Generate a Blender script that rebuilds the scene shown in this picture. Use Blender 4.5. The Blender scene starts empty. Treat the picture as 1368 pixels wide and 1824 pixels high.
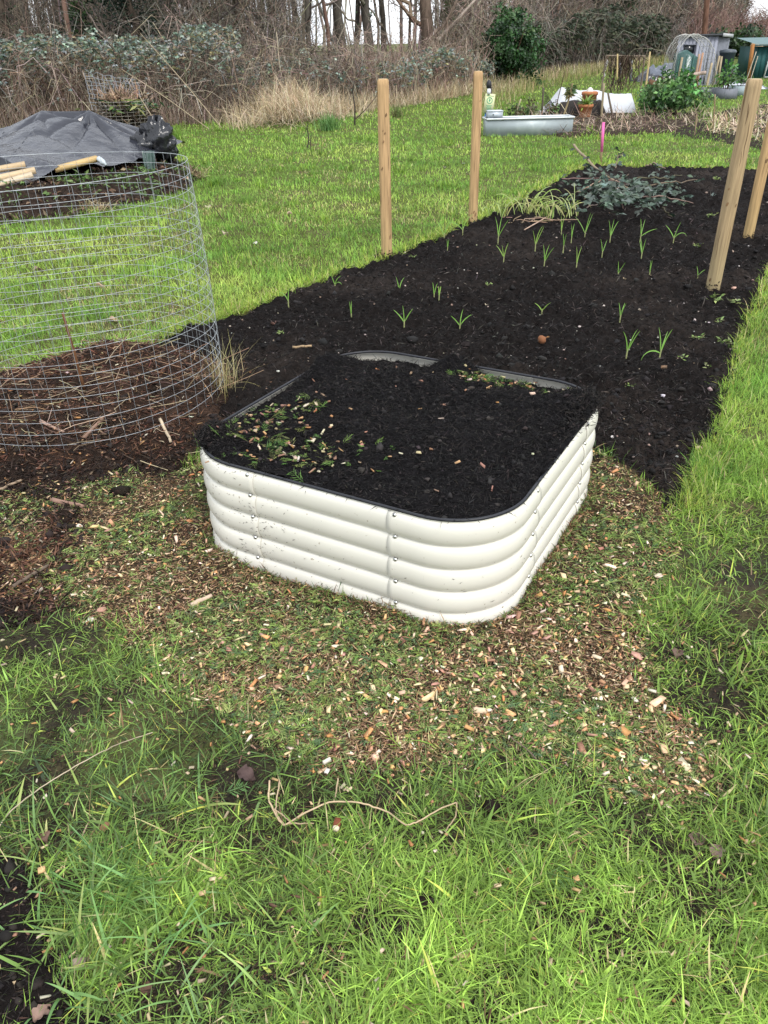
import bpy, math
import numpy as np
from mathutils import Vector, Matrix, Euler

S = bpy.context.scene
COL = S.collection
R = np.random.default_rng(11)
PI = math.pi

# ------------------------------------------------------------------ camera
CAM_H, PITCH, ROLL = 1.7, math.atan((912 - 78) / 1370.0), math.radians(1.2)
cam_d = bpy.data.cameras.new('camera')
cam = bpy.data.objects.new('camera', cam_d)
COL.objects.link(cam)
cam_d.sensor_fit = 'HORIZONTAL'
cam_d.sensor_width = 36.0
cam_d.lens = 36.0 * 1370 / 1368
cam_d.clip_start = 0.02
cam_d.clip_end = 6000
cam.matrix_world = (Matrix.Translation((0, 0, CAM_H)) @ Matrix.Rotation(PI / 2 - PITCH, 4, 'X')
                    @ Matrix.Rotation(-ROLL, 4, 'Z'))
S.camera = cam

# ------------------------------------------------------------------ overcast sky and weak sun
SUN_EL, SUN_AZ = math.radians(50), math.radians(150)      # azimuth clockwise from +Y
W = bpy.data.worlds.new('World')
S.world = W
W.use_nodes = True
nt = W.node_tree
nt.nodes.clear()
wo = nt.nodes.new('ShaderNodeOutputWorld')
bg = nt.nodes.new('ShaderNodeBackground')
bg.inputs['Strength'].default_value = 0.1
sk = nt.nodes.new('ShaderNodeTexSky')
sk.sky_type = 'NISHITA'
sk.sun_disc = False
sk.sun_elevation = SUN_EL
sk.sun_rotation = SUN_AZ
tc = nt.nodes.new('ShaderNodeTexCoord')
nz = nt.nodes.new('ShaderNodeTexNoise')
nz.inputs['Scale'].default_value = 3.0
nz.inputs['Detail'].default_value = 5.0
rp = nt.nodes.new('ShaderNodeValToRGB')
rp.color_ramp.elements[0].position = 0.3
rp.color_ramp.elements[0].color = (8.6, 9.2, 10.2, 1)
rp.color_ramp.elements[1].position = 0.75
rp.color_ramp.elements[1].color = (10.8, 10.9, 11.0, 1)
mx = nt.nodes.new('ShaderNodeMix')
mx.data_type = 'RGBA'
mx.inputs['Factor'].default_value = 0.86
nt.links.new(tc.outputs['Generated'], nz.inputs['Vector'])
nt.links.new(nz.outputs['Fac'], rp.inputs['Fac'])
nt.links.new(sk.outputs['Color'], mx.inputs['A'])
nt.links.new(rp.outputs['Color'], mx.inputs['B'])
nt.links.new(mx.outputs['Result'], bg.inputs['Color'])
nt.links.new(bg.outputs['Background'], wo.inputs['Surface'])

sd = bpy.data.lights.new('sun', 'SUN')
sd.energy = 1.5
sd.angle = math.radians(18)
sd.color = (1.0, 0.96, 0.9)
sun = bpy.data.objects.new('sun', sd)
COL.objects.link(sun)
sv = Vector((math.sin(SUN_AZ) * math.cos(SUN_EL), math.cos(SUN_AZ) * math.cos(SUN_EL), math.sin(SUN_EL)))
sun.rotation_euler = sv.to_track_quat('Z', 'Y').to_euler()
sun.location = sv * 30

S.view_settings.view_transform = 'Standard'
S.view_settings.look = 'None'
S.view_settings.exposure = 0.75
S.view_settings.gamma = 1.0
S.view_settings.use_curve_mapping = False
S.cycles.max_bounces = 6
S.cycles.diffuse_bounces = 3
S.cycles.glossy_bounces = 3
S.cycles.transparent_max_bounces = 8
S.cycles.use_adaptive_sampling = True
S.cycles.use_denoising = True

# ------------------------------------------------------------------ photograph pixel -> point in the place
_cr, _sr, _ct, _st = math.cos(ROLL), math.sin(ROLL), math.cos(PITCH), math.sin(PITCH)

def ray(u, v):
    x, y = (u - 684) / 1370.0, -(v - 912) / 1370.0
    x, y = x * _cr + y * _sr, -x * _sr + y * _cr
    return np.array([x, _ct + y * _st, -_st + y * _ct])

def at(u, v, z=0.0):
    d = ray(u, v)
    t = (z - CAM_H) / d[2]
    return np.array([d[0] * t, d[1] * t, z])

def aty(u, v, Y):
    d = ray(u, v)
    t = Y / d[1]
    return np.array([d[0] * t, Y, CAM_H + d[2] * t])

def proj(X, Y, Z=0.0):
    qz = np.asarray(Z) - CAM_H
    dep = Y * _ct - qz * _st
    up = Y * _st + qz * _ct
    dep = np.maximum(dep, 1e-3)
    x, y = X / dep, up / dep
    x, y = x * _cr - y * _sr, x * _sr + y * _cr
    return 684 + 1370 * x, 912 - 1370 * y, dep

def infr(X, Y, m=170):
    u, v, d = proj(X, Y)
    return (u > -m) & (u < 1368 + m) & (v < 1824 + m) & (Y > 0.35)

# ------------------------------------------------------------------ noise and polygons
def vn(x, y, seed=0):
    xi, yi = np.floor(x).astype(np.int64), np.floor(y).astype(np.int64)
    xf, yf = x - xi, y - yi
    xf, yf = xf * xf * (3 - 2 * xf), yf * yf * (3 - 2 * yf)
    def h(a, b):
        n = (a * 374761393 + b * 668265263 + seed * 982451653) & 0xFFFFFFFF
        n = ((n ^ (n >> 13)) * 1274126177) & 0xFFFFFFFF
        return ((n ^ (n >> 16)) & 0xFFFF) / 65535.0
    a, b, c, d = h(xi, yi), h(xi + 1, yi), h(xi, yi + 1), h(xi + 1, yi + 1)
    return (a * (1 - xf) + b * xf) * (1 - yf) + (c * (1 - xf) + d * xf) * yf

def fbm(x, y, o=4, seed=0):
    r, a, t = 0, 1.0, 0
    for i in range(o):
        r = r + a * vn(x * 2 ** i + 17.3 * i, y * 2 ** i + 9.1 * i, seed + i)
        t += a
        a *= 0.5
    return r / t

def sdp(poly, X, Y):
    """distance to the polygon's edge, positive inside"""
    X, Y = np.asarray(X, float), np.asarray(Y, float)
    d = np.full(X.shape, 1e9)
    ins = np.zeros(X.shape, bool)
    n = len(poly)
    for i in range(n):
        x0, y0 = poly[i][:2]
        x1, y1 = poly[(i + 1) % n][:2]
        ex, ey = x1 - x0, y1 - y0
        t = np.clip(((X - x0) * ex + (Y - y0) * ey) / (ex * ex + ey * ey + 1e-12), 0, 1)
        d = np.minimum(d, np.hypot(X - x0 - t * ex, Y - y0 - t * ey))
        if y0 != y1:
            c = (y0 > Y) != (y1 > Y)
            ins ^= c & (X < (x1 - x0) * (Y - y0) / (y1 - y0) + x0)
    return np.where(ins, d, -d)

def pxpoly(pts, z=0.0):
    return np.array([at(u, v, z)[:2] for u, v in pts])

def srgb(h):
    v = [int(h[i:i + 2], 16) / 255 for i in (0, 2, 4)]
    return np.array([c / 12.92 if c <= 0.04045 else ((c + 0.055) / 1.055) ** 2.4 for c in v])

def pick(pal, n, w=None, jit=0.15):
    """n colours from a palette of linear albedos with a little variation each"""
    pal = np.array(pal, float)
    if w is not None:
        w = np.array(w, float) / np.sum(w)
    c = pal[R.choice(len(pal), n, p=w)]
    return np.clip(c * R.normal(1, jit, (n, 1)) * R.normal(1, jit * 0.4, (n, 3)), 0.003, 0.95)

def unit(v):
    return v / np.maximum(np.linalg.norm(v, axis=-1, keepdims=True), 1e-9)

# ------------------------------------------------------------------ bulk geometry: every builder returns (V, [face arrays], C)
def g_join(parts):
    V, F, C, o = [], [], [], 0
    for v, fs, c in parts:
        V.append(v)
        C.append(c)
        for f in fs:
            F.append(f + o)
        o += len(v)
    return np.concatenate(V), F, np.concatenate(C)

def g_tubes(P, rad, sides, col, cap=False):
    """P (N,K,3), rad (N,K) or scalar, col (N,3)"""
    P = np.asarray(P, float)
    if P.ndim == 2:
        P = P[None]
    N, K = P.shape[:2]
    rad = np.broadcast_to(np.asarray(rad, float), (N, K)) if np.ndim(rad) else np.full((N, K), float(rad))
    col = np.broadcast_to(np.asarray(col, float), (N, 3))
    T = unit(np.gradient(P, axis=1))
    ref = np.zeros((N, 1, 3))
    m = np.abs(T).mean(axis=1)
    ref[np.arange(N), 0, np.argmin(m, axis=1)] = 1
    n1 = unit(np.cross(T, ref))
    n2 = np.cross(T, n1)
    a = np.arange(sides) * 2 * PI / sides
    V = (P[:, :, None] + rad[:, :, None, None] * (np.cos(a)[None, None, :, None] * n1[:, :, None]
         + np.sin(a)[None, None, :, None] * n2[:, :, None]))
    i = (np.arange(N) * K * sides)[:, None, None]
    k = (np.arange(K - 1) * sides)[None, :, None]
    s = np.arange(sides)[None, None]
    s2 = (s + 1) % sides
    F = np.stack(np.broadcast_arrays(i + k + s, i + k + s2, i + k + sides + s2, i + k + sides + s), -1).reshape(-1, 4)
    fs = [F]
    V = V.reshape(-1, 3)
    if cap:
        b = np.arange(sides)
        for j in range(N):
            fs.append((j * K * sides + b[::-1])[None])
            fs.append((j * K * sides + (K - 1) * sides + b)[None])
    return V, fs, np.repeat(col, K * sides, 0)

def g_blades(P, az, lean, bend, L, Wd, nseg, col, tip=None):
    """ribbons that start at P, lean away from the vertical towards az and bend further along their length"""
    N = len(P)
    one = np.ones(N)
    az, lean, bend, L, Wd = (one * np.asarray(q) for q in (az, lean, bend, L, Wd))
    d = np.stack([np.cos(az), np.sin(az), 0 * az], -1)
    sd_ = np.stack([-np.sin(az), np.cos(az), 0 * az], -1)
    up = np.array([0, 0, 1.0])
    pts = [P]
    for i in range(nseg):
        th = lean + bend * (i + 0.5) / nseg
        st = (L / nseg)[:, None] * (np.sin(th)[:, None] * d + np.cos(th)[:, None] * up)
        pts.append(pts[-1] + st)
    tw = R.normal(0, 0.5, N)
    V = np.zeros((N, 2 * nseg + 1, 3))
    C = np.zeros((N, 2 * nseg + 1, 3))
    tip = col if tip is None else tip
    for i in range(nseg):
        w = Wd * (0.75 if i == 0 else (1 - i / nseg) ** 0.5) / 2
        t = tw * i / nseg
        off = w[:, None] * (sd_ * np.cos(t)[:, None] + up * np.sin(t)[:, None])
        V[:, 2 * i] = pts[i] - off
        V[:, 2 * i + 1] = pts[i] + off
        C[:, 2 * i] = C[:, 2 * i + 1] = col * (1 - i / nseg) + tip * (i / nseg)
    V[:, -1] = pts[-1]
    C[:, -1] = tip
    b = (np.arange(N) * (2 * nseg + 1))[:, None]
    fs = []
    for i in range(nseg - 1):
        fs.append(b + np.array([2 * i, 2 * i + 1, 2 * i + 3, 2 * i + 2]))
    fs.append(b + np.array([2 * nseg - 2, 2 * nseg - 1, 2 * nseg]))
    return V.reshape(-1, 3), fs, C.reshape(-1, 3)

def rand_dir(n, zmin=-1.0, zmax=1.0):
    z = R.uniform(zmin, zmax, n)
    a = R.uniform(0, 2 * PI, n)
    r = np.sqrt(np.maximum(1 - z * z, 0))
    return np.stack([r * np.cos(a), r * np.sin(a), z], -1)

def g_leaves(P, D, L, Wd, col, fold=0.25, up=None):
    """folded four-cornered leaves: base at P, midrib along D"""
    N = len(P)
    one = np.ones(N)
    L, Wd = one * L, one * Wd
    D = unit(D)
    up = rand_dir(N, 0.3, 1) if up is None else up
    s = unit(np.cross(D, up))
    n = np.cross(s, D)
    V = np.zeros((N, 4, 3))
    V[:, 0] = P
    mid = P + D * (L * 0.45)[:, None]
    V[:, 1] = mid + s * (Wd / 2)[:, None] + n * (Wd * fold)[:, None]
    V[:, 2] = P + D * L[:, None] - n * (L * 0.1)[:, None]
    V[:, 3] = mid - s * (Wd / 2)[:, None] + n * (Wd * fold)[:, None]
    b = (np.arange(N) * 4)[:, None]
    return V.reshape(-1, 3), [b + np.array([0, 1, 2]), b + np.array([0, 2, 3])], np.repeat(col, 4, 0)

BOXF = np.array([[0, 1, 3, 2], [4, 6, 7, 5], [0, 4, 5, 1], [2, 3, 7, 6], [0, 2, 6, 4], [1, 5, 7, 3]])
BOXV = np.array([[x, y, z] for x in (-.5, .5) for y in (-.5, .5) for z in (-.5, .5)])

def g_chips(P, dims, D, tilt, col, jit=0.18):
    """uneven little blocks lying along D (horizontal azimuth) with a tilt"""
    N = len(P)
    B = BOXV[None] * (1 + R.normal(0, jit, (N, 8, 3))) * dims[:, None]
    ca, sa = np.cos(D), np.sin(D)
    ct, st = np.cos(tilt), np.sin(tilt)
    rl = R.uniform(0, 2 * PI, N) * (R.random(N) < 0.3) + R.normal(0, .3, N)
    cr, sr = np.cos(rl), np.sin(rl)
    x, y, z = B[..., 0], B[..., 1], B[..., 2]
    y, z = y * cr[:, None] - z * sr[:, None], y * sr[:, None] + z * cr[:, None]
    x, z = x * ct[:, None] - z * st[:, None], x * st[:, None] + z * ct[:, None]
    x, y = x * ca[:, None] - y * sa[:, None], x * sa[:, None] + y * ca[:, None]
    V = np.stack([x, y, z], -1) + P[:, None]
    F = (np.arange(N) * 8)[:, None, None] + BOXF[None]
    return V.reshape(-1, 3), [F.reshape(-1, 4)], np.repeat(col, 8, 0)

_t = (1 + 5 ** .5) / 2
ICOV = unit(np.array([[-1, _t, 0], [1, _t, 0], [-1, -_t, 0], [1, -_t, 0], [0, -1, _t], [0, 1, _t], [0, -1, -_t],
                      [0, 1, -_t], [_t, 0, -1], [_t, 0, 1], [-_t, 0, -1], [-_t, 0, 1]]))
ICOF = np.array([[0, 11, 5], [0, 5, 1], [0, 1, 7], [0, 7, 10], [0, 10, 11], [1, 5, 9], [5, 11, 4], [11, 10, 2],
                 [10, 7, 6], [7, 1, 8], [3, 9, 4], [3, 4, 2], [3, 2, 6], [3, 6, 8], [3, 8, 9], [4, 9, 5], [2, 4, 11],
                 [6, 2, 10], [8, 6, 7], [9, 8, 1]])

def g_clods(P, size, col, jit=0.22, flat=0.7):
    N = len(P)
    V = ICOV[None] * (1 + R.normal(0, jit, (N, 12, 1))) * np.asarray(size)[:, None, None] * (1 + R.normal(0, .15, (N, 1, 3)))
    V[..., 2] *= flat
    V = V + P[:, None]
    F = (np.arange(N) * 12)[:, None, None] + ICOF[None]
    return V.reshape(-1, 3), [F.reshape(-1, 3)], np.repeat(col, 12, 0)

def g_box(c, s, rot=None, col=(1, 1, 1)):
    V = BOXV * np.array(s, float)
    if rot is not None:
        V = V @ np.array(rot).T
    return V + np.array(c, float), [BOXF.copy()], np.tile(np.array(col, float), (8, 1))

def rotm(x=0, y=0, z=0):
    return np.array(Euler((x, y, z)).to_matrix())

def g_beam(p, q, w, h, col=(1, 1, 1), roll=0.0):
    p, q = np.array(p, float), np.array(q, float)
    d = q - p
    L = np.linalg.norm(d)
    m = Vector(d).to_track_quat('X', 'Z').to_matrix() @ Matrix.Rotation(roll, 3, 'X')
    return g_box((p + q) / 2, (L, w, h), np.array(m), col)

def g_lathe(prof, sides, c=(0, 0, 0), col=(1, 1, 1), rot=None, sq=None):
    prof = np.array(prof, float)
    a = np.arange(sides) * 2 * PI / sides
    V = np.stack([prof[:, 0][:, None] * np.cos(a), prof[:, 0][:, None] * np.sin(a),
                  np.repeat(prof[:, 1][:, None], sides, 1)], -1)
    K = len(prof)
    k = (np.arange(K - 1) * sides)[:, None]
    s = np.arange(sides)[None]
    s2 = (s + 1) % sides
    F = np.stack(np.broadcast_arrays(k + s, k + s2, k + sides + s2, k + sides + s), -1).reshape(-1, 4)
    V = V.reshape(-1, 3)
    if rot is not None:
        V = V @ np.array(rot).T
    return V + np.array(c, float), [F], np.tile(np.array(col, float), (len(V), 1))

def g_grid(X, Y, Z, keep=None, col=(1, 1, 1)):
    """heightfield over 2-D arrays; keep = mask of vertices"""
    m, n = X.shape
    idx = np.arange(m * n).reshape(m, n)
    F = np.stack([idx[:-1, :-1], idx[:-1, 1:], idx[1:, 1:], idx[1:, :-1]], -1).reshape(-1, 4)
    V = np.stack([X, Y, Z], -1).reshape(-1, 3)
    C = np.broadcast_to(np.asarray(col, float), (m, n, 3)).reshape(-1, 3)
    if keep is not None:
        k = keep.reshape(-1)
        F = F[k[F].all(1)]
        used = np.zeros(len(V), bool)
        used[F] = True
        mp = np.cumsum(used) - 1
        V, C, F = V[used], C[used], mp[F]
    return V, [F], np.array(C)

# ------------------------------------------------------------------ objects
def mesh(name, g, smooth=False):
    V, fs, C = g
    me = bpy.data.meshes.new(name)
    me.vertices.add(len(V))
    me.vertices.foreach_set('co', np.ascontiguousarray(V, dtype=np.float32).ravel())
    li = np.concatenate([np.ascontiguousarray(f).ravel() for f in fs]).astype(np.int32)
    ln = np.concatenate([np.full(len(f), f.shape[1]) for f in fs])
    me.loops.add(len(li))
    me.loops.foreach_set('vertex_index', li)
    me.polygons.add(len(ln))
    me.polygons.foreach_set('loop_start', np.concatenate([[0], np.cumsum(ln)[:-1]]).astype(np.int32))
    if smooth:
        me.polygons.foreach_set('use_smooth', np.ones(len(ln), bool))
    ca = me.color_attributes.new('Col', 'FLOAT_COLOR', 'POINT')
    ca.data.foreach_set('color', np.concatenate([C, np.ones((len(C), 1))], 1).astype(np.float32).ravel())
    me.update(calc_edges=True)
    me.validate()
    return me

def tag(o, label=None, cat=None, group=None, kind=None):
    for k, v in (('label', label), ('category', cat), ('group', group), ('kind', kind)):
        if v:
            o[k] = v
    return o

def obj(name, g, mat, parent=None, smooth=False, loc=None, **kw):
    me = g if isinstance(g, bpy.types.Mesh) else mesh(name, g, smooth)
    if mat is not None and not me.materials:
        me.materials.append(mat)
    o = bpy.data.objects.new(name, me)
    COL.objects.link(o)
    if parent is not None:
        o.parent = parent
    if loc is not None:
        o.location = loc
    return tag(o, **kw)

def empty(name, loc=(0, 0, 0), rz=0.0, **kw):
    o = bpy.data.objects.new(name, None)
    o.empty_display_size = 0.1
    COL.objects.link(o)
    o.location = loc
    o.rotation_euler = (0, 0, rz)
    return tag(o, **kw)

# ------------------------------------------------------------------ materials
def mat(name, rough=0.8, spec=0.3, trans=0.0, var=(8.0, 0.35), bump=None, stretch=None, metal=0.0, col=None, spots=None, coat=0.0):
    m = bpy.data.materials.new(name)
    m.use_nodes = True
    t = m.node_tree
    t.nodes.clear()
    N, L = t.nodes.new, t.links.new
    out = N('ShaderNodeOutputMaterial')
    b = N('ShaderNodeBsdfPrincipled')
    b.inputs['Roughness'].default_value = rough
    b.inputs['Specular IOR Level'].default_value = spec
    b.inputs['Metallic'].default_value = metal
    b.inputs['Coat Weight'].default_value = coat
    co = N('ShaderNodeTexCoord')
    vec = co.outputs['Object']
    if stretch:
        mp = N('ShaderNodeMapping')
        mp.inputs['Scale'].default_value = stretch
        L(vec, mp.inputs['Vector'])
        vec = mp.outputs['Vector']
    if col is None:
        a = N('ShaderNodeAttribute')
        a.attribute_name = 'Col'
        c = a.outputs['Color']
    else:
        a = N('ShaderNodeRGB')
        a.outputs[0].default_value = (*col, 1)
        c = a.outputs[0]
    if var:
        n = N('ShaderNodeTexNoise')
        n.inputs['Scale'].default_value = var[0]
        n.inputs['Detail'].default_value = 6
        L(vec, n.inputs['Vector'])
        mr = N('ShaderNodeMapRange')
        mr.inputs['From Min'].default_value = 0.25
        mr.inputs['From Max'].default_value = 0.75
        mr.inputs['To Min'].default_value = 1 - var[1]
        mr.inputs['To Max'].default_value = 1 + var[1]
        L(n.outputs['Fac'], mr.inputs['Value'])
        mm = N('ShaderNodeVectorMath')
        mm.operation = 'SCALE'
        L(c, mm.inputs[0])
        L(mr.outputs['Result'], mm.inputs['Scale'])
        c = mm.outputs['Vector']
    for (sc, lo, hi, sc_col) in (spots or []):
        n = N('ShaderNodeTexNoise')
        n.inputs['Scale'].default_value = sc
        n.inputs['Detail'].default_value = 4
        L(vec, n.inputs['Vector'])
        mr = N('ShaderNodeMapRange')
        mr.inputs['From Min'].default_value = lo
        mr.inputs['From Max'].default_value = hi
        L(n.outputs['Fac'], mr.inputs['Value'])
        x = N('ShaderNodeMix')
        x.data_type = 'RGBA'
        L(mr.outputs['Result'], x.inputs['Factor'])
        L(c, x.inputs['A'])
        x.inputs['B'].default_value = (*sc_col, 1)
        c = x.outputs['Result']
    L(c, b.inputs['Base Color'])
    if bump:
        n = N('ShaderNodeTexNoise')
        n.inputs['Scale'].default_value = bump[0]
        n.inputs['Detail'].default_value = 6
        L(vec, n.inputs['Vector'])
        bp = N('ShaderNodeBump')
        bp.inputs['Strength'].default_value = bump[1]
        bp.inputs['Distance'].default_value = bump[2]
        L(n.outputs['Fac'], bp.inputs['Height'])
        L(bp.outputs['Normal'], b.inputs['Normal'])
    s = b.outputs['BSDF']
    if trans:
        tr = N('ShaderNodeBsdfTranslucent')
        L(c, tr.inputs['Color'])
        ms = N('ShaderNodeMixShader')
        ms.inputs['Fac'].default_value = trans
        L(s, ms.inputs[1])
        L(tr.outputs['BSDF'], ms.inputs[2])
        s = ms.outputs['Shader']
    L(s, out.inputs['Surface'])
    return m

M_GROUND = mat('ground_earth', 0.95, 0.15, var=(9, 0.35), bump=(60, 0.8, 0.02),
               spots=[(2.2, 0.52, 0.66, (0.09, 0.075, 0.035)), (14, 0.56, 0.7, (0.035, 0.045, 0.012))])
M_GRASS = mat('grass_blade', 0.55, 0.35, trans=0.3, var=(3.0, 0.22))
M_SOIL = mat('black_compost', 0.95, 0.1, var=(34, 0.55), bump=(110, 1.0, 0.02))
M_MULCH = mat('shredded_conifer', 0.9, 0.15, var=(60, 0.5), bump=(160, 1.0, 0.01))
M_BITS = mat('plant_bits', 0.8, 0.3, trans=0.1, var=(60, 0.25))
M_CHIP = mat('fresh_wood', 0.75, 0.25, var=(90, 0.22), stretch=(1, 5, 5))
M_LEAF = mat('leaf', 0.45, 0.45, trans=0.22, var=(6, 0.25))
M_LEAFD = mat('dull_leaf', 0.65, 0.22, trans=0.2, var=(3, 0.3))
M_TWIG = mat('dead_stem', 0.85, 0.2, var=(10, 0.3))
M_BARK = mat('bark', 0.95, 0.15, var=(7, 0.45), bump=(22, 1.0, 0.03), stretch=(1, 1, 0.25))
M_STRAW = mat('straw', 0.8, 0.25, trans=0.15, var=(4, 0.25))
M_PAINT = mat('cream_paint', 0.3, 0.5, var=(5, 0.03), bump=(300, 0.03, 0.001), spots=[(60, 0.69, 0.74, (0.35, 0.3, 0.23))])
M_RUBBER = mat('black_rubber', 0.45, 0.4, var=(40, 0.2))
M_STEEL = mat('bolt_steel', 0.3, 0.5, metal=1.0, var=None)
M_WIRE = mat('galvanised_wire', 0.5, 0.5, metal=0.6, var=(30, 0.2))
M_GALV = mat('galvanised_sheet', 0.5, 0.5, metal=0.25, var=(3.5, 0.12), spots=[(6, 0.55, 0.75, (0.45, 0.5, 0.5))])
M_POST = mat('treated_pine', 0.8, 0.2, var=(13, 0.34), bump=(26, 0.8, 0.006), stretch=(6, 6, 0.3),
             spots=[(3.2, 0.6, 0.68, (0.13, 0.075, 0.03))])
M_PLANK = mat('sawn_timber', 0.8, 0.25, var=(14, 0.2), bump=(50, 0.3, 0.003), stretch=(0.5, 5, 5))
M_TARP = mat('plastic_sheet', 0.2, 0.6, var=(6, 0.1), bump=(3.2, 0.7, 0.08))
M_FLEECE = mat('garden_fleece', 0.9, 0.1, trans=0.35, var=(5, 0.06), bump=(12, 0.4, 0.02))
M_PLAIN = mat('painted_surface', 0.6, 0.35, var=(12, 0.12), bump=(40, 0.15, 0.004))
M_PLASTIC = mat('moulded_plastic', 0.4, 0.45, var=(6, 0.08))
M_CLAY = mat('terracotta', 0.85, 0.2, var=(14, 0.15))
M_NET = mat('fine_netting', 0.8, 0.2, var=(30, 0.25))

# ================================================================== ZONES (metres on the ground)
SOIL = pxpoly([(255, 622), (330, 590), (385, 572), (440, 552), (505, 528), (600, 490), (690, 462), (770, 428), (845, 396), (905, 370),
               (950, 345), (1000, 318), (1042, 299), (1110, 298), (1240, 302), (1368, 306), (1500, 312), (1490, 400), (1425, 440),
               (1372, 478), (1345, 545), (1318, 610), (1300, 670), (1292, 735), (1262, 800), (1235, 850), (1225, 905), (1185, 895),
               (1120, 850), (1050, 800), (850, 800), (420, 800), (395, 735), (330, 690), (255, 660)])
MULCH = pxpoly([(60, 868), (180, 838), (330, 825), (390, 760), (600, 740), (1000, 760), (1075, 795), (1150, 838), (1192, 882), (1222, 930),
                (1215, 1000), (1165, 1090), (1175, 1190), (1205, 1260), (1265, 1330), (1290, 1400), (1235, 1445), (1130, 1440), (1050, 1405),
                (960, 1365), (860, 1352), (760, 1385), (640, 1400), (560, 1385), (470, 1340), (400, 1290), (330, 1245),
                (260, 1200), (190, 1130), (110, 1080), (0, 1050), (-60, 960), (-20, 880)])
COMPOST = pxpoly([(-260, 700), (0, 690), (100, 680), (230, 640), (330, 615), (400, 640), (470, 660), (560, 640), (500, 700), (420, 760),
                  (370, 800), (330, 850), (200, 870), (160, 960), (150, 1060), (60, 1120), (0, 1130), (-200, 1110)])
MUDC = pxpoly([(-120, 1480), (30, 1500), (75, 1560), (120, 1640), (110, 1720), (190, 1790), (260, 1870), (100, 1960), (-200, 1900)])
MUDS = [(at(u, v)[:2], r, k) for u, v, r, k in
        [(430, 1385, .07, .95), (560, 1440, .06, .8), (790, 1490, .07, .9), (1290, 1250, .12, .9), (120, 1270, .10, .9), (60, 1150, .12, .9),
         (1200, 1360, .13, .8), (310, 1490, .06, .8), (110, 1480, .08, .7), (1340, 1110, .1, .9), (850, 1440, .04, .8), (1320, 1040, .14, .7),
         (640, 1640, .05, .5), (760, 1580, .03, .6), (720, 1660, .04, .6), (215, 1600, .05, .8), (330, 1520, .05, .8), (60, 1400, .07, .8),
         (1230, 1180, .16, .6), (300, 1720, .05, .6), (900, 1460, .05, .5), (1100, 1500, .06, .4)]]
# thicket front edge, left to right
EDGE = np.array([at(u, v)[:2] for u, v in [(-420, 240), (-150, 232), (0, 230), (250, 226), (430, 214), (560, 204), (700, 190), (860, 162), (960, 137),
                                           (1100, 117), (1190, 107), (1330, 99)]])
EDGE = np.vstack([EDGE, [[75, 118]]])
WOOD = np.vstack([EDGE, [[130, 230], [60, 260], [-60, 150], [-60, 40]]])

def hz(x, y):
    return 0.035 * (fbm(np.asarray(x) * .45, np.asarray(y) * .45, 3, 5) - .5) + 0.018 * (fbm(np.asarray(x) * 4, np.asarray(y) * 4, 3, 8) - .5)

BEDC, BEDA, BEDW, BEDD, BEDR, BEDH = np.array([.0989, 2.8239]), -.5158, 1.309, 1.317, .275, .418
BIN = (-1.62, 4.06, .71)

def bedloc(X, Y):
    dx, dy = X - BEDC[0], Y - BEDC[1]
    return dx * math.cos(BEDA) + dy * math.sin(BEDA), -dx * math.sin(BEDA) + dy * math.cos(BEDA)

def bedsd(X, Y):
    """distance inside the raised bed's outline (positive inside)"""
    x, y = bedloc(X, Y)
    dx, dy = np.abs(x) - BEDW / 2 + BEDR, np.abs(y) - BEDD / 2 + BEDR
    return -(np.hypot(np.maximum(dx, 0), np.maximum(dy, 0)) + np.minimum(np.maximum(dx, dy), 0) - BEDR)

def mulch_z(X, Y):
    d = sdp(MULCH, X, Y) + 0.10 * (fbm(X * 6, Y * 6, 3, 31) - .5)
    b = np.maximum(-bedsd(X, Y), 0)
    return -0.036 + 0.03 * np.clip(d / .15 + .5, 0, 1) + (-.022 + .06 * fbm(X * 11, Y * 11, 3, 37)) * np.exp(-(b / .10) ** 2) + 0.018 * (fbm(X * 9, Y * 9, 4, 33) - .4) + 0.010 * fbm(X * 2.4, Y * 2.4, 2, 35)

def soil_z(X, Y):
    d = sdp(SOIL, X, Y) + 0.16 * (fbm(X * 4, Y * 4, 4, 21) - .5)
    base = -0.03 + 0.065 * np.clip(d / .16 + .45, 0, 1)
    return base + 0.065 * (fbm(X * 3.5, Y * 3.5, 3, 23) - .5) + 0.085 * (np.abs(fbm(X * 10, Y * 10, 3, 24) - .5) * 2 - .3) + 0.036 * (fbm(X * 40, Y * 40, 3, 25) - .5)

def comp_z(X, Y):
    d = sdp(COMPOST, X, Y) + 0.10 * (fbm(X * 5, Y * 5, 3, 41) - .5)
    r = np.hypot(X - BIN[0], Y - BIN[1])
    heap = 0.27 * np.clip(1.0 - (r / .80) ** 2, 0, 1) ** .9 * np.clip(.72 + .45 * (Y - BIN[1]), .5, 1.1)
    return (-0.05 + 0.05 * np.clip(d / .2 + .45, 0, 1) + heap + 0.05 * (fbm(X * 6, Y * 6, 4, 43) - .5) + 0.02 * (fbm(X * 30, Y * 30, 2, 44) - .5))

# ------------------------------------------------------------------ the ground sheet
def axis(*segs):
    out = []
    for a, b, st in segs:
        out.append(np.arange(a, b, st))
    return np.concatenate(out + [[segs[-1][1]]])

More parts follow.
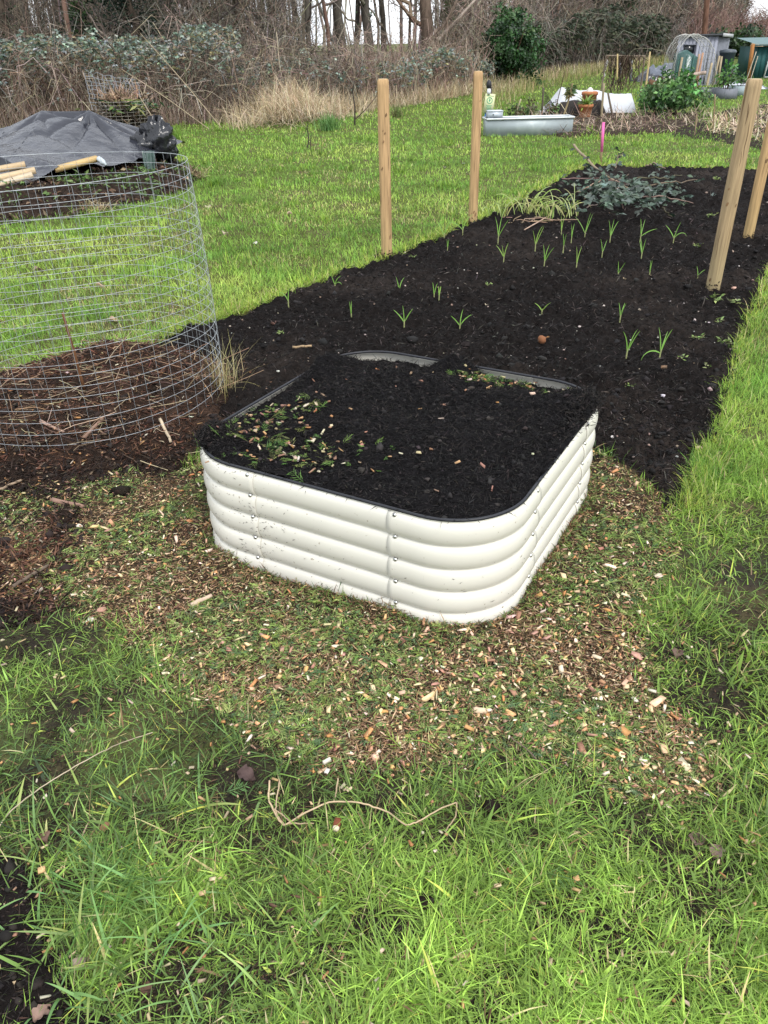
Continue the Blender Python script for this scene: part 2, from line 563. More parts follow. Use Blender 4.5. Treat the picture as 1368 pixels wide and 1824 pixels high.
gx = axis((-3000, -300, 300), (-300, -60, 30), (-60, -12, 4), (-12, -1.7, .22), (-1.7, 2.3, .035), (2.3, 12, .22), (12, 100, 4), (100, 400, 30), (400, 3000, 300))
gy = axis((-60, -4, 8), (-4, .4, .4), (.4, 4.2, .035), (4.2, 14, .15), (14, 34, .5), (34, 140, 4), (140, 400, 30), (400, 4000, 300))
GX, GY = np.meshgrid(gx, gy)
GZ = hz(GX, GY) * np.where((np.abs(GX) < 60) & (GY < 100), 1, 0)
near = (GX > -2) & (GX < 2.6) & (GY < 4.4)
GZ = GZ + np.where(near, 0.02 * (fbm(GX * 11, GY * 11, 4, 51) - .5), 0)
GZ = GZ - .035 * np.clip(sdp(MULCH, GX, GY) / .08, 0, 1) - .06 * np.clip(sdp(SOIL, GX, GY) / .15, 0, 1) - .06 * np.clip(sdp(COMPOST, GX, GY) / .15, 0, 1)
zone = np.zeros(GX.shape + (3,))
thatch = np.array([.075, .075, .022])
mud = np.array([.030, .024, .018])
turf = np.array([.075, .085, .030])
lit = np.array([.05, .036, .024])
n1 = fbm(GX * 1.1, GY * 1.1, 3, 61)
f_far = np.clip((GY - 5) / 9, 0, 1)[..., None]
zone[:] = thatch * (1 - f_far) + np.array([.085, .12, .022]) * f_far
zone = np.where(((GY < 4.4) & (GX < 2.6))[..., None], mud + (turf - mud) * np.clip(fbm(GX * 9, GY * 9, 3, 107) * 4 - 1.2, .15, 1)[..., None], zone)
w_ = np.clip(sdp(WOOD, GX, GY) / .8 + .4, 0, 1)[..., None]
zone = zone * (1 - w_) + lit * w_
for c, r, k in MUDS:
    q = np.exp(-((GX - c[0]) ** 2 + (GY - c[1]) ** 2) / (1.4 * r) ** 2)[..., None]
    zone = zone * (1 - q) + mud * q
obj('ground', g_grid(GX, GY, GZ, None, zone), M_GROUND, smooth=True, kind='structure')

# ------------------------------------------------------------------ long plot of black compost
ys = [2.55]
while ys[-1] < 13.6:
    ys.append(ys[-1] + .0048 * ys[-1] + .002)
sx = np.arange(-2.7, 7.2, .024)
SX, SY = np.meshgrid(sx, np.array(ys))
sdist = sdp(SOIL, SX, SY)
obj('soil_plot', g_grid(SX, SY, soil_z(SX, SY), (sdist > -.12) & (bedsd(SX, SY) < .12),
    np.array([.0115, .0092, .0085]) + np.clip(fbm(SX * 1.6, SY * 1.6, 4, 27) - .48, 0, 1)[..., None] * np.array([.055, .042, .034])), M_SOIL, smooth=True, kind='structure')

cx_, cy_ = np.meshgrid(np.arange(-3.0, -.2, .02), np.arange(1.95, 5.0, .02))
cd_ = sdp(COMPOST, cx_, cy_)
cc = np.array([.030, .019, .014]) + np.clip(fbm(cx_ * 4, cy_ * 4, 3, 46) - .45, 0, 1)[..., None] * np.array([.10, .055, .035])
obj('compost_ground', g_grid(cx_, cy_, comp_z(cx_, cy_), cd_ > -.12, cc), M_SOIL, smooth=True, kind='structure')

mx_, my_ = np.meshgrid(np.arange(-1.7, 1.75, .014), np.arange(1.0, 3.3, .014))
md_ = sdp(MULCH, mx_, my_)
mc = np.array([.04, .026, .016]) + np.clip(fbm(mx_ * 7, my_ * 7, 3, 47) - .45, 0, 1)[..., None] * np.array([.05, .05, .015])
obj('mulch_ground', g_grid(mx_, my_, mulch_z(mx_, my_), (md_ > -.1) & (bedsd(mx_, my_) < .06), mc), M_MULCH, smooth=True, kind='structure')

ux, uy = np.meshgrid(np.arange(-1.1, -.25, .012), np.arange(.45, 1.3, .012))
ud = sdp(MUDC, ux, uy) + .08 * (fbm(ux * 8, uy * 8, 3, 71) - .5)
muz = lambda x, y, d: -.025 + .04 * np.clip(d / .1 + .4, 0, 1) + .05 * (fbm(x * 9, y * 9, 4, 72) - .5)
obj('soil_patch', g_grid(ux, uy, muz(ux, uy, ud), ud > -.08, (.014, .011, .010)), M_SOIL, smooth=True, kind='structure')

# ================================================================== RAISED BED
def outline(s):
    """s in metres round the bed's outline from the middle of its front side, anticlockwise; returns local x, y and the outward normal"""
    a, b, r = BEDW / 2 - BEDR, BEDD / 2 - BEDR, BEDR
    segs = [('l', (0, -b - r), (1, 0), a), ('c', (a, -b), -PI / 2, r * PI / 2), ('l', (a + r, -b), (0, 1), 2 * b), ('c', (a, b), 0, r * PI / 2),
            ('l', (a, b + r), (-1, 0), 2 * a), ('c', (-a, b), PI / 2, r * PI / 2), ('l', (-a - r, b), (0, -1), 2 * b), ('c', (-a, -b), PI, r * PI / 2),
            ('l', (-a, -b - r), (1, 0), a)]
    tot = sum(q[3] for q in segs)
    s = np.asarray(s, float) % tot
    x, y, nx, ny = (np.zeros(s.shape) for _ in range(4))
    o = 0
    for k, p, d, L in segs:
        m = (s >= o) & (s <= o + L)
        t = s - o
        if k == 'l':
            x[m], y[m] = p[0] + d[0] * t[m], p[1] + d[1] * t[m]
            nx[m], ny[m] = d[1], -d[0]
        else:
            an = d + t / r
            x[m], y[m] = p[0] + r * np.cos(an[m]), p[1] + r * np.sin(an[m])
            nx[m], ny[m] = np.cos(an[m]), np.sin(an[m])
        o += L
    return x, y, nx, ny, tot

_a, _b, _q = BEDW / 2 - BEDR, BEDD / 2 - BEDR, BEDR * PI / 2
TOT = 4 * _a + 4 * _b + 4 * _q
PER = .0905

def rib(z):
    """corrugation: round ridges with narrow creases"""
    ph = ((BEDH - .004 - z) / PER) % 1.0
    return .0215 * np.sqrt(np.clip(1 - (2 * ph - 1) ** 2, 0, 1)) - .0195

bed = empty('raised_bed', (BEDC[0], BEDC[1], 0), BEDA, cat='raised bed',
            label='square cream corrugated metal raised bed with rounded corners, filled with black compost')
zz = np.linspace(-.05, BEDH, 94)
def panel(name, s0, s1, off):
    n = max(4, int((s1 - s0) / .018))
    s = np.linspace(s0, s1, n)
    x, y, nx, ny, _ = outline(s)
    r = rib(zz)[:, None] + off
    rows = []
    for o in (0, -.0022):
        rows.append(np.stack([x[None] + nx[None] * (r + o), y[None] + ny[None] * (r + o), np.repeat(zz[:, None], n, 1)], -1))
    V = np.concatenate([rows[0].reshape(-1, 3), rows[1].reshape(-1, 3)])
    K = len(zz)
    ii = np.arange(K * n).reshape(K, n)
    F = np.stack([ii[:-1, :-1], ii[:-1, 1:], ii[1:, 1:], ii[1:, :-1]], -1).reshape(-1, 4)
    G = F[:, ::-1] + K * n
    e = []
    for c in (0, n - 1):
        q = np.stack([ii[:-1, c], ii[1:, c], ii[1:, c] + K * n, ii[:-1, c] + K * n], -1)
        e.append(q if c == 0 else q[:, ::-1])
    return obj(name, (V, [np.concatenate([F, G] + e)], np.tile([.685, .66, .585], (len(V), 1))), M_PAINT, bed, smooth=True)

SE = .27
seams = []
bounds = [(_a + 0, _q, _a, _b), ]
o = 0
starts = {'front_mid': 0, 'c1': _a, 'right_mid': _a + _q + _b, 'c2': _a + _q + 2 * _b, 'back_mid': _a + 2 * _q + 2 * _b + _a,
          'c3': 3 * _a + 2 * _q + 2 * _b, 'left_mid': 3 * _a + 3 * _q + 3 * _b, 'c4': 3 * _a + 3 * _q + 4 * _b}
for k in ('front_mid', 'right_mid', 'back_mid', 'left_mid'):
    panel('side_panel', starts[k] - SE - .03, starts[k] + SE + .03, 0.0)
lo = {'c1': ('front_mid', 'right_mid'), 'c2': ('right_mid', 'back_mid'), 'c3': ('back_mid', 'left_mid'), 'c4': ('left_mid', 'front_mid')}
for k, (p, q) in lo.items():
    e0, e1 = starts[p] + SE, starts[q] - SE
    if e1 < e0:
        e1 += TOT
    panel('corner_panel', e0, e1, .0035)
    seams += [e0 + .026, e1 - .026]
# rim trim: soft black edging pushed over the sheet's top edge
s = np.linspace(0, TOT, 200)
x, y, nx, ny, _ = outline(s)
pth = np.stack([x - nx * .014, y - ny * .014, np.full(len(s), BEDH + .002)], -1)
obj('rim_trim', g_tubes(pth, .0056, 10, (.018, .019, .024)), M_RUBBER, bed, smooth=True)
boltm = None
for sp in seams:
    for z in (.408, .3195, .229, .1385, .048):
        x, y, nx, ny, _ = outline(np.array([sp]))
        r = float(rib(np.array([z]))[0]) + .004
        an = math.atan2(ny[0], nx[0])
        if boltm is None:
            boltm = mesh('bolt', g_lathe([(.0085, 0), (.0085, .0015), (.0068, .0035), (.0065, .0045), (.004, .006), (0, .0064)], 12, col=(.6, .6, .6)), True)
            boltm.materials.append(M_STEEL)
        b = obj('bolt', boltm, None, bed, loc=(x[0] + nx[0] * r, y[0] + ny[0] * r, z - (.004 if z > .4 else 0)))
        b.rotation_euler = Euler((0, PI / 2, an), 'XYZ')
# crumbs of compost stuck to the paint
n = 330
sp = TOT - _a + R.normal(.06, .10, n)
sp[:60] = R.uniform(-1.0, 1.6, 60)
cl_ = R.integers(0, 9, n)
sp[60:] += (R.normal(0, .07, 9)[cl_])[60:]
sp[210:] = R.uniform(-1.6, 2.2, 120)
z = np.clip(R.normal(.2, .09, n), .02, .40)
z[210:] = .03 + np.abs(R.normal(0, .05, 120))
x, y, nx, ny, _ = outline(sp)
r = rib(z) + .0055
P = np.stack([x + nx * r, y + ny * r, z], -1)
D = unit(np.stack([-ny, nx, R.normal(0, .8, n)], -1))
obj('compost_crumb', g_leaves(P, D, R.gamma(2, .0035, n) + .002, R.uniform(.001, .003, n), pick([(.05, .038, .03), (.1, .08, .06)], n), 0.1,
                              up=np.stack([nx, ny, 0 * nx], -1)), M_BITS, bed, kind='stuff')

# compost inside
def bedtop(x, y):
    """height of the compost in bed coordinates"""
    d = -(np.hypot(np.maximum(np.abs(x) - _a, 0), np.maximum(np.abs(y) - _b, 0)) + np.minimum(np.maximum(np.abs(x) - _a, np.abs(y) - _b), 0) - BEDR)
    z = BEDH - .010 + .035 * np.clip(d / .35, 0, 1)
    z = z - .022 * np.clip((y - .38) / .22, 0, 1)
    z = z - .018 * np.clip((-x - .44) / .18, 0, 1) * np.clip((y + .42) / .2, 0, 1)
    z = z + .052 * np.exp(-(((x + .60) / .10) ** 2 + ((y + .50) / .11) ** 2)) + .05 * np.exp(-(((x - .62) / .10) ** 2 + ((y - .42) / .17) ** 2))
    z = z + .085 * np.exp(-(((x + .60) / .08) ** 2 + ((y - .36) / .15) ** 2)) + .02 * np.exp(-(((x - .63) / .04) ** 2 + ((y - .0) / .25) ** 2))
    z = z + .085 * np.exp(-(((x + .07) / .09) ** 2 + ((y - .62) / .07) ** 2)) + .03 * np.exp(-(((x - .55) / .10) ** 2 + ((y - .55) / .1) ** 2))
    z = z + .05 * (fbm(x * 5 + 3, y * 5, 4, 81) - .5) * np.clip(d / .1 + .3, .3, 1) + .026 * (fbm(x * 22, y * 22, 3, 82) - .5) + .012 * (fbm(x * 70, y * 70, 2, 83) - .5)
    return np.where(d < .006, np.minimum(z, BEDH + .05) - .0, z), d

bx, by = np.meshgrid(np.arange(-.68, .681, .0075), np.arange(-.68, .681, .0075))
bz, bd = bedtop(bx, by)
spill = (((bx + .60) / .13) ** 2 + ((by + .50) / .14) ** 2 < 1) | (((bx - .62) / .1) ** 2 + ((by - .40) / .2) ** 2 < 1) | ((bx > .55) & (np.abs(by - .02) < .25))
keep = (bd > .0175) | (spill & (bd > -.012 + .02 * vn(bx * 40, by * 40, 3)))
bz = np.where((bd < .0175) & spill, BEDH + .006 + .02 * vn(bx * 45, by * 45, 4) + .01 * vn(bx * 90, by * 90, 5), bz)
obj('bed_compost', g_grid(bx, by, bz, keep, (.0085, .0078, .0085)), M_SOIL, smooth=True, loc=(BEDC[0], BEDC[1], 0), kind='stuff',
    cat='compost', label='black fibrous compost filling the cream raised bed to its rim').rotation_euler = (0, 0, BEDA)

def bed_world(x, y, z):
    return np.stack([BEDC[0] + x * math.cos(BEDA) - y * math.sin(BEDA), BEDC[1] + x * math.sin(BEDA) + y * math.cos(BEDA), z], -1)

def flakes(P, n_az, L, Wd, col, flat=.25):
    n = len(P)
    a = R.uniform(0, 2 * PI, n) if n_az is None else n_az
    D = np.stack([np.cos(a), np.sin(a), R.normal(.05, flat, n)], -1)
    return g_leaves(P, D, L, Wd, col, .12)

black = [(.012, .0105, .011), (.022, .019, .018), (.04, .033, .03), (.0085, .008, .008)]
n = 34000
x, y = R.uniform(-.65, .65, n), R.uniform(-.65, .65, n)
z, d = bedtop(x, y)
k = d > .02
x, y, z = x[k], y[k], z[k]
g1 = flakes(bed_world(x, y, z + .002), None, R.gamma(3, .006, len(x)) + .005, R.uniform(.0012, .004, len(x)), pick(black, len(x), [4, 3, 1.4, 4]), .5)
n = 500
x, y = R.uniform(-.62, .62, n), R.uniform(-.62, .62, n)
z, d = bedtop(x, y)
k = d > .03
g2 = g_clods(bed_world(x, y, z + .001)[k], R.gamma(3, .0016, n)[k] + .002, pick(black, n)[k], .4)
# crumbs heaped on the spilled corners
n = 4200
q = R.random(n) < .5
x = np.where(q, R.normal(-.60, .05, n), R.normal(.615, .03, n))
y = np.where(q, R.normal(-.5, .07, n), R.normal(.38, .13, n))
d = bedtop(x, y)[1]
k = d > -.014
z = np.where(d < .02, BEDH + .012, bedtop(x, y)[0])
g3 = flakes(bed_world(x, y, z + R.uniform(-.004, .014, n))[k], None, R.gamma(3, .005, n)[k] + .005, R.uniform(.0015, .005, n)[k], pick(black, n)[k], .6)
obj('compost_flakes', g_join([g1, g2, g3]), M_BITS, kind='stuff', cat='compost', label='dark bark fibres and crumbs lying on the compost of the raised bed')

# ================================================================== GRASS
def at_many(u, v, z=0.0):
    x, y = (u - 684) / 1370.0, -(v - 912) / 1370.0
    x, y = x * _cr + y * _sr, -x * _sr + y * _cr
    dy, dz = _ct + y * _st, -_st + y * _ct
    t = (z - CAM_H) / dz
    return x * t, dy * t

def density(x, y):
    """how thickly grass grows at a spot, 0 to 1"""
    e = .05 * (fbm(x * 7, y * 7, 3, 91) - .5)
    d = np.ones(x.shape)
    d *= np.clip(.5 - (sdp(SOIL, x, y) + .16 * (fbm(x * 4, y * 4, 4, 21) - .5)) / .07, 0, 1)
    ms = sdp(MULCH, x, y) + e * 3
    d *= np.clip(.55 - ms / .22, .0, 1)
    d *= np.clip(.5 - (sdp(COMPOST, x, y) + e * 3) / .12, 0, 1)
    d *= np.clip(.6 - (sdp(MUDC, x, y) + e * 2) / .14, .10, 1)
    for c, r, k in MUDS:
        d *= 1 - k * np.exp(-(((x - c[0]) ** 2 + (y - c[1]) ** 2) / r ** 2) ** 1.5)
    d *= bedsd(x, y) < 0
    return d

def tuftheight(x, y):
    return .55 + .9 * fbm(x * 3.1, y * 3.1, 3, 95)

G_DARK, G_MID, G_LIT, G_YEL, G_STRAW = (np.array(q) for q in
    ([.075, .135, .030], [.175, .29, .040], [.315, .465, .066], [.47, .53, .10], [.60, .52, .26]))

# near lawn -----------------------------------------------------------------
n = 205000
u, v = R.uniform(-170, 1540, n), 820 + 1180 * R.random(n) ** .75
x, y = at_many(u, v)
d = density(x, y)
pat = fbm(x * 2.6, y * 2.6, 3, 97)
far_right = np.clip((y - 1.3) / 1.5, 0, 1)
trod = np.clip((y - 1.0) / .25, 0, 1) * np.clip((1.75 - y) / .3, 0, 1)
gap = fbm(x * 9, y * 9, 3, 107)
k = (R.random(n) < d * np.clip((gap - .26) * 6, .18, 1) * (.35 + 1.4 * pat) * (1 - .34 * trod)) & (y > .4)
x, y, d, pat = x[k], y[k], d[k], pat[k]
n = len(x)
hh = tuftheight(x, y)
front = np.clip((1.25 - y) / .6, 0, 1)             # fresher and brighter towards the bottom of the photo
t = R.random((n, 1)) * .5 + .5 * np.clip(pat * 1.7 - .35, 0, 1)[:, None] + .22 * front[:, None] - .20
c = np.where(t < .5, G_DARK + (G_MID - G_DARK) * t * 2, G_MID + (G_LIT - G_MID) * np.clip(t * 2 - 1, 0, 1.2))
c = c * np.exp(R.normal(-.06, .36, (n, 1))) * np.array([1.15, 1.12, 1.34]) * (1 + .22 * front[:, None])  # wide blade tone spread, highlight contrast put into the colour
dry = R.random(n) < .085
c[dry] = pick([G_STRAW, G_YEL, (.2, .13, .06)], dry.sum())
lay = R.random(n)
az = 2 * PI * fbm(x * 6, y * 6, 2, 99) * 3 + R.normal(0, 1.5, n)
g = g_blades(np.stack([x, y, hz(x, y) - .004], -1), az, np.clip(R.normal(1.06, .34, n), 0, 1.5), R.normal(.5, .5, n),
             np.clip(R.gamma(4, .0118, n), .014, .125) * hh, (R.gamma(3, .0008, n) + .0008) * np.where(R.random(n) < .05, 2.1, 1), 3, c, c * 1.25 + .012)  # tips coloured lighter than the base as painted highlights
obj('lawn_grass_near', g, M_GRASS, kind='stuff', cat='grass', label='trodden green grass with muddy gaps in the foreground')

# right-hand strip of trodden turf beside the plot
n = 34000
x, y = R.uniform(.85, 2.6, n), R.uniform(1.1, 3.4, n)
d = density(x, y)
k = (R.random(n) < d * (.3 + 1.1 * fbm(x * 2.6, y * 2.6, 3, 97))) & infr(x, y)
x, y = x[k], y[k]
n = len(x)
t = np.clip(R.random((n, 1)) * .7 + .25 * np.clip((y[:, None] - 2.1), 0, 1), 0, 1)
c = np.where(t < .5, G_DARK + (G_MID - G_DARK) * t * 2, G_MID + (G_LIT - G_MID) * (t * 2 - 1)) * R.normal(1, .16, (n, 1))
dry = R.random(n) < .14
c[dry] = pick([G_STRAW, G_YEL, (.26, .17, .09)], dry.sum())
g = g_blades(np.stack([x, y, hz(x, y) - .004], -1), 2 * PI * fbm(x * 6, y * 6, 2, 99) * 3 + R.normal(0, 1.4, n), np.clip(R.normal(.9, .36, n), 0, 1.45), R.normal(.5, .45, n),
             np.clip(R.gamma(7, .0075, n), .02, .12) * tuftheight(x, y), R.gamma(3, .0012, n) + .001, 3, c, c * 1.2 + .01)
obj('lawn_grass_strip', g, M_GRASS, kind='stuff', cat='grass', label='trodden grass strip along the right side of the mulch and plot')

# broad couch-grass blades around the bare soil at the lower left --------------
n = 150
u, v = R.normal(150, 140, n), R.normal(1640, 110, n)
x, y = at_many(u, v)
c = pick([(.17, .31, .10), (.23, .40, .13), (.3, .42, .12)], n)
g = g_blades(np.stack([x, y, 0 * x], -1), R.uniform(0, 2 * PI, n), R.uniform(.5, 1.3, n), R.uniform(.2, 1.0, n), R.uniform(.06, .17, n), R.uniform(.004, .0095, n), 5, c, c * 1.1)
obj('couch_grass', g, M_GRASS, kind='stuff', cat='grass', label='broad bluish couch grass blades round the bare soil at the lower left')

# lawn beyond the plot, left, and strip on the right ---------------------------
n = 420000
u = R.uniform(-170, 1540, n)
v = 92 + 800 * R.random(n) ** 1.25
x, y = at_many(u, v)
k = (y > 2.9 - .9 * R.random(n)) & (y < 60) & (sdp(WOOD, x, y) < .6)
k &= ~((u < 420) & (v > 900))
x, y = x[k], y[k]
d = density(x, y)
pat = fbm(x * .8, y * .8, 4, 101)
fine = fbm(x * 3.2, y * 3.2, 3, 103)
k = R.random(len(x)) < d * np.clip(.35 + 1.2 * fine, .3, 1)
x, y, pat, fine = x[k], y[k], pat[k], fine[k]
n = len(x)
L = np.clip(R.gamma(7, .0065, n), .02, .11) * (.45 + 1.1 * fine) * (1 + .02 * y)
t = np.clip(R.random(n) * .45 + 2.0 * (pat - .42), 0, 1)[:, None]
c = np.where(t < .5, G_MID + (G_LIT - G_MID) * t * 2, G_LIT + (G_YEL - G_LIT) * (t * 2 - 1)) * R.normal(1, .2, (n, 1)) * np.array([1.0, 1.08, 1.25])
tall = (fine > .60)[:, None]
c = np.where(tall & (R.random((n, 1)) < .7), c * np.array([.7, .85, .8]), c)
st = R.random(n) < np.clip((fbm(x * .9, y * 1.1, 3, 105) - .54) * 4.0, .02, .45)
c[st] = pick([(.58, .53, .26), (.46, .38, .19), (.48, .50, .15), (.52, .52, .18)], st.sum())
L[st] *= .7
tuft = np.repeat(R.uniform(0, 2 * PI, n // 6 + 1), 6)[:n]
g = g_blades(np.stack([x, y, hz(x, y) - .004], -1), tuft + R.normal(0, 1.5, n), R.normal(.45, .3, n), R.normal(.6, .35, n), L,
             np.maximum(.0028, .00085 * y) * R.uniform(.7, 1.4, n), 2, c, c * 1.12)
obj('lawn_grass', g, M_GRASS, kind='stuff', cat='grass', label='bright green lawn with straw-coloured patches beyond the black plot')

# the same turf going on either side of the photograph's field of view
def more_grass(n, x, y, wide):
    u, v, _ = proj(x, y)
    k = ((u < -150) | (u > 1520) | (v > 1990)) & (R.random(len(x)) < density(x, y) * (.5 + fbm(x * 3.2, y * 3.2, 3, 103))) & (sdp(WOOD, x, y) < .3)
    x, y = x[k], y[k]
    m = len(x)
    t = R.random((m, 1))
    c = (np.where(t < .5, G_DARK + (G_MID - G_DARK) * t * 2, G_MID + (G_LIT - G_MID) * (t * 2 - 1))) * R.normal(1.08, .2, (m, 1))
    return g_blades(np.stack([x, y, hz(x, y) - .004], -1), R.uniform(0, 6.3, m), np.clip(R.normal(.8, .35, m), 0, 1.4), R.normal(.6, .4, m), np.clip(R.gamma(6, .010, m), .02, .13),
                    np.maximum(wide, .0009 * y) * R.uniform(.6, 1.4, m), 2, c, c * 1.2)
n = 150000
ga = more_grass(n, R.uniform(-3.2, 3.6, n), R.uniform(-.6, 4.6, n), .0032)
n = 150000
yy_ = 3.5 + 22 * R.random(n) ** 1.3
gb = more_grass(n, R.uniform(-1, 1, n) * (2.5 + .95 * yy_), yy_, .004)
obj('lawn_grass_margin', g_join([ga, gb]), M_GRASS, kind='stuff', cat='grass', label='grass of the lawn going on to the left and right')

# darker, taller tufts dotted over the lawn
nt_, per = 520, 46
u, v = R.uniform(-120, 1500, nt_), 120 + 460 * R.random(nt_) ** 1.1
tx0, ty0 = at_many(u, v)
k = (density(tx0, ty0) > .8) & (sdp(WOOD, tx0, ty0) < -.2) & (ty0 > 3.5) & (ty0 < 30)
tx0, ty0 = np.repeat(tx0[k], per), np.repeat(ty0[k], per)
sz = np.repeat(R.uniform(.5, 1.3, k.sum()), per)
n = len(tx0)
x, y = tx0 + R.normal(0, .045, n) * sz * (1 + .05 * ty0), ty0 + R.normal(0, .045, n) * sz * (1 + .05 * ty0)
c = pick([G_MID, (.13, .26, .04), G_LIT], n) * np.repeat(R.uniform(.7, 1.15, (k.sum(), 1)), per, 0)
g = g_blades(np.stack([x, y, hz(x, y) - .004], -1), R.uniform(0, 6.3, n), np.abs(R.normal(.45, .3, n)), R.normal(.7, .3, n), R.uniform(.05, .13, n) * sz * (1 + .03 * ty0), np.maximum(.003, .0008 * y), 3, c, c * 1.15)
obj('lawn_tufts', g, M_GRASS, kind='stuff', cat='grass', label='darker coarse grass tufts dotted over the lawn beyond the plot')

# longer grass blades leaning over the edges of the plot -------------------------
n = 26000
i = R.integers(0, len(SOIL), n)
f = R.random(n)[:, None]
P2 = SOIL[i] * (1 - f) + SOIL[(i + 1) % len(SOIL)] * f + R.normal(0, .07, (n, 2))
k = infr(P2[:, 0], P2[:, 1]) & (sdp(SOIL, P2[:, 0], P2[:, 1]) < .03) & (sdp(MULCH, P2[:, 0], P2[:, 1]) < 0) & (sdp(COMPOST, P2[:, 0], P2[:, 1]) < .03)
P2 = P2[k]
n = len(P2)
c = pick([G_LIT, G_MID, G_YEL, G_STRAW], n, [4, 3, 2, 1.3])
g = g_blades(np.c_[P2, hz(P2[:, 0], P2[:, 1]) - .004], R.uniform(0, 2 * PI, n), R.normal(.5, .35, n), R.normal(.8, .4, n), np.clip(R.gamma(6, .012, n), .03, .16),
             np.maximum(.003, .0008 * P2[:, 1]), 3, c)
obj('edge_grass', g, M_GRASS, kind='stuff', cat='grass', label='longer grass fringing the edge of the black compost plot')

# ================================================================== COMPOST TEXTURE ON THE PLOT
n = 120000
u, v = R.uniform(-60, 1440, n), 295 + 620 * R.random(n) ** .85
x, y = at_many(u, v)
d = sdp(SOIL, x, y)
k = (d > -.13 + .16 * R.random(n)) & (bedsd(x, y) < -.01) & (sdp(COMPOST, x, y) < .1 * R.random(n))
k &= (sdp(MULCH, x, y) < .05)
x, y = x[k], y[k]
n = len(x)
sc = np.maximum(1, y / 4.5)
g1 = flakes(np.stack([x, y, soil_z(x, y) + .004], -1), None, (R.gamma(3, .0085, n) + .006) * sc ** .6, R.uniform(.002, .006, n) * sc ** .8,
            pick([(.010, .009, .009), (.03, .025, .023), (.11, .092, .083), (.006, .0056, .0056)], n, [4, 3, 1.3, 4]), .55)
m = R.random(n) < .02
g2 = g_clods(np.stack([x, y, soil_z(x, y) + .002], -1)[m], R.gamma(3, .0032, m.sum()) + .003, pick([(.009, .008, .008), (.014, .012, .011)], m.sum()), .42)
m = R.random(n) < .0045
g3 = g_clods(np.stack([x, y, soil_z(x, y) + .008], -1)[m], R.gamma(3, .0016, m.sum()) * sc[m] ** .7 + .0012, pick([(.55, .52, .47), (.4, .33, .27), (.28, .2, .15)], m.sum()))
obj('plot_bark_flakes', g_join([g1, g2, g3]), M_BITS, kind='stuff', cat='compost', label='dark bark flakes and pale grit strewn over the long black plot')

# ================================================================== MULCH
def mulch_pts(n, spread=.0):
    u, v = R.uniform(-80, 1330, n), R.uniform(740, 1500, n)
    x, y = at_many(u, v)
    d = sdp(MULCH, x, y) + .12 * (fbm(x * 6, y * 6, 3, 31) - .5)
    k = (d > -spread * R.random(n) ** 2 * 2) & (bedsd(x, y) < -.004)
    k &= R.random(n) < np.clip((d + spread + .02) / .14, .12, 1)
    k &= ~((sdp(SOIL, x, y) > .04) & (sdp(COMPOST, x, y) < -.03))
    return x[k], y[k]

x, y = mulch_pts(210000, .09)
n = len(x)
pg = fbm(x * 5, y * 5, 3, 111)
# how green a patch is: more brown nearest the bed's front corner and on the left
gr = np.clip((pg - .5) * 2.2 + .36, .10, .7)
isg = R.random(n) < gr
col = np.where(isg[:, None], pick([(.16, .24, .075), (.25, .33, .10), (.35, .42, .15), (.12, .18, .08)], n, [3, 3, 1.8, 1.4]),
               pick([(.33, .20, .11), (.19, .115, .066), (.48, .32, .18), (.64, .49, .31), (.08, .05, .034)], n, [4, 3.2, 2.8, 2.2, 1.6]))
P = np.stack([x, y, mulch_z(x, y) + R.uniform(-.002, .010, n)], -1)
D = rand_dir(n, -.35, .5)
g1 = g_leaves(P, D, np.clip(R.gamma(3, .0065, n), .006, .045), R.uniform(.0014, .0048, n), col, .1)
obj('mulch_shreds', g1, M_BITS, kind='stuff', cat='mulch', label='shredded conifer mulch of brown fibres and green needles round the raised bed')

n = 5200
s_ = R.uniform(0, TOT, n)
x, y, nx, ny, _ = outline(s_)
o_ = np.abs(R.normal(0, .03, n)) + .004
w_ = bed_world(x + nx * o_, y + ny * o_, 0 * x)
x, y = w_[:, 0], w_[:, 1]
k = (y < 3.0)
x, y = x[k], y[k]
n = len(x)
P = np.stack([x, y, mulch_z(x, y) + R.uniform(-.004, .012, n)], -1)
c = np.where(R.random((n, 1)) < .45, pick([(.13, .20, .05), (.20, .28, .08), (.09, .14, .06)], n), pick([(.20, .115, .06), (.11, .064, .036), (.33, .20, .11)], n))
obj('mulch_edge', g_leaves(P, rand_dir(n, -.1, 1), R.gamma(4, .006, n), R.uniform(.0014, .004, n), c, .1), M_BITS, kind='stuff', cat='mulch', label='ragged mulch fibres piled against the foot of the cream bed')

def sprigs(P, az, L, col, tilt, k=5, wd=.0022):
    """flat conifer sprays: a midrib with side twigs in one plane"""
    n = len(P)
    D = np.stack([np.cos(az) * np.cos(tilt), np.sin(az) * np.cos(tilt), np.sin(tilt)], -1)
    S_ = unit(np.cross(D, np.array([0, 0, 1.0]) + R.normal(0, .3, (n, 3))))
    out = [g_leaves(P, D, L, np.full(n, wd), col, 0)]
    for i in range(k):
        f = .12 + .75 * i / k
        for sg in (-1, 1):
            d2 = unit(D * .75 + S_ * sg * .66 + R.normal(0, .12, (n, 3)))
            out.append(g_leaves(P + D * (L * f)[:, None], d2, L * (.58 - .42 * f) * R.uniform(.7, 1.2, n), np.full(n, wd * .9), col * R.uniform(.8, 1.25, (n, 1)), 0))
    return g_join(out)

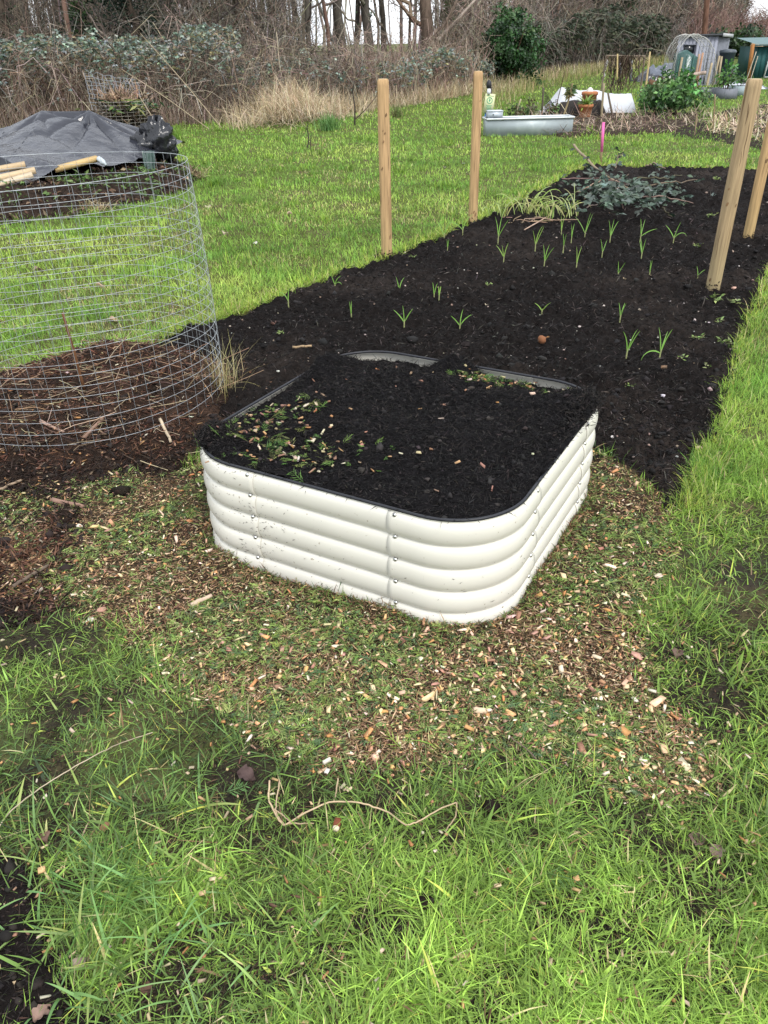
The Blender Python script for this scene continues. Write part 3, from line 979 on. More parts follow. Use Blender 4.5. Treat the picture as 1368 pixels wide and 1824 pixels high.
x, y = mulch_pts(14000, .06)
m = R.random(len(x)) < np.clip((fbm(x * 5, y * 5, 3, 111) - .5) * 2.2 + .45, .1, .9)
x, y = x[m][:5200], y[m][:5200]
n = len(x)
P = np.stack([x, y, mulch_z(x, y) + R.uniform(.002, .012, n)], -1)
g = sprigs(P, R.uniform(0, 2 * PI, n), R.gamma(4, .0075, n) + .01, pick([(.16, .24, .06), (.24, .33, .08), (.34, .42, .14), (.11, .18, .08)], n), R.normal(.1, .3, n), 4, .0034)
obj('conifer_sprigs', g, M_BITS, kind='stuff', cat='conifer sprigs', label='small green conifer sprays mixed through the mulch')

CH = [(.50, .37, .22), (.46, .28, .14), (.38, .19, .08), (.60, .51, .38), (.26, .14, .09), (.34, .20, .14)]
x, y = mulch_pts(9000, .14)
m = R.random(len(x)) < np.clip(.05 + 1.2 * fbm(x * 3.3, y * 3.3, 3, 113) + .7 * ((x > .2) & (y < 2.2)), 0, 1)
x, y = x[m][:5000], y[m][:5000]
n = len(x)
sz = R.gamma(2.2, .0019, n) + .002
dm = np.stack([sz * R.uniform(.9, 2.6, n), sz * R.uniform(.5, 1.1, n), sz * R.uniform(.15, .45, n)], -1)
P = np.stack([x, y, mulch_z(x, y) + .010 + sz * .2], -1)
chipcol = pick(CH, n, [4, 2.6, 1.8, 2.4, 1.4, 1.0], .16) * 1.42
obj('wood_chips', g_chips(P, dm, R.uniform(0, 2 * PI, n), R.normal(0, .4, n), chipcol, .3), M_CHIP, kind='stuff', cat='wood chips',
    label='small pale wood chips sprinkled through the conifer mulch')

# brown rotted bits on the compost ground and the heap in the wire bin -----------
n = 60000
u, v = R.uniform(-150, 620, n), R.uniform(590, 1150, n)
x, y = at_many(u, v)
d = sdp(COMPOST, x, y) + .08 * (fbm(x * 5, y * 5, 3, 41) - .5)
k = (d > -.1 * R.random(n)) & (bedsd(x, y) < -.01)
x, y = x[k], y[k]
n = len(x)
red = fbm(x * 3.5, y * 3.5, 3, 117)[:, None] + .06 + .25 * (y[:, None] > 3.95)
col = np.where(red > R.uniform(.45, .75, (n, 1)), pick([(.13, .06, .038), (.19, .10, .06), (.09, .05, .035)], n), pick([(.028, .018, .014), (.045, .028, .02), (.018, .013, .011), (.10, .07, .05)], n, [4, 3, 3, 1]))
P = np.stack([x, y, comp_z(x, y) + R.uniform(0, .012, n)], -1)
g1 = flakes(P, None, R.gamma(2.4, .013, n) + .006, R.uniform(.002, .008, n), col, .45)
m = R.random(n) < .035
g2 = g_clods(P[m], R.gamma(3, .003, m.sum()) + .002, pick([(.02, .014, .012), (.034, .022, .017)], m.sum()), .42)
m = R.random(n) < .02
g3 = g_chips(P[m] + [0, 0, .006], np.stack([R.uniform(.008, .03, m.sum()), R.uniform(.004, .010, m.sum()), R.uniform(.002, .005, m.sum())], -1), R.uniform(0, 6.3, m.sum()), R.normal(0, .3, m.sum()),
             pick(CH + [(.2, .13, .09)] * 3, m.sum()))
obj('compost_debris', g_join([g1, g2, g3]), M_BITS, kind='stuff', cat='compost', label='brown rotted bark and leaf litter in and round the wire bin')

# straw and thin stalks through the heap
n = 380
a = R.uniform(0, 2 * PI, n)
rr = .70 * np.sqrt(R.random(n))
x, y = BIN[0] + rr * np.cos(a), BIN[1] + rr * np.sin(a)
q = R.random(n) < .16
x = np.where(q, R.uniform(-2.2, -.9, n), x)
y = np.where(q, R.uniform(2.2, 3.6, n), y)
k = (sdp(COMPOST, x, y) > 0)
x, y = x[k], y[k]
n = len(x)
L = R.gamma(2.5, .04, n) + .02
D = rand_dir(n, -.1, .35)
S_ = np.linspace(0, 1, 4)
base = np.stack([x, y, comp_z(x, y) + .012], -1)
pp = base[:, None] + D[:, None] * (L[:, None] * S_)[..., None]
pp[:, 1:3] += R.normal(0, .005, (n, 2, 3))
pp[..., 2] = np.maximum(pp[..., 2], comp_z(pp[..., 0], pp[..., 1]) + .004)
obj('straw_stalks', g_tubes(pp, R.uniform(.0008, .0024, n)[:, None] * np.ones(4), 4, pick([(.40, .31, .2), (.26, .17, .11), (.46, .38, .25), (.15, .10, .075)], n, [2, 3, 1.3, 3])), M_TWIG, kind='stuff',
    cat='straw', label='dry straw and thin stalks tangled over the heap in the wire bin')

# bits on the bare soil at the lower left
n = 9000
x, y = R.uniform(-1.1, -.25, n), R.uniform(.45, 1.3, n)
dd = sdp(MUDC, x, y)
k = dd > -.06 * R.random(n)
x, y, dd = x[k], y[k], dd[k] + .08 * (fbm(x[k] * 8, y[k] * 8, 3, 71) - .5)
n = len(x)
P = np.stack([x, y, muz(x, y, dd) + .003], -1)
g1 = flakes(P, None, R.gamma(2.5, .005, n) + .003, R.uniform(.0015, .004, n), pick([(.02, .016, .014), (.05, .035, .028), (.012, .01, .01), (.09, .055, .035)], n, [4, 2, 4, .7]))
m = R.random(n) < .06
g2 = g_clods(P[m], R.gamma(2.5, .0024, m.sum()) + .002, pick([(.014, .011, .010), (.024, .018, .015)], m.sum()), .42)
m = R.random(n) < .014
g3 = g_chips(P[m] + [0, 0, .004], np.stack([R.uniform(.006, .022, m.sum()), R.uniform(.004, .009, m.sum()), R.uniform(.002, .004, m.sum())], -1), R.uniform(0, 6.3, m.sum()), R.normal(0, .3, m.sum()), pick(CH, m.sum()))
obj('soil_crumbs', g_join([g1, g2, g3]), M_BITS, kind='stuff', cat='soil', label='dark crumbs and bark bits on the bare soil at the lower left')

# scattered small debris in the foreground turf
n = 380
u, v = R.uniform(-60, 1430, n), 1150 + 750 * R.random(n) ** 1.6
x, y = at_many(u, v)
k = (sdp(MULCH, x, y) < 0)
x, y = x[k], y[k]
n = len(x)
P = np.stack([x, y, hz(x, y) + R.uniform(.012, .03, n)], -1)
g1 = g_chips(P, np.stack([R.uniform(.006, .02, n), R.uniform(.003, .007, n), R.uniform(.002, .005, n)], -1), R.uniform(0, 6.3, n), R.normal(0, .3, n), pick(CH[:4] + [(.14, .08, .05), (.5, .4, .26)], n), .3)
x2, y2 = at_many(R.uniform(-60, 1430, 5000), R.uniform(1250, 1700, 5000))
k = (R.random(5000) < np.clip(.5 + sdp(MULCH, x2, y2) / .3, 0, .6))
x2, y2 = x2[k], y2[k]
n = len(x2)
g2 = g_leaves(np.stack([x2, y2, hz(x2, y2) + R.uniform(.005, .03, n)], -1), rand_dir(n, -.3, .5), R.uniform(.008, .03, n), R.uniform(.001, .003, n), pick([(.09, .05, .03), (.05, .1, .03), (.2, .13, .07)], n), .1)
m = 75000
x3, y3 = at_many(R.uniform(-100, 1470, m), 1080 + 860 * R.random(m))
k = (sdp(MULCH, x3, y3) < .05) & (density(x3, y3) * fbm(x3 * 9, y3 * 9, 3, 107) < .5)
x3, y3 = x3[k], y3[k]
m = len(x3)
gz3 = hz(x3, y3) + .02 * (fbm(x3 * 11, y3 * 11, 4, 51) - .5)
g3 = g_leaves(np.stack([x3, y3, gz3 + .002], -1), rand_dir(m, -.15, .5), R.gamma(2.5, .006, m) + .004, R.uniform(.001, .004, m), pick([(.03, .022, .016), (.06, .042, .028), (.10, .14, .04), (.16, .11, .06), (.015, .012, .010)], m, [4, 3, 2.5, 1, 3]), .15)
obj('turf_litter', g_join([g1, g2, g3]), M_BITS, kind='stuff', cat='litter', label='stray wood chips and conifer bits in the foreground grass')
# green clippings and chips lying on the bed's left corner and back edge
n = 250
cl = [(-.50, -.25, .07, .06), (-.45, -.42, .10, .08), (-.25, -.50, .14, .06), (-.1, -.42, .12, .07), (.05, .545, .06, .03), (.28, .56, .12, .03), (-.42, -.12, .05, .05)]
w = np.array([2, 3, 4, 2, 2, 3, 1.0])
ci = R.choice(len(cl), n, p=w / w.sum())
cl = np.array(cl)
x, y = cl[ci, 0] + R.normal(0, 1, n) * cl[ci, 2], cl[ci, 1] + R.normal(0, 1, n) * cl[ci, 3]
z, d = bedtop(x, y)
k = d > .02
x, y, z = x[k], y[k], z[k]
n = len(x)
g1 = sprigs(bed_world(x, y, z + .005), R.uniform(0, 6.3, n), R.gamma(4, .008, n) + .01, pick([(.10, .2, .045), (.17, .27, .07), (.2, .24, .08)], n), R.normal(.15, .25, n))
x, y = np.concatenate([x, R.uniform(-.6, .6, 60)]), np.concatenate([y, R.uniform(-.6, .6, 60)])
z, d = bedtop(x, y)
k = (d > .03) & (R.random(len(x)) < .6)
x, y, z = x[k] + R.normal(0, .02, k.sum()), y[k] + R.normal(0, .02, k.sum()), z[k]
n = len(x)
g2 = g_chips(bed_world(x, y, z + .008), np.stack([R.uniform(.008, .026, n), R.uniform(.003, .012, n), R.uniform(.002, .006, n)], -1), R.uniform(0, 6.3, n), R.normal(0, .3, n), pick(CH, n))
obj('bed_clippings', g_join([g1, g2]), M_BITS, kind='stuff', cat='clippings', label='green conifer clippings and orange chips on the left corner of the bed compost')

# ================================================================== THICKET AND TREES
seg = np.hypot(*np.diff(EDGE, axis=0).T)
cum = np.concatenate([[0], np.cumsum(seg)])
ep_u = np.array([proj(e[0], e[1])[0] for e in EDGE])

def edge_at(u, depth):
    """ground points behind the thicket's front edge: u = where along it (by bearing), depth = metres back"""
    u = np.asarray(u, float)
    s = np.interp(u, ep_u, cum)
    x, y = np.interp(s, cum, EDGE[:, 0]), np.interp(s, cum, EDGE[:, 1])
    p = np.stack([x, y], -1)
    return p + unit(p) * np.asarray(depth, float)[:, None] * 1.15

def arching(P, az, H, reach, droop, K=6, wob=.08):
    """stems rising from P and bowing over towards az"""
    s = np.linspace(0, 1, K)
    n = len(P)
    hor = reach[:, None] * s ** 1.5
    ver = H[:, None] * (np.sin(np.minimum(s * (PI / 2 + droop[:, None]), PI * .98)))
    pts = np.stack([P[:, 0:1] + np.cos(az)[:, None] * hor, P[:, 1:2] + np.sin(az)[:, None] * hor, ver - .03], -1)
    pts[:, 1:] += R.normal(0, 1, (n, K - 1, 3)) * (wob * H)[:, None, None] * np.array([1, 1, .6])
    return pts

def stems(u0, u1, n, dep, H, reach, droop, pal, w=None, rad=1.0, K=6, wob=.08, hv=.25):
    u = R.uniform(u0, u1, n)
    d = R.uniform(dep[0], dep[1], n)
    P = edge_at(u, d)
    dist = np.hypot(P[:, 0], P[:, 1])
    hn = H * np.clip(.45 + 1.1 * fbm(u / 42, d * .8, 3, 131), .35, 1.35) * R.normal(1, hv, n).clip(.4, 1.6)
    pts = arching(P, R.uniform(0, 2 * PI, n), hn, np.abs(R.normal(reach, reach * .5, n)), R.uniform(droop[0], droop[1], n), K, wob)
    r = np.maximum(.0035, .00022 * dist)[:, None] * np.linspace(1.25, .55, K)[None] * R.uniform(.7, 1.5, n)[:, None] * rad
    return g_tubes(pts, r, 3, pick(pal, n, w, .18)), pts

TAN = [(.42, .33, .26), (.31, .235, .185), (.54, .45, .37), (.18, .135, .105)]
PINK = [(.36, .28, .215), (.26, .195, .145), (.46, .375, .295), (.15, .115, .088)]
GREYB = [(.13, .115, .095), (.20, .175, .145), (.085, .075, .06), (.30, .265, .22)]
BRL = [(.17, .215, .175), (.25, .30, .255), (.10, .135, .10), (.34, .385, .335), (.27, .24, .14)]
DARKL = [(.02, .045, .018), (.03, .065, .024), (.014, .03, .014), (.05, .09, .04)]

parts = []
a, pA = stems(-420, 330, 1700, (0, 3.2), 1.15, 1.2, (.2, 1.5), TAN + [(.10, .06, .04)], None, 1.45, 7, .11)
parts.append(a)
a, _ = stems(-420, 360, 700, (.4, 4.0), 1.7, 1.2, (.2, 1.4), PINK + GREYB, None, 1.2, 7, .1)
parts.append(a)
a, pB = stems(330, 640, 1700, (0, 4), 1.25, 1.0, (.0, 1.4), PINK + GREYB, None, 1.2, 7, .1)
parts.append(a)
a, _ = stems(-420, 545, 3400, (5, 16), 4.6, 1.5, (-.5, .7), GREYB + PINK[:2] + [(.07, .06, .05)], None, .9, 7, .10, .3)
parts.append(a)
a, _ = stems(300, 560, 800, (2.5, 8), 2.0, .9, (-.4, 1.1), GREYB + PINK, None, 1.1, 7, .1)
parts.append(a)
obj('bramble_thicket', g_join(parts), M_TWIG, kind='stuff', cat='bramble thicket', label='tangle of bare brown bramble stems in the thicket behind the tarpaulin heap')

parts = []
a, _ = stems(600, 900, 2500, (0, 5), 1.3, .3, (-.6, .4), PINK + TAN[:2], None, 1.1, hv=.35)
parts.append(a)
a, _ = stems(770, 1000, 700, (3, 10), 2.4, .6, (-.8, .5), GREYB + PINK, None, 1.1, 7, .1)
parts.append(a)
obj('dead_weed_stand', g_join(parts), M_TWIG, kind='stuff', cat='dead weeds', label='pinkish brown dead weed stems standing behind the two middle posts')

parts = []
a, _ = stems(900, 1220, 2200, (0, 12), 2.3, 1.2, (.2, 1.3), GREYB)
parts.append(a)
a, _ = stems(1000, 1250, 1000, (6, 18), 4.0, 1.2, (-.6, .5), GREYB + PINK)
parts.append(a)
a, _ = stems(915, 1300, 3000, (9, 26), 7.0, 1.6, (-.7, .3), GREYB + PINK, hv=.2)
parts.append(a)
a, _ = stems(770, 930, 900, (5, 14), 3.6, .7, (-.8, .3), TAN + GREYB, None, 1.0, 7, .08)
parts.append(a)
obj('grey_scrub', g_join(parts), M_TWIG, kind='stuff', cat='scrub', label='grey brown scrub at the wood edge left of the grey shed')
parts = []
a, _ = stems(1215, 1420, 1800, (-2, 10), 3.4, 1.0, (-.8, .2), [(.24, .15, .125), (.30, .20, .165), (.18, .12, .10)], hv=.15)
parts.append(a)
obj('red_brown_hedge', g_join(parts), M_TWIG, kind='stuff', cat='hedge', label='reddish brown leafless hedge far behind the grey shed at the right')

# leaves: bramble on top of the thicket
def leafcloud(u0, u1, n, dep, z0, z1, L, pal, seed, thr=.5, w=None, zc=.06):
    u = R.uniform(u0, u1, n)
    d = R.uniform(dep[0], dep[1], n)
    P = edge_at(u, d)
    top = z0 + (z1 - z0) * np.clip(.25 + .9 * fbm(u / 60, d * .6, 3, seed + 5), 0, 1.1)
    z = top - np.abs(R.normal(0, .3, n)) * (z1 - z0) * .9
    k = (fbm(u / 9, z * 5 + d * 2, 3, seed) > thr) & (z > .15)
    P, z = P[k], z[k]
    m = len(P)
    dist = np.hypot(P[:, 0], P[:, 1])
    # three leaflets per leaf stalk
    base = np.c_[P, z]
    out = []
    col = pick(pal, m, w, .2)
    a = R.uniform(0, 2 * PI, m)
    for q in (-1.2, 0, 1.2):
        D = np.stack([np.cos(a + q), np.sin(a + q), R.normal(-.15, .35, m)], -1)
        out.append(g_leaves(base, D, L * R.uniform(.7, 1.25, m) * np.maximum(1, dist / 26), L * .62 * np.maximum(1, dist / 26), col, .15))
    return g_join(out)

g = g_join([leafcloud(-420, 440, 11500, (-.2, 3.5), 1.1, 2.35, .10, BRL, 141, .50), leafcloud(-420, 440, 2000, (-.1, 2.5), .3, 1.5, .09, BRL, 143, .58),
            leafcloud(430, 760, 4200, (-.1, 3.5), .3, 1.7, .10, BRL, 145, .57), leafcloud(700, 880, 2200, (-.6, 3), .2, 1.7, .10, BRL, 147, .56)])
obj('bramble_leaves', g, M_LEAFD, kind='stuff', cat='bramble leaves', label='grey green bramble leaves over the top of the thicket')
g = leafcloud(925, 1180, 9000, (-1, 9), .5, 3.8, .12, [(.075, .09, .06), (.055, .07, .045), (.11, .115, .08)], 149, .46)
obj('ivy_scrub_leaves', g, M_LEAFD, kind='stuff', cat='ivy', label='grey green ivy foliage smothering the scrub right of the round evergreen bush')

# dry grass along the foot of the thicket
n = 18200
u = np.concatenate([R.uniform(-300, 440, 6000), R.normal(525, 48, 5200), R.uniform(560, 880, 4000), R.uniform(860, 1150, 3000)])
d = np.concatenate([R.uniform(-.5, 1.6, 6000), R.normal(-1.2, .9, 5200), R.uniform(-1.2, .8, 4000), R.uniform(-6, 1, 3000)])
P = edge_at(u, d)
mound = (np.abs(u - 525) < 110) & (np.arange(n) > 6000) & (np.arange(n) < 11200)
L = np.where(mound, R.uniform(.4, 1.1, n), R.uniform(.25, .75, n) * np.where(np.arange(n) < 6000, R.uniform(1, 1.9, n), 1))
dist = np.hypot(P[:, 0], P[:, 1])
az = np.where(mound, R.normal(2.9, 1.3, n), R.uniform(0, 2 * PI, n))
c = pick([(.58, .47, .31), (.48, .37, .23), (.66, .56, .40), (.34, .26, .16)], n)
c[:6000] = pick([(.40, .30, .235), (.30, .22, .17), (.48, .38, .30), (.2, .145, .115)], 6000)
g = g_blades(np.c_[P, np.where(mound, R.uniform(0, .5, n) * np.exp(-((u - 520) / 60) ** 2), 0)], az, np.where(mound, R.normal(.95, .45, n), R.normal(.35, .3, n)), R.normal(.8, .4, n), L, np.maximum(.006, .0004 * dist) * R.uniform(.7, 1.4, n), 4, c)
obj('dry_grass', g, M_STRAW, kind='stuff', cat='dry grass', label='pale mound and fringe of dry bleached grass along the foot of the thicket')
# fine seed-head grass standing on the far lawn edge
n = 3000
u = R.uniform(840, 1190, n)
P = edge_at(u, R.uniform(-12, 0, n))
c = pick([(.34, .29, .13), (.25, .27, .09), (.42, .34, .2), (.2, .26, .06)], n)
dist = np.hypot(P[:, 0], P[:, 1])
obj('rough_grass', g_blades(np.c_[P, 0 * u], R.uniform(0, 6.3, n), R.normal(.2, .2, n), R.normal(.4, .3, n), R.uniform(.25, .7, n), .0005 * dist, 3, c), M_STRAW, kind='stuff', cat='rough grass',
    label='rough yellowing grass in front of the round evergreen bush')

# ------------------------------------------------------------------ trees
def tree(u, depth, rad, H, label, lean=(0, 0), ivy=0, twigs=150, pal=GREYB, ivypal=DARKL, ever=0, bark=None, low=.22):
    P = edge_at([u], [depth])[0]
    root = empty('tree', (P[0], P[1], 0), cat='tree', label=label)
    K = 12
    s = np.linspace(0, 1, K)
    dist = np.hypot(*P)
    p = np.stack([lean[0] * s + .12 * np.sin(s * 5 + u), lean[1] * s + .1 * np.cos(s * 4 + u), H * s - .1], -1)
    p[1:] += R.normal(0, rad * .35, (K - 1, 3)) * np.array([1, 1, 0])
    rr = rad * (1.0 - .72 * s)
    rr[0] *= 1.35
    obj('trunk', g_tubes(p, rr[None], 10, np.array(bark if bark is not None else (.10, .078, .06))), M_BARK, root, smooth=True)
    # limbs and twigs
    nl = 16
    f = R.uniform(low, .98, nl)
    b = np.stack([np.interp(f, s, p[:, i]) for i in range(3)], -1)
    az = R.uniform(0, 2 * PI, nl)
    Ll = H * R.uniform(.14, .34, nl)
    q = np.linspace(0, 1, 6)
    lp = b[:, None] + np.stack([np.cos(az)[:, None] * Ll[:, None] * q, np.sin(az)[:, None] * Ll[:, None] * q, Ll[:, None] * (.75 * q ** 1.2)], -1)
    lp[:, 1:] += R.normal(0, .05, (nl, 5, 3)) * Ll[:, None, None]
    out = [g_tubes(lp, np.interp(f, s, rr)[:, None] * .42 * np.linspace(1, .3, 6)[None], 5, pick(pal, nl))]
    if twigs:
        li, t = R.integers(0, nl, twigs), R.uniform(.2, 1, twigs)
        base = np.stack([[np.interp(t[k], q, lp[li[k], :, i]) for i in range(3)] for k in range(twigs)])
        hang = R.random(twigs) < .25
        D = rand_dir(twigs, -.2, .9)
        D[hang, 2] -= .9
        Lt = R.uniform(.5, 1.7, twigs)
        tp = base[:, None] + D[:, None] * (Lt[:, None] * np.linspace(0, 1, 4))[..., None]
        tp[:, 1:] += R.normal(0, .09, (twigs, 3, 3))
        out.append(g_tubes(tp, np.maximum(.006, .00022 * dist) * np.linspace(1.2, .6, 4)[None] * np.ones((twigs, 1)), 3, pick(pal, twigs)))
    obj('crown', g_join(out), M_TWIG, root)
    if ivy:
        n = int(ivy)
        z = H * R.random(n) ** 1.2 * .75
        c = np.stack([np.interp(z, p[:, 2], p[:, i]) for i in range(2)], -1)
        a = R.uniform(0, 2 * PI, n)
        r_ = np.interp(z, p[:, 2], rr) + np.abs(R.normal(.06, .16, n)) * (.6 + fbm(a * 2, z * 1.2, 2, int(u)))
        LP = np.stack([c[:, 0] + np.cos(a) * r_, c[:, 1] + np.sin(a) * r_, z], -1)
        sz = max(.07, .0028 * dist)
        obj('ivy', g_leaves(LP, rand_dir(n, -.9, .3), sz * R.uniform(.7, 1.3, n), sz * .8, pick(ivypal, n)), M_LEAFD, root)
    if ever:
        n = int(ever)
        cn = max(6, n // 260)
        cc_ = np.stack([R.normal(0, H * .16, cn), R.normal(0, H * .16, cn), R.uniform(.18 * H, .95 * H, cn)], -1)
        cc_[:, :2] += np.stack([np.interp(cc_[:, 2], p[:, 2], p[:, i]) for i in range(2)], -1)
        ci = R.integers(0, cn, n)
        LP = cc_[ci] + rand_dir(n) * (H * .115 * R.random((n, 1)) ** .4)
        sz = max(.09, .0034 * dist)
        obj('foliage', g_leaves(LP, rand_dir(n, -.8, .5), sz * R.uniform(.6, 1.4, n), sz * .55, pick(ivypal, n)), M_LEAFD, root)
    return root

REDB = (.17, .105, .08)
BW = (.085, .075, .062)
tree(-60, 3, .10, 8, 'bare tree standing in the thicket at the photo\'s left edge')
tree(60, 5, .12, 9, 'dark bare tree behind the bramble leaves, left of the slender red-brown trunk', ivy=500)
tree(161, 3.2, .085, 8, 'slender red-brown bare trunk rising from the bramble leaves at the upper left', bark=REDB, twigs=60, low=.5)
tree(185, 4.5, .12, 8, 'ivy-clad trunk with bright green ivy right beside the slender red-brown trunk', ivy=3200, ivypal=[(.045, .10, .03), (.07, .14, .045), (.03, .06, .02)])
tree(262, 4.5, .16, 4.6, 'broad dark evergreen holly at the upper left above the leaning wire panel', ever=6500, low=.1, ivypal=[(.014, .03, .016), (.022, .045, .024), (.010, .02, .012), (.04, .06, .045)])
tree(325, 6, .14, 5.5, 'dark ivy-covered tree on the right flank of the broad holly', ivy=1500, ever=2400)
tree(378, 6, .13, 9, 'bare grey tree leaning left above the wire fence', lean=(-1.2, 0))
tree(442, 6.5, .12, 9, 'bushy olive-brown tree with dense low twigs left of the pale grass mound', twigs=420, low=.08, ivy=900, ivypal=[(.06, .07, .03), (.08, .085, .045), (.04, .05, .02)])
tree(495, 7, .12, 9, 'bushy grey-brown tree with dense low twigs above the pale grass mound', twigs=420, low=.08, ivy=800, ivypal=[(.055, .07, .035), (.075, .085, .05)])
tree(563, 6, .11, 9, 'thin bare trunk at the left end of the row with sky between the trunks', bark=BW)
tree(586, 8, .09, 9, 'thin brown trunk between two grey trunks in the row with sky behind', bark=REDB, twigs=70)
tree(611, 8, .21, 11, 'thick grey trunk in the row with sky behind, left of the first post', bark=BW)
tree(634, 9, .12, 10, 'narrow dark trunk close to the right of the thick grey trunk', bark=(.06, .052, .045))
tree(657, 8.5, .22, 11, 'stoutest grey trunk of the row with sky behind, above the first post', bark=BW, ivy=300)
tree(688, 11, .15, 10, 'grey trunk straight above the first post in the row with sky behind', bark=BW, twigs=220)
tree(722, 12, .08, 9, 'spindly young tree against the sky right of the first post', twigs=260)
tree(748, 7, .30, 11, 'twiggy brown multi-stemmed tree between the first and second posts', twigs=520, pal=PINK, bark=(.15, .11, .085), low=.05)
tree(790, 7.5, .17, 10, 'ivy-green tree with hanging pale stems left of the second post', ivy=2600, ivypal=[(.05, .09, .03), (.07, .115, .045), (.035, .06, .02)], twigs=300, pal=TAN)
tree(828, 9, .16, 10, 'pale twiggy tree directly above the second post', twigs=460, pal=TAN, low=.06, bark=(.16, .13, .10))
tree(866, 10, .2, 10, 'pale-stemmed bare tree leaning right behind the round evergreen bush', twigs=460, pal=TAN, lean=(1.5, 0), low=.06, bark=(.2, .16, .125))
tree(935, 13, .25, 12, 'brown bare tree with arching limbs just behind the right half of the round evergreen bush', twigs=420, pal=PINK, low=.05)
tree(975, 12, .3, 12, 'tree with a swept pale limb right of the round evergreen bush', twigs=360, pal=PINK, low=.04, bark=(.13, .10, .085))
tree(1042, 10, .4, 13, 'tree thickly covered with dark green ivy right of the round evergreen bush', ivy=5200, ever=600, twigs=200)
tree(1068, 14, .35, 7.5, 'dark evergreen tree behind the ivy-covered tree', ever=3600, twigs=80)
tree(1110, 13, .3, 14, 'brown bare tree midway between the ivy-covered tree and the shed', twigs=620, pal=PINK, low=.04)
tree(1143, 14, .38, 15, 'grey-brown bare tree with a dark hollow at its foot, left of the shed', twigs=620, pal=GREYB, low=.04)
tree(1178, 16, .4, 15, 'tall grey bare tree just left of the shed', twigs=620, pal=GREYB, low=.05)
tree(1215, 18, .35, 6.5, 'dark evergreen tree directly behind the shed roof', ever=4200, twigs=200, ivypal=[(.03, .05, .03), (.04, .065, .035), (.02, .035, .02)])
tree(1250, 20, .35, 6.2, 'dull green evergreen behind the leaning telegraph pole', ever=4200, twigs=200, ivypal=[(.035, .055, .035), (.05, .07, .045), (.025, .04, .025)])
tree(1295, 20, .35, 8.0, 'open feathery evergreen against the sky at the upper right', ever=1500, twigs=260, low=.3, ivypal=[(.05, .075, .05), (.07, .095, .065)])
tree(1362, 26, .3, 5.5, 'low dark green tree at the photo\'s right edge beyond the hedge', ever=1800, twigs=60)

# far wood behind, reads as one mass
n = 1500
u = R.uniform(-420, 1260, n)
P = edge_at(u, R.uniform(9, 34, n) * np.interp(u, [0, 900, 1250], [1, 1, 1.3]))
dist = np.hypot(P[:, 0], P[:, 1])
k = R.random(n) < np.where((u > 545) & (u < 770), .22, .9)
P, dist = P[k], dist[k]
n = len(P)
s = np.linspace(0, 1, 5)
H = R.uniform(4, 10, n)
pp = np.stack([P[:, :1] + R.normal(0, .5, (n, 1)) * s, P[:, 1:] + 0 * s, H[:, None] * s], -1)
pp[:, 1:] += np.cumsum(R.normal(0, .22, (n, 4, 3)), 1)
obj('far_wood', g_tubes(pp, R.gamma(2, .00055, n)[:, None] * dist[:, None] * np.linspace(1, .5, 5)[None], 4, pick(GREYB + PINK, n)), M_TWIG, kind='stuff', cat='wood',
    label='mass of thin bare trunks deep in the wood')
n = 6400
u = np.concatenate([R.uniform(-420, 560, 4600), R.uniform(790, 1260, 1800)])
P = edge_at(u, R.uniform(4, 16, n))
dist = np.hypot(P[:, 0], P[:, 1])
D = rand_dir(n, -.3, 1)
Lt = R.uniform(.6, 2.2, n)
base = np.c_[P, R.uniform(.6, 4.2, n) * np.maximum(1, dist / 45)]
tp = base[:, None] + D[:, None] * (Lt[:, None] * np.linspace(0, 1, 4))[..., None]
tp[:, 1:] += R.normal(0, .1, (n, 3, 3))
obj('twig_mass', g_tubes(tp, np.maximum(.005, .00017 * dist)[:, None] * np.linspace(1.2, .6, 4)[None], 3, pick(GREYB + TAN[1:2] + [(.05, .04, .033)], n)), M_TWIG, kind='stuff', cat='undergrowth',
    label='fine bare undergrowth twigs between the trees of the wood')

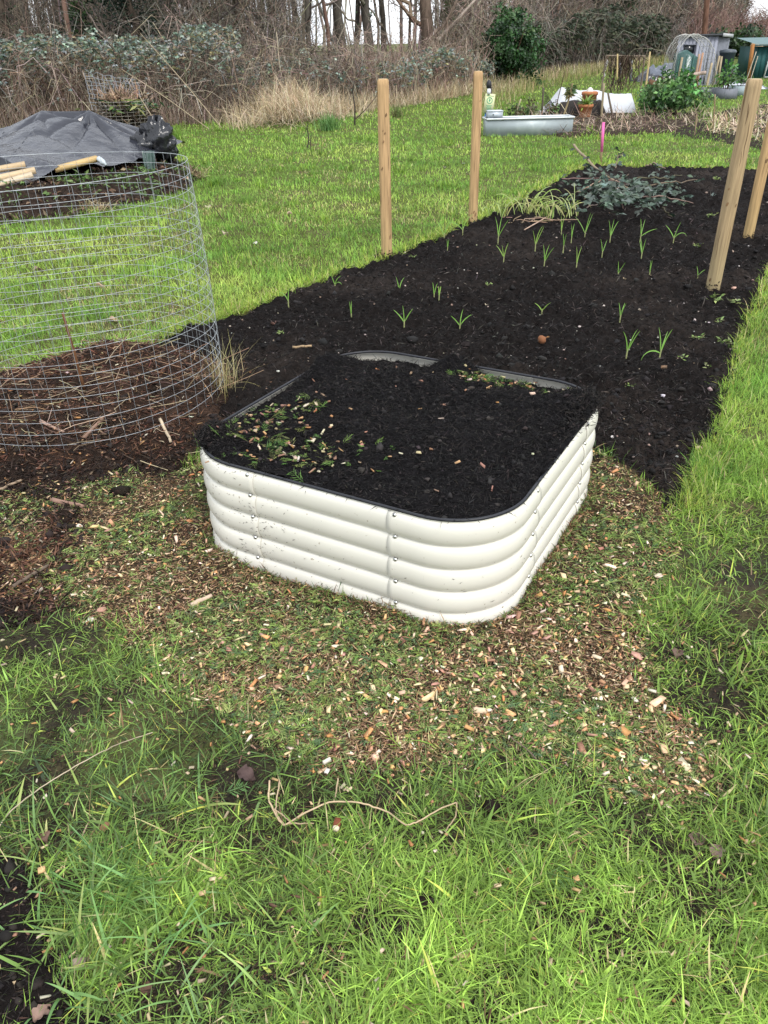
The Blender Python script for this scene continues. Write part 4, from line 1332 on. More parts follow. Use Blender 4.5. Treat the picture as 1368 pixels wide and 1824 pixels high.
# ------------------------------------------------------------------ shrubs
def shrub(name, x, y, rx, ry, h, nl, size, pal, label, cat, stemsn=9, pal2=None, seed=1, z0=.1, stem_col=(.10, .07, .045)):
    root = empty(name, (x, y, 0), cat=cat, label=label)
    a = R.uniform(0, 2 * PI, stemsn)
    q = np.linspace(0, 1, 5)
    e = np.stack([np.cos(a) * rx * R.uniform(.3, .8, stemsn), np.sin(a) * ry * R.uniform(.3, .8, stemsn), h * R.uniform(.55, .9, stemsn)], -1)
    sp = e[:, None] * np.stack([q ** 1.3, q ** 1.3, q], -1)[None]
    sp[:, 1:] += R.normal(0, .03 * h, (stemsn, 4, 3))
    for k in range(stemsn):
        obj('stem', g_tubes(sp[k], np.linspace(.022, .008, 5)[None] * h, 5, stem_col), M_BARK, root, smooth=True)
    cn = nl // 26
    D = rand_dir(cn, -.25, 1)
    D[:, 2] = np.maximum(D[:, 2], -.2)
    rr = R.random((cn, 1)) ** .45 * (0.72 + .55 * vn(D[:, 0] * 2.2 + 5, D[:, 1] * 2.2 + D[:, 2] * 2, seed))[:, None]
    D[:, 2] = np.where(R.random(cn) < .35, R.uniform(-.8, .1, cn), D[:, 2])
    C = D * rr * np.array([rx, ry, h * .56]) + np.array([0, 0, h * .47])
    C[:, 2] = np.maximum(C[:, 2], size * 1.2)
    ci = R.integers(0, cn, nl)
    LP = C[ci] + rand_dir(nl) * size * 1.9 * R.random((nl, 1)) ** .5
    k = LP[:, 2] > z0
    LP = LP[k]
    m = len(LP)
    cl = pick(pal, cn, None, .22)[ci[k]] * R.normal(1, .14, (m, 1))
    out = unit(LP - np.array([0, 0, h * .4])) + R.normal(0, .5, (m, 3))
    T = unit(np.cross(out, rand_dir(m)) + out * .35)
    obj('foliage', g_leaves(LP, T, size * R.uniform(.7, 1.35, m), size * .72, np.clip(cl, .004, .9), .15, up=out), M_LEAF, root)
    return root

Pb = at(909, 156)
shrub('evergreen_bush', Pb[0], Pb[1], 1.28, 1.1, 2.85, 6500, .14, [(.03, .08, .025), (.055, .13, .04), (.018, .048, .016), (.085, .17, .06)], 'round glossy dark green evergreen bush at the wood edge above the water trough', 'bush', seed=3)
q = at(1190, 207)
shrub('leafy_shrub', q[0], q[1], .80, .6, .92, 3200, .105, [(.08, .19, .05), (.12, .26, .07), (.045, .11, .03), (.2, .33, .13)], 'bushy bright green leafy shrub between the white fleece and the grey shed', 'shrub', stemsn=14, seed=7, stem_col=(.14, .10, .06))
q = at(1292, 100)
for i, (uu, lb) in enumerate([(1272, 'dark green conifer-like shrub just right of the shed roof'), (1306, 'dark green conifer-like shrub above the heap of scrap wood'), (1328, 'dark green conifer-like shrub left of the green shed')]):
    p = at(uu, 104)
    shrub('far_shrub', p[0], p[1], 1.9, 1.5, 2.2 + .3 * (i == 1), 900, .3, [(.03, .06, .025), (.045, .08, .03), (.02, .04, .018)], lb, 'shrub', stemsn=4, seed=11 + i)

# reedy green tuft and weed stems in the rough grass
def tuft(name, u, v, n, L, wd, pal, label, cat, lean=.35, nseg=4, bend=.7):
    p = at(u, v)
    root = (R.normal(0, .28 * L, n), R.normal(0, .28 * L, n))
    g = g_blades(np.c_[root[0], root[1], 0 * root[0]], R.uniform(0, 6.3, n), np.abs(R.normal(lean, .2, n)), R.normal(bend, .3, n), L * R.uniform(.6, 1.15, n), wd, nseg, pick(pal, n))
    return obj(name, g, M_GRASS, loc=(p[0], p[1], 0), cat=cat, label=label)

tuft('grass_tuft', 586, 232, 260, .45, .012, [(.10, .22, .06), (.14, .28, .08), (.2, .34, .11)], 'dark green reedy grass tuft beside the pale dry grass mound', 'grass tuft')
tuft('grass_tuft', 706, 208, 160, .35, .012, [(.2, .22, .09), (.12, .18, .05), (.28, .24, .12)], 'yellowish grass tuft right behind the first post', 'grass tuft')
tuft('grass_tuft', 385, 330, 140, .16, .006, [(.16, .29, .05), (.2, .36, .06)], 'dark green grass tuft on the lawn right of the compost heap', 'grass tuft')
tuft('grass_tuft', 315, 248, 140, .3, .010, [(.18, .32, .05), (.24, .40, .07)], 'green grass tuft beside the gathered end of the tarpaulin', 'grass tuft')
tuft('grass_tuft', 440, 362, 120, .17, .006, [(.15, .27, .05), (.2, .34, .06)], 'low dark grass tuft in the middle of the left lawn', 'grass tuft')
tuft('grass_tuft', 200, 1590, 130, .16, .0042, [(.13, .26, .05), (.2, .33, .08), (.09, .18, .04)], 'tousled bright grass clump beside the bare soil at the lower left', 'grass tuft', .8, 4, .7)

def drystem(u, v, pts, r, col, label, cat='stem', name='dead_weed'):
    p = at(u, v)
    P = np.array(pts, float)
    t = np.linspace(0, 1, len(P))
    q = np.linspace(0, 1, 4 * len(P))
    P = np.stack([np.interp(q, t, P[:, i]) for i in range(3)], -1)
    P[1:-1] = (P[:-2] + P[1:-1] * 2 + P[2:]) / 4
    return obj(name, g_tubes(P, r * np.linspace(1.2, .6, len(P))[None], 5, col), M_TWIG, loc=(p[0], p[1], 0), cat=cat, label=label)

drystem(632, 222, [(0, 0, 0), (.02, 0, .4), (-.03, 0, .75), (.05, 0, 1.0)], .018, (.05, .04, .035), 'dark dead upright stem in the dry grass left of the first post')
drystem(632, 222, [(.02, 0, .12), (.3, -.1, .35), (.55, -.1, .62)], .012, (.10, .07, .06), 'thin dark twig leaning right from the dead upright stem left of the first post')
drystem(547, 268, [(0, 0, 0), (.05, 0, .2), (.02, 0, .38), (.06, 0, .45)], .012, (.05, .042, .036), 'short dark broken stalk on the lawn in front of the dry grass mound')
drystem(552, 266, [(0, 0, 0), (.03, 0, .16), (.05, 0, .3)], .009, (.06, .05, .04), 'second short dark stalk just right of the broken stalk on the lawn')
drystem(402, 400, [(0, 0, 0), (-.05, 0, .1), (-.12, 0, .2)], .006, (.06, .04, .03), 'thin dark dead dock stem on the lawn right of the wire bin')
for (u, v, a, b, lb) in [(398, 232, (-1.7, .3, 2.0), .012, 'long pale bramble stem slanting down through the thicket to the lawn'), (372, 230, (-2.0, .4, 1.3), .012, 'long pale bramble stem slanting below the other one to the lawn'),
                         (300, 262, (-.5, .3, .9), .012, 'pale leaning stick right of the old wire bin')]:
    drystem(u, v, [(0, 0, 0), tuple(np.array(a) * .5 + [0, 0, .05]), a], b, (.36, .29, .2), lb, 'stem', 'bramble')

# ================================================================== FENCE POSTS
def post(u, v, top, label, diam=.100, h=1.45, hue=(.50, .325, .165), seed=0):
    p = at(u, v)
    t = aty(top[0], top[1], p[1])
    K = 40
    z = np.concatenate([[-.1], np.linspace(0, h - .013, K - 2), [h]])
    s = 28
    a = np.arange(s) * 2 * PI / s
    rr = diam / 2 * (1 + .012 * np.sin(z * 7 + seed))
    rr[-1] -= .010
    rr[-2] -= .0015
    x0 = (t[0] - p[0]) * z / h
    rad = rr[:, None] * (1 + .02 * np.cos(2 * a + seed)[None] + .010 * np.cos(3 * a + z[:, None] * 2))
    V = np.stack([x0[:, None] + rad * np.cos(a), rad * np.sin(a), np.repeat(z[:, None], s, 1)], -1).reshape(-1, 3)
    k = (np.arange(len(z) - 1) * s)[:, None]
    i = np.arange(s)[None]
    F = np.stack(np.broadcast_arrays(k + i, k + (i + 1) % s, k + s + (i + 1) % s, k + s + i), -1).reshape(-1, 4)
    col = np.tile(np.array(hue), (len(V), 1))
    gz = V[:, 2:3] / h
    col = col * (1 - .12 * np.clip(.35 - gz, 0, 1)) * np.array([1, 1, 1]) + np.clip(.3 - gz, 0, .3) * np.array([-.12, .0, -.02])
    root = empty('fence_post', (p[0], p[1], 0), cat='fence post', label=label)
    obj('shaft', (V, [F], np.clip(col, .02, 1)), M_POST, root, smooth=True)
    cap = np.concatenate([V[-s:] + [0, 0, 0.0], [[x0[-1], 0, h + .001]]])
    obj('end_grain', (cap, [np.stack([np.arange(s), (np.arange(s) + 1) % s, np.full(s, s)], -1)], np.tile([.55, .45, .28], (s + 1, 1))), M_PLANK, root)
    # knots: shallow dark ovals standing a hair proud of the shaft
    rk = np.random.default_rng(seed + 5)
    for j in range(6):
        zk, ak = rk.uniform(.08, h - .1), rk.uniform(PI, 2 * PI)
        sc = rk.uniform(.006, .020)
        q = np.arange(10) * 2 * PI / 10
        da, dz = sc * np.cos(q) * .8 * rk.uniform(.8, 1.2, 10) / (diam / 2), sc * np.sin(q) * 1.2 * rk.uniform(.75, 1.25, 10) + sc * .5 * np.cos(q)
        ring = np.stack([(t[0] - p[0]) * zk / h + (diam / 2 * 1.035) * np.cos(ak + da), diam / 2 * 1.035 * np.sin(ak + da), zk + dz], -1)
        c = ring.mean(0)
        obj('knot', (np.concatenate([ring, [c * np.array([1.0, 1.0, 1]) + np.array([np.cos(ak), np.sin(ak), 0]) * .002]]), [np.stack([np.arange(10), (np.arange(10) + 1) % 10, np.full(10, 10)], -1)],
                     np.tile(np.array([.20, .12, .06]) * rk.uniform(.7, 1.5), (11, 1))), M_PLANK, root, smooth=True)
    for j in range(5):
        zk, ak, ln_ = rk.uniform(.25, h - .2), rk.uniform(PI * 1.1, PI * 1.9), rk.uniform(.08, .26)
        zz_ = np.linspace(-ln_ / 2, ln_ / 2, 7)
        wd_ = rk.uniform(.02, .035) * np.sqrt(np.clip(1 - (zz_ / ln_ * 2) ** 2, 0, 1)) + .002
        wv_ = ak + .05 * np.sin(zz_ * 40 + j)
        V = np.concatenate([np.stack([(t[0] - p[0]) * (zk + zz_) / h + diam / 2 * 1.036 * np.cos(wv_ + s_ * wd_), diam / 2 * 1.036 * np.sin(wv_ + s_ * wd_), zk + zz_], -1) for s_ in (-1, 1)])
        i = np.arange(6)
        obj('crack', (V, [np.stack([i, i + 7, i + 8, i + 1], -1)], np.tile(np.array([.12, .075, .04]), (14, 1))), M_PLANK, root)
    n_ = 60
    a_, z_ = rk.uniform(0, 2 * PI, n_), np.abs(rk.normal(.02, .035, n_))
    P_ = np.stack([diam / 2 * 1.04 * np.cos(a_), diam / 2 * 1.04 * np.sin(a_), z_], -1)
    obj('soil_smear', g_leaves(P_, np.stack([-np.sin(a_), np.cos(a_), rk.normal(0, .6, n_)], -1), rk.uniform(.008, .03, n_), .012, pick([(.03, .022, .016), (.06, .045, .03)], n_), .05,
                               up=np.stack([np.cos(a_), np.sin(a_), 0 * a_], -1)), M_BITS, root, kind='stuff')
    g_ = g_clods(np.stack([(diam / 2 + .02) * np.cos(a_), (diam / 2 + .02) * np.sin(a_), 0 * a_ + .015], -1) * np.stack([rk.uniform(.9, 1.5, n_)] * 2 + [np.ones(n_)], -1), rk.gamma(3, .004, n_) + .003, pick([(.011, .009, .0085), (.02, .016, .014)], n_), .4)
    obj('packed_soil', g_, M_SOIL, loc=(p[0], p[1], 0), kind='stuff', cat='soil', label='crumbs of dark soil round the foot of ' + {1: 'the nearer left post', 2: 'the farther left post', 3: 'the knotty right post', 4: 'the post at the right edge'}[seed])
    return root

post(689, 458, (682, 140), 'round treated timber post at the plot\'s left edge, nearer of the left pair', seed=1)
post(842, 398, (852, 127), 'round treated timber post at the left plot edge, farther one beside the water sign', seed=2, diam=.098)
post(1268, 520, (1345, 140), 'thick knotty weathered timber post on the right of the black plot, the nearer right one', seed=3, diam=.108, hue=(.40, .29, .165))
post(1331, 428, (1375 + 18, 140), 'timber post cut off by the photo\'s right edge, behind the knotty right post', seed=4, diam=.1, hue=(.5, .33, .16))

# ================================================================== WIRE COMPOST BIN
wb = empty('wire_compost_bin', (BIN[0], BIN[1], 0), cat='compost bin', label='open cylinder of galvanised weld mesh standing on the brown compost heap at the left')
wires = []
NR, NU, BH = 22, 60, 1.2
aa = np.linspace(0, 2 * PI, 91)
def binr(a, z):
    return BIN[2] * (1 + .014 * np.sin(2 * a + 1 + z) + .008 * np.sin(5 * a + z * 3) - .05 * np.clip(z - .5, 0, 1) ** 2)
for k in range(NR):
    z = .015 + k * BH / (NR - 1)
    r = binr(aa, z)
    P = np.stack([r * np.cos(aa), r * np.sin(aa), z + .006 * np.sin(aa * 2 + k) + .010 * np.cos(aa)], -1)
    obj('ring_wire', g_tubes(P, .00105 if k < NR - 1 else .0015, 5, (.48, .51, .53)), M_WIRE, wb, smooth=True)
for k in range(NU):
    a = 2 * PI * k / NU
    z = np.linspace(-.02, BH + .015, 12)
    r = binr(a, z) + .0025
    P = np.stack([r * np.cos(a), r * np.sin(a), z], -1)
    obj('upright_wire', g_tubes(P, .00085, 5, (.42, .45, .47)), M_WIRE, wb, smooth=True)

def stick(name, p, q, r, col, label, cat='stick', mid=.0, K=7, m=None):
    p, q = np.array(p, float), np.array(q, float)
    s = np.linspace(0, 1, K)
    P = (q - p)[None] * s[:, None]
    P = P + np.sin(s * PI)[:, None] * np.array([mid, mid * .5, 0])
    P[1:-1] += R.normal(0, .0014, (K - 2, 3))
    return obj(name, g_tubes(P, r * np.linspace(1.1, .9, K)[None], 7, col, cap=True), m or M_TWIG, loc=tuple(p), cat=cat, label=label)

zc = float(comp_z(np.array([-1.33]), np.array([3.95]))[0])
p0 = at(150, 690, zc + .0)
stick('cane', p0 - [0, 0, .02], aty(112, 557, p0[1] - .05), .0075, (.16, .075, .035), 'thin brown cane stuck upright in the heap inside the wire bin', 'cane')
def gp(u, v, f, dz=.014):
    """a point lying on the surface f under that line of sight"""
    P = at(u, v, 0)
    for _ in range(6):
        z = float(f(np.array([P[0]]), np.array([P[1]]))[0])
        P = at(u, v, z)
    return P + [0, 0, dz]
for (a, b, r, c, lb) in [((150, 785), (202, 732), .009, (.24, .15, .11), 'thick brownish stick leaning on the heap low in the wire bin'),
                         ((73, 754), (115, 774), .008, (.40, .27, .21), 'short pinkish stick lying on the left of the heap in the wire bin'),
                         ((286, 751), (305, 792), .008, (.50, .40, .28), 'pale stick lying at the right front of the heap in the wire bin'),
                         ((0, 876), (40, 860), .006, (.34, .25, .17), 'grey stick on dark compost below the wire bin at the left edge'),
                         ((20, 960), (58, 918), .008, (.42, .30, .2), 'split tan stick on the dark compost left of the mulch'),
                         ((95, 895), (150, 908), .011, (.26, .16, .12), 'brown rotten branch piece on the compost below the wire bin'),
                         ((25, 1050), (88, 1012), .007, (.16, .12, .09), 'dark grey stick on the compost at the left, above the grass'),
                         ((148, 1012), (178, 992), .006, (.5, .42, .32), 'thin pale stick on the mulch left of the bed')]:
    stick('stick', gp(*a, comp_z), gp(*b, comp_z), r, c, lb)
stick('bark_strip', gp(342, 1083, mulch_z), gp(378, 1066, mulch_z), .008, (.6, .46, .34), 'pale split branch sliver on the mulch left of the bed front', 'wood sliver')
stick('stick', gp(522, 622, soil_z), gp(557, 620, soil_z), .008, (.34, .24, .14), 'short tan stick on the black soil behind the bed\'s left back corner')
# dry grass wisp at the right foot of the bin
n = 130
p = at(398, 700)
c = pick([(.42, .34, .18), (.33, .30, .12), (.5, .42, .25)], n)
obj('dry_wisp', g_blades(np.c_[R.normal(0, .04, n), R.normal(0, .1, n), 0 * np.arange(n)], R.uniform(0, 6.3, n), R.normal(.25, .25, n), R.normal(.6, .5, n), R.uniform(.10, .36, n), .003, 4, c), M_STRAW,
    loc=(p[0], p[1], .02), cat='dry grass', label='wisp of dry yellow grass caught on the right foot of the wire bin')

# ================================================================== TARPAULIN HEAP
tf = [(-120, 420, 9.9), (-60, 385, 10.0), (0, 352, 10.2), (35, 338, 10.3), (62, 325, 10.4), (100, 305, 10.7), (135, 299, 11.0), (165, 293, 11.2), (186, 303, 11.3), (225, 292, 11.7), (262, 284, 12.1), (284, 272, 12.6)]
front = np.array([aty(*q) for q in tf])
front[:, 2] = np.maximum(front[:, 2], .08)
back = np.array([[-3.0, 13.4, .42], [-3.6, 14.8, .25], [-5.5, 15.2, .2], [-8.0, 15.0, .2], [-9.0, 12.5, .25]])
ring = np.vstack([front, back])
rdg = np.array([aty(-80, 252, 12.6), aty(18, 226, 12.8), aty(74, 199, 12.9), aty(161, 199, 12.9)])
HEAPP = ring[:, :2]
def segd(X, Y, A):
    best, zb = np.full(X.shape, 1e9), np.zeros(X.shape)
    for i in range(len(A) - 1):
        a, b = A[i], A[i + 1]
        e = b[:2] - a[:2]
        t = np.clip(((X - a[0]) * e[0] + (Y - a[1]) * e[1]) / (e @ e), 0, 1)
        d = np.hypot(X - a[0] - t * e[0], Y - a[1] - t * e[1])
        m = d < best
        best = np.where(m, d, best)
        zb = np.where(m, a[2] + t * (b[2] - a[2]), zb)
    return best, zb
def tarp_z(X, Y, folds=True):
    de, ze = segd(X, Y, np.vstack([ring, ring[:1]]))
    dr, zr = segd(X, Y, rdg)
    t = de / (de + dr + 1e-6)
    z = ze + (zr - ze) * t ** 1.08
    if folds:
        for k in (2, 3):
            an = np.arctan2(Y - rdg[k, 1], X - rdg[k, 0])
            rr = np.hypot(X - rdg[k, 0], Y - rdg[k, 1])
            z = z - (.10 if k == 3 else .06) * (1 - np.abs(np.sin(an * (4.5 if k == 3 else 3) + 1.6 * fbm(X * 1.5, Y * 1.5, 2, 7)))) ** 2.2 * np.clip(rr / .25, 0, 1) * np.exp(-(rr / 1.1) ** 2)
        z = z + .022 * (fbm(X * 1.9, Y * 2.6, 2, 161) - .5) * np.clip(de / .3, 0, 1) + .045 * (1 - np.abs(np.sin(4.2 * (X * .35 + Y) + 4 * fbm(X * .8, Y * .8, 2, 9)))) ** 2 * np.exp(-((de - .25) / .35) ** 2)
    return z
tx, ty = np.meshgrid(np.arange(-9.1, -2.4, .022), np.arange(9.6, 15.4, .022))
td = sdp(HEAPP, tx, ty)
obj('tarpaulin', g_grid(tx, ty, tarp_z(tx, ty) + .02, (td > -.015) & (tx > -8.6), (.026, .028, .038)), M_TARP, smooth=True, cat='tarpaulin',
    label='dark grey plastic sheet draped in folds over a compost heap at the upper left')
# gathered end
bt = empty('plastic_bundle', tuple(aty(283, 268, 12.7)), cat='plastic sheet', label='bunched black glossy plastic sack end sticking up at the right of the grey sheet')
for (cx0, cz0, w, h, ph) in [(.02, .17, .20, .22, 0.3), (-.20, .08, .22, .15, 1.7), (.13, .05, .12, .16, 2.9)]:
    n_, m_ = 26, 18
    th, q = np.meshgrid(np.linspace(0, 2 * PI, n_), np.linspace(0, PI, m_))
    r = 1 + .22 * np.abs(np.sin(th * 3.5 + ph + 2 * q)) + .16 * np.sin(th * 8 + q * 5 + ph) + .14 * np.sin(q * 7 + th * 2)
    X, Y, Z = cx0 + w * r * np.sin(q) * np.cos(th), .7 * w * r * np.sin(q) * np.sin(th), cz0 + h * r * np.cos(q)
    obj('fold', g_grid(X, Y, Z, None, (.018, .019, .023)), M_TARP, bt)
obj('green_rag', g_grid(*np.meshgrid(np.linspace(-.08, .05, 6), [0.0]) if False else (lambda a, b: (a * (1 - .3 * b), -.05 + .03 * np.sin(a * 60) - .1 * b, -.42 * b))(*np.meshgrid(np.linspace(-.10, .09, 9), np.linspace(0, 1, 7))), None, (.06, .10, .085)),
    M_TARP, smooth=True, loc=tuple(aty(266, 268, 12.05)), cat='plastic strip', label='torn green plastic strip hanging below the bunched black plastic')
# planks on the sheet
def plank(a, b, Y0, Y1, w, h, col, label):
    p, q = aty(*a, Y0), aty(*b, Y1)
    return obj('plank', g_beam((0, 0, 0), q - p, w, h, col, .2), M_PLANK, loc=tuple(p), cat='plank', label=label)
plank((-60, 312), (45, 293), 10.5, 10.75, .11, .05, (.50, .37, .22), 'topmost of three sawn planks weighing down the left of the grey plastic sheet')
plank((-60, 330), (63, 303), 10.2, 10.5, .11, .05, (.55, .42, .26), 'middle one of three sawn planks on the left of the grey plastic sheet')
plank((-60, 345), (58, 311), 10.0, 10.35, .10, .045, (.58, .47, .33), 'lowest and palest of three sawn planks on the grey plastic sheet')
plank((97, 302), (174, 282), 10.75, 11.1, .10, .05, (.52, .37, .17), 'single yellowish plank lying along the front fold of the grey plastic sheet')
p = aty(175, 282, 11.05)
m_ = Vector(aty(186, 291, 11.0) - p).to_track_quat('Z', 'Y').to_matrix()
obj('plastic_bottle', g_lathe([(0, 0), (.03, 0), (.036, .01), (.036, .09), (.02, .12), (.014, .13), (.014, .15), (0, .15)], 14, (0, 0, 0), (.45, .5, .53), np.array(m_)), M_PLASTIC, smooth=True, loc=tuple(p), cat='bottle',
    label='small grey plastic bottle at the end of the yellowish plank')
# brown heap showing under the sheet
HP = pxpoly([(-160, 470), (0, 402), (120, 388), (240, 362), (330, 338), (352, 316), (330, 296), (275, 276), (-200, 276)])
hx, hy = np.meshgrid(np.arange(-8, -2.2, .05), np.arange(8.0, 15, .05))
hd = sdp(HP, hx, hy) + .25 * (fbm(hx * 2.5, hy * 2.5, 3, 171) - .5)
def heap_z(x, y):
    d = sdp(HP, x, y) + .25 * (fbm(x * 2.5, y * 2.5, 3, 171) - .5)
    z = -.05 + .34 * np.clip((d + .05) / .8, 0, 1) ** .7 + .14 * (fbm(x * 4, y * 4, 4, 173) - .5)
    return np.where(sdp(HEAPP, x, y) > .0, np.minimum(z, tarp_z(x, y, False) - .10), z)
obj('compost_heap', g_grid(hx, hy, heap_z(hx, hy), hd > -.1, (.035, .024, .018)), M_SOIL, smooth=True, kind='stuff', cat='compost heap', label='brown compost heap bulging out below the dark grey plastic sheet')
n = 9000
x, y = R.uniform(-6.5, -2.2, n), R.uniform(8.6, 13.8, n)
d = sdp(HP, x, y) + .25 * (fbm(x * 2.5, y * 2.5, 3, 171) - .5)
k = (d > -.12 * R.random(n)) & (sdp(HEAPP, x, y) < .1)
x, y = x[k], y[k]
n = len(x)
P = np.stack([x, y, heap_z(x, y) + R.uniform(0, .04, n)], -1)
q = fbm(x * 2.2, y * 2.2, 2, 175)
col = np.where((q > .58)[:, None], pick([(.10, .17, .05), (.14, .2, .07), (.06, .11, .03)], n), pick([(.06, .035, .025), (.12, .07, .045), (.22, .15, .10), (.03, .02, .016), (.33, .25, .16)], n, [4, 3, 1.5, 4, .8]))
obj('heap_litter', g_leaves(P, rand_dir(n, -.4, .8), R.uniform(.03, .12, n), R.uniform(.012, .045, n), col, .15), M_BITS, kind='stuff', cat='garden waste', label='dead leaves and weeds lying on the compost heap below the grey sheet')
for (u, v, lb) in [(345, 318, 'clump of pale matted straw at the right end of the compost heap'), (170, 378, 'flattened pale straw at the front foot of the compost heap')]:
    p = at(u, v)
    m = 160
    obj('straw_clump', g_blades(np.c_[R.normal(0, .10, m), R.normal(0, .08, m), R.uniform(0, .06, m)], R.uniform(0, 6.3, m), R.normal(1.1, .25, m), R.normal(.5, .3, m), R.uniform(.1, .3, m), .011, 3,
        pick([(.45, .36, .23), (.35, .27, .16)], m)), M_STRAW, loc=(p[0], p[1], 0), cat='straw', label=lb)

# ================================================================== OLD WIRE BIN, LEANING PANEL, FENCE
def wiregrid(name, P00, P10, P01, P11, nu, nv, r, col, label, cat, sag=0.0):
    P00, P10, P01, P11 = map(np.array, (P00, P10, P01, P11))
    o = P00.copy()
    root = empty(name, tuple(o), cat=cat, label=label)
    f = lambda a, b: (P00 * ((1 - a) * (1 - b))[:, None] + P10 * (a * (1 - b))[:, None] + P01 * ((1 - a) * b)[:, None] + P11 * (a * b)[:, None]) - o
    t = np.linspace(0, 1, 9)
    for i in range(nu + 1):
        obj('upright_wire', g_tubes(f(np.full(9, i / nu), t) + R.normal(0, sag, (9, 3)), r, 4, col), M_WIRE, root)
    for j in range(nv + 1):
        obj('line_wire', g_tubes(f(t, np.full(9, j / nv)) + R.normal(0, sag, (9, 3)), r, 4, col), M_WIRE, root)
    return root
wiregrid('mesh_screen', aty(166, 196, 19), aty(262, 215, 19), aty(150, 130, 19.6), aty(243, 143, 19.6), 12, 9, .006, (.27, .28, .30), 'grey wire mesh panel leaning back against the brambles behind the tarpaulin heap', 'wire panel', .015)
wiregrid('wire_fence', at(286, 216) + [0, 1.2, 0], at(422, 213) + [0, 1.0, 0], at(286, 216) + [0, 1.2, .9], at(422, 213) + [0, 1.0, .8], 10, 4, .005, (.36, .38, .36), 'low sagging wire fence in dead weeds at the foot of the thicket', 'fence', .02)
for (u, h_, lb) in [(286, .95, 'thin pale stake at the left end of the low wire fence'), (421, .85, 'thin pale stake at the right end of the low wire fence')]:
    p = at(u, 215) + [0, 1.1, 0]
    stick('stake', p, p + [R.normal(0, .05), 0, h_], .02, (.45, .38, .28), lb, 'stake')
q = at(232, 252)
ob = empty('old_wire_bin', (q[0], q[1], 0), cat='compost bin', label='small old wire mesh bin stuffed with dead plants behind the tarpaulin heap')
for k in range(12):
    z = .06 + k * .065
    obj('ring_wire', g_tubes(np.stack([.5 * np.cos(aa[::3]), .5 * np.sin(aa[::3]), z + 0 * aa[::3]], -1), .004, 4, (.45, .42, .38)), M_WIRE, ob)
for k in range(26):
    a = 2 * PI * k / 26
    obj('upright_wire', g_tubes(np.array([[.503 * math.cos(a), .503 * math.sin(a), z] for z in (0, .25, .5, .8)]), .0035, 4, (.42, .38, .34)), M_WIRE, ob)
n = 1100
D = rand_dir(n, -.3, 1)
P = np.stack([R.normal(0, .22, n), R.normal(0, .22, n), R.uniform(.1, .75, n)], -1)
obj('garden_waste', g_leaves(P, D, R.uniform(.12, .4, n), R.uniform(.015, .05, n), pick([(.05, .035, .025), (.10, .07, .045), (.03, .024, .018), (.2, .15, .09)], n, [4, 3, 4, 1]), .1), M_BITS, loc=(q[0], q[1], 0), kind='stuff', cat='garden waste',
    label='dark dead plant waste packed in the small old wire bin')
n = 240
P = np.stack([R.normal(-.05, .2, n), R.normal(0, .2, n), R.uniform(.72, .85, n)], -1)
obj('dry_stems', g_leaves(P, rand_dir(n, .1, 1), R.uniform(.12, .38, n), R.uniform(.01, .03, n), pick([(.5, .36, .25), (.4, .27, .19)], n), .1), M_STRAW, loc=(q[0], q[1], 0), kind='stuff', cat='dry stems', label='tuft of pinkish dry stems on top of the small old wire bin')
n = 90
P = np.stack([R.normal(.15, .28, n), R.normal(-.2, .2, n), R.uniform(.62, .78, n)], -1)
obj('wilted_leaves', g_leaves(P, rand_dir(n, -.7, .5), R.uniform(.15, .34, n), R.uniform(.03, .07, n), pick([(.16, .24, .06), (.30, .32, .10), (.05, .11, .05)], n), .15), M_LEAF, loc=(q[0], q[1], 0), kind='stuff', cat='wilted leaves', label='wilted yellow green leaves draped over the rim of the small old wire bin')

# ================================================================== WATER TROUGH AND SIGN
A, B = at(866, 245), at(1022, 241)
dv = unit(B - A)
ang = math.atan2(dv[1], dv[0])
LT = np.linalg.norm(B - A)
HT = aty(866, 216, A[1])[2] + .03
tr = empty('water_trough', tuple((A + B) / 2 + np.array([-dv[1], dv[0], 0]) * .3), ang, cat='water trough', label='long galvanised metal water trough on the grass behind the plot')
def wall(p, q, h, t, splay):
    p, q = np.array(p), np.array(q)
    d = unit(q - p)
    nrm = np.array([d[1], -d[0], 0])
    lo_, hi_ = [p - d * 0, q], [p + nrm * splay, q + nrm * splay]
    V = np.array([lo_[0], lo_[1], hi_[0] + [0, 0, h], hi_[1] + [0, 0, h]])
    V = np.vstack([V, V - nrm * t])
    F = np.array([[0, 1, 3, 2], [5, 4, 6, 7], [2, 3, 7, 6], [4, 5, 1, 0], [1, 5, 7, 3], [4, 0, 2, 6]])
    return V, [F], np.tile([.36, .41, .425], (8, 1))
hx_, hy_ = LT / 2 - .02, .22
cr_ = [(-hx_, -hy_, 0), (hx_, -hy_, 0), (hx_, hy_, 0), (-hx_, hy_, 0)]
for i in range(4):
    obj('side', wall(cr_[i], cr_[(i + 1) % 4], HT, .006, .004), M_GALV, tr)
e = np.array([(-hx_ - .02, -hy_ - .02, HT), (hx_ + .02, -hy_ - .02, HT), (hx_ + .02, hy_ + .02, HT), (-hx_ - .02, hy_ + .02, HT), (-hx_ - .02, -hy_ - .02, HT)])
tt = np.linspace(0, 4, 49)
obj('rolled_rim', g_tubes(np.stack([np.interp(tt, range(5), e[:, i]) for i in range(3)], -1), .016, 8, (.66, .69, .69)), M_GALV, tr, smooth=True)
obj('water', g_box((0, 0, HT - .07), (2 * hx_ - .02, 2 * hy_ - .02, .01), None, (.03, .04, .04)), mat('trough_water', .05, .5, var=None, col=(.02, .03, .03)), tr)
bx0 = -hx_ + .19
cb = obj('valve_cover', g_join([g_box((bx0, .05, HT + .065), (.30, .30, .13), None, (.50, .55, .60)), g_box((bx0, .05, HT + .136), (.32, .32, .012), None, (.58, .63, .68))]), M_GALV, tr)
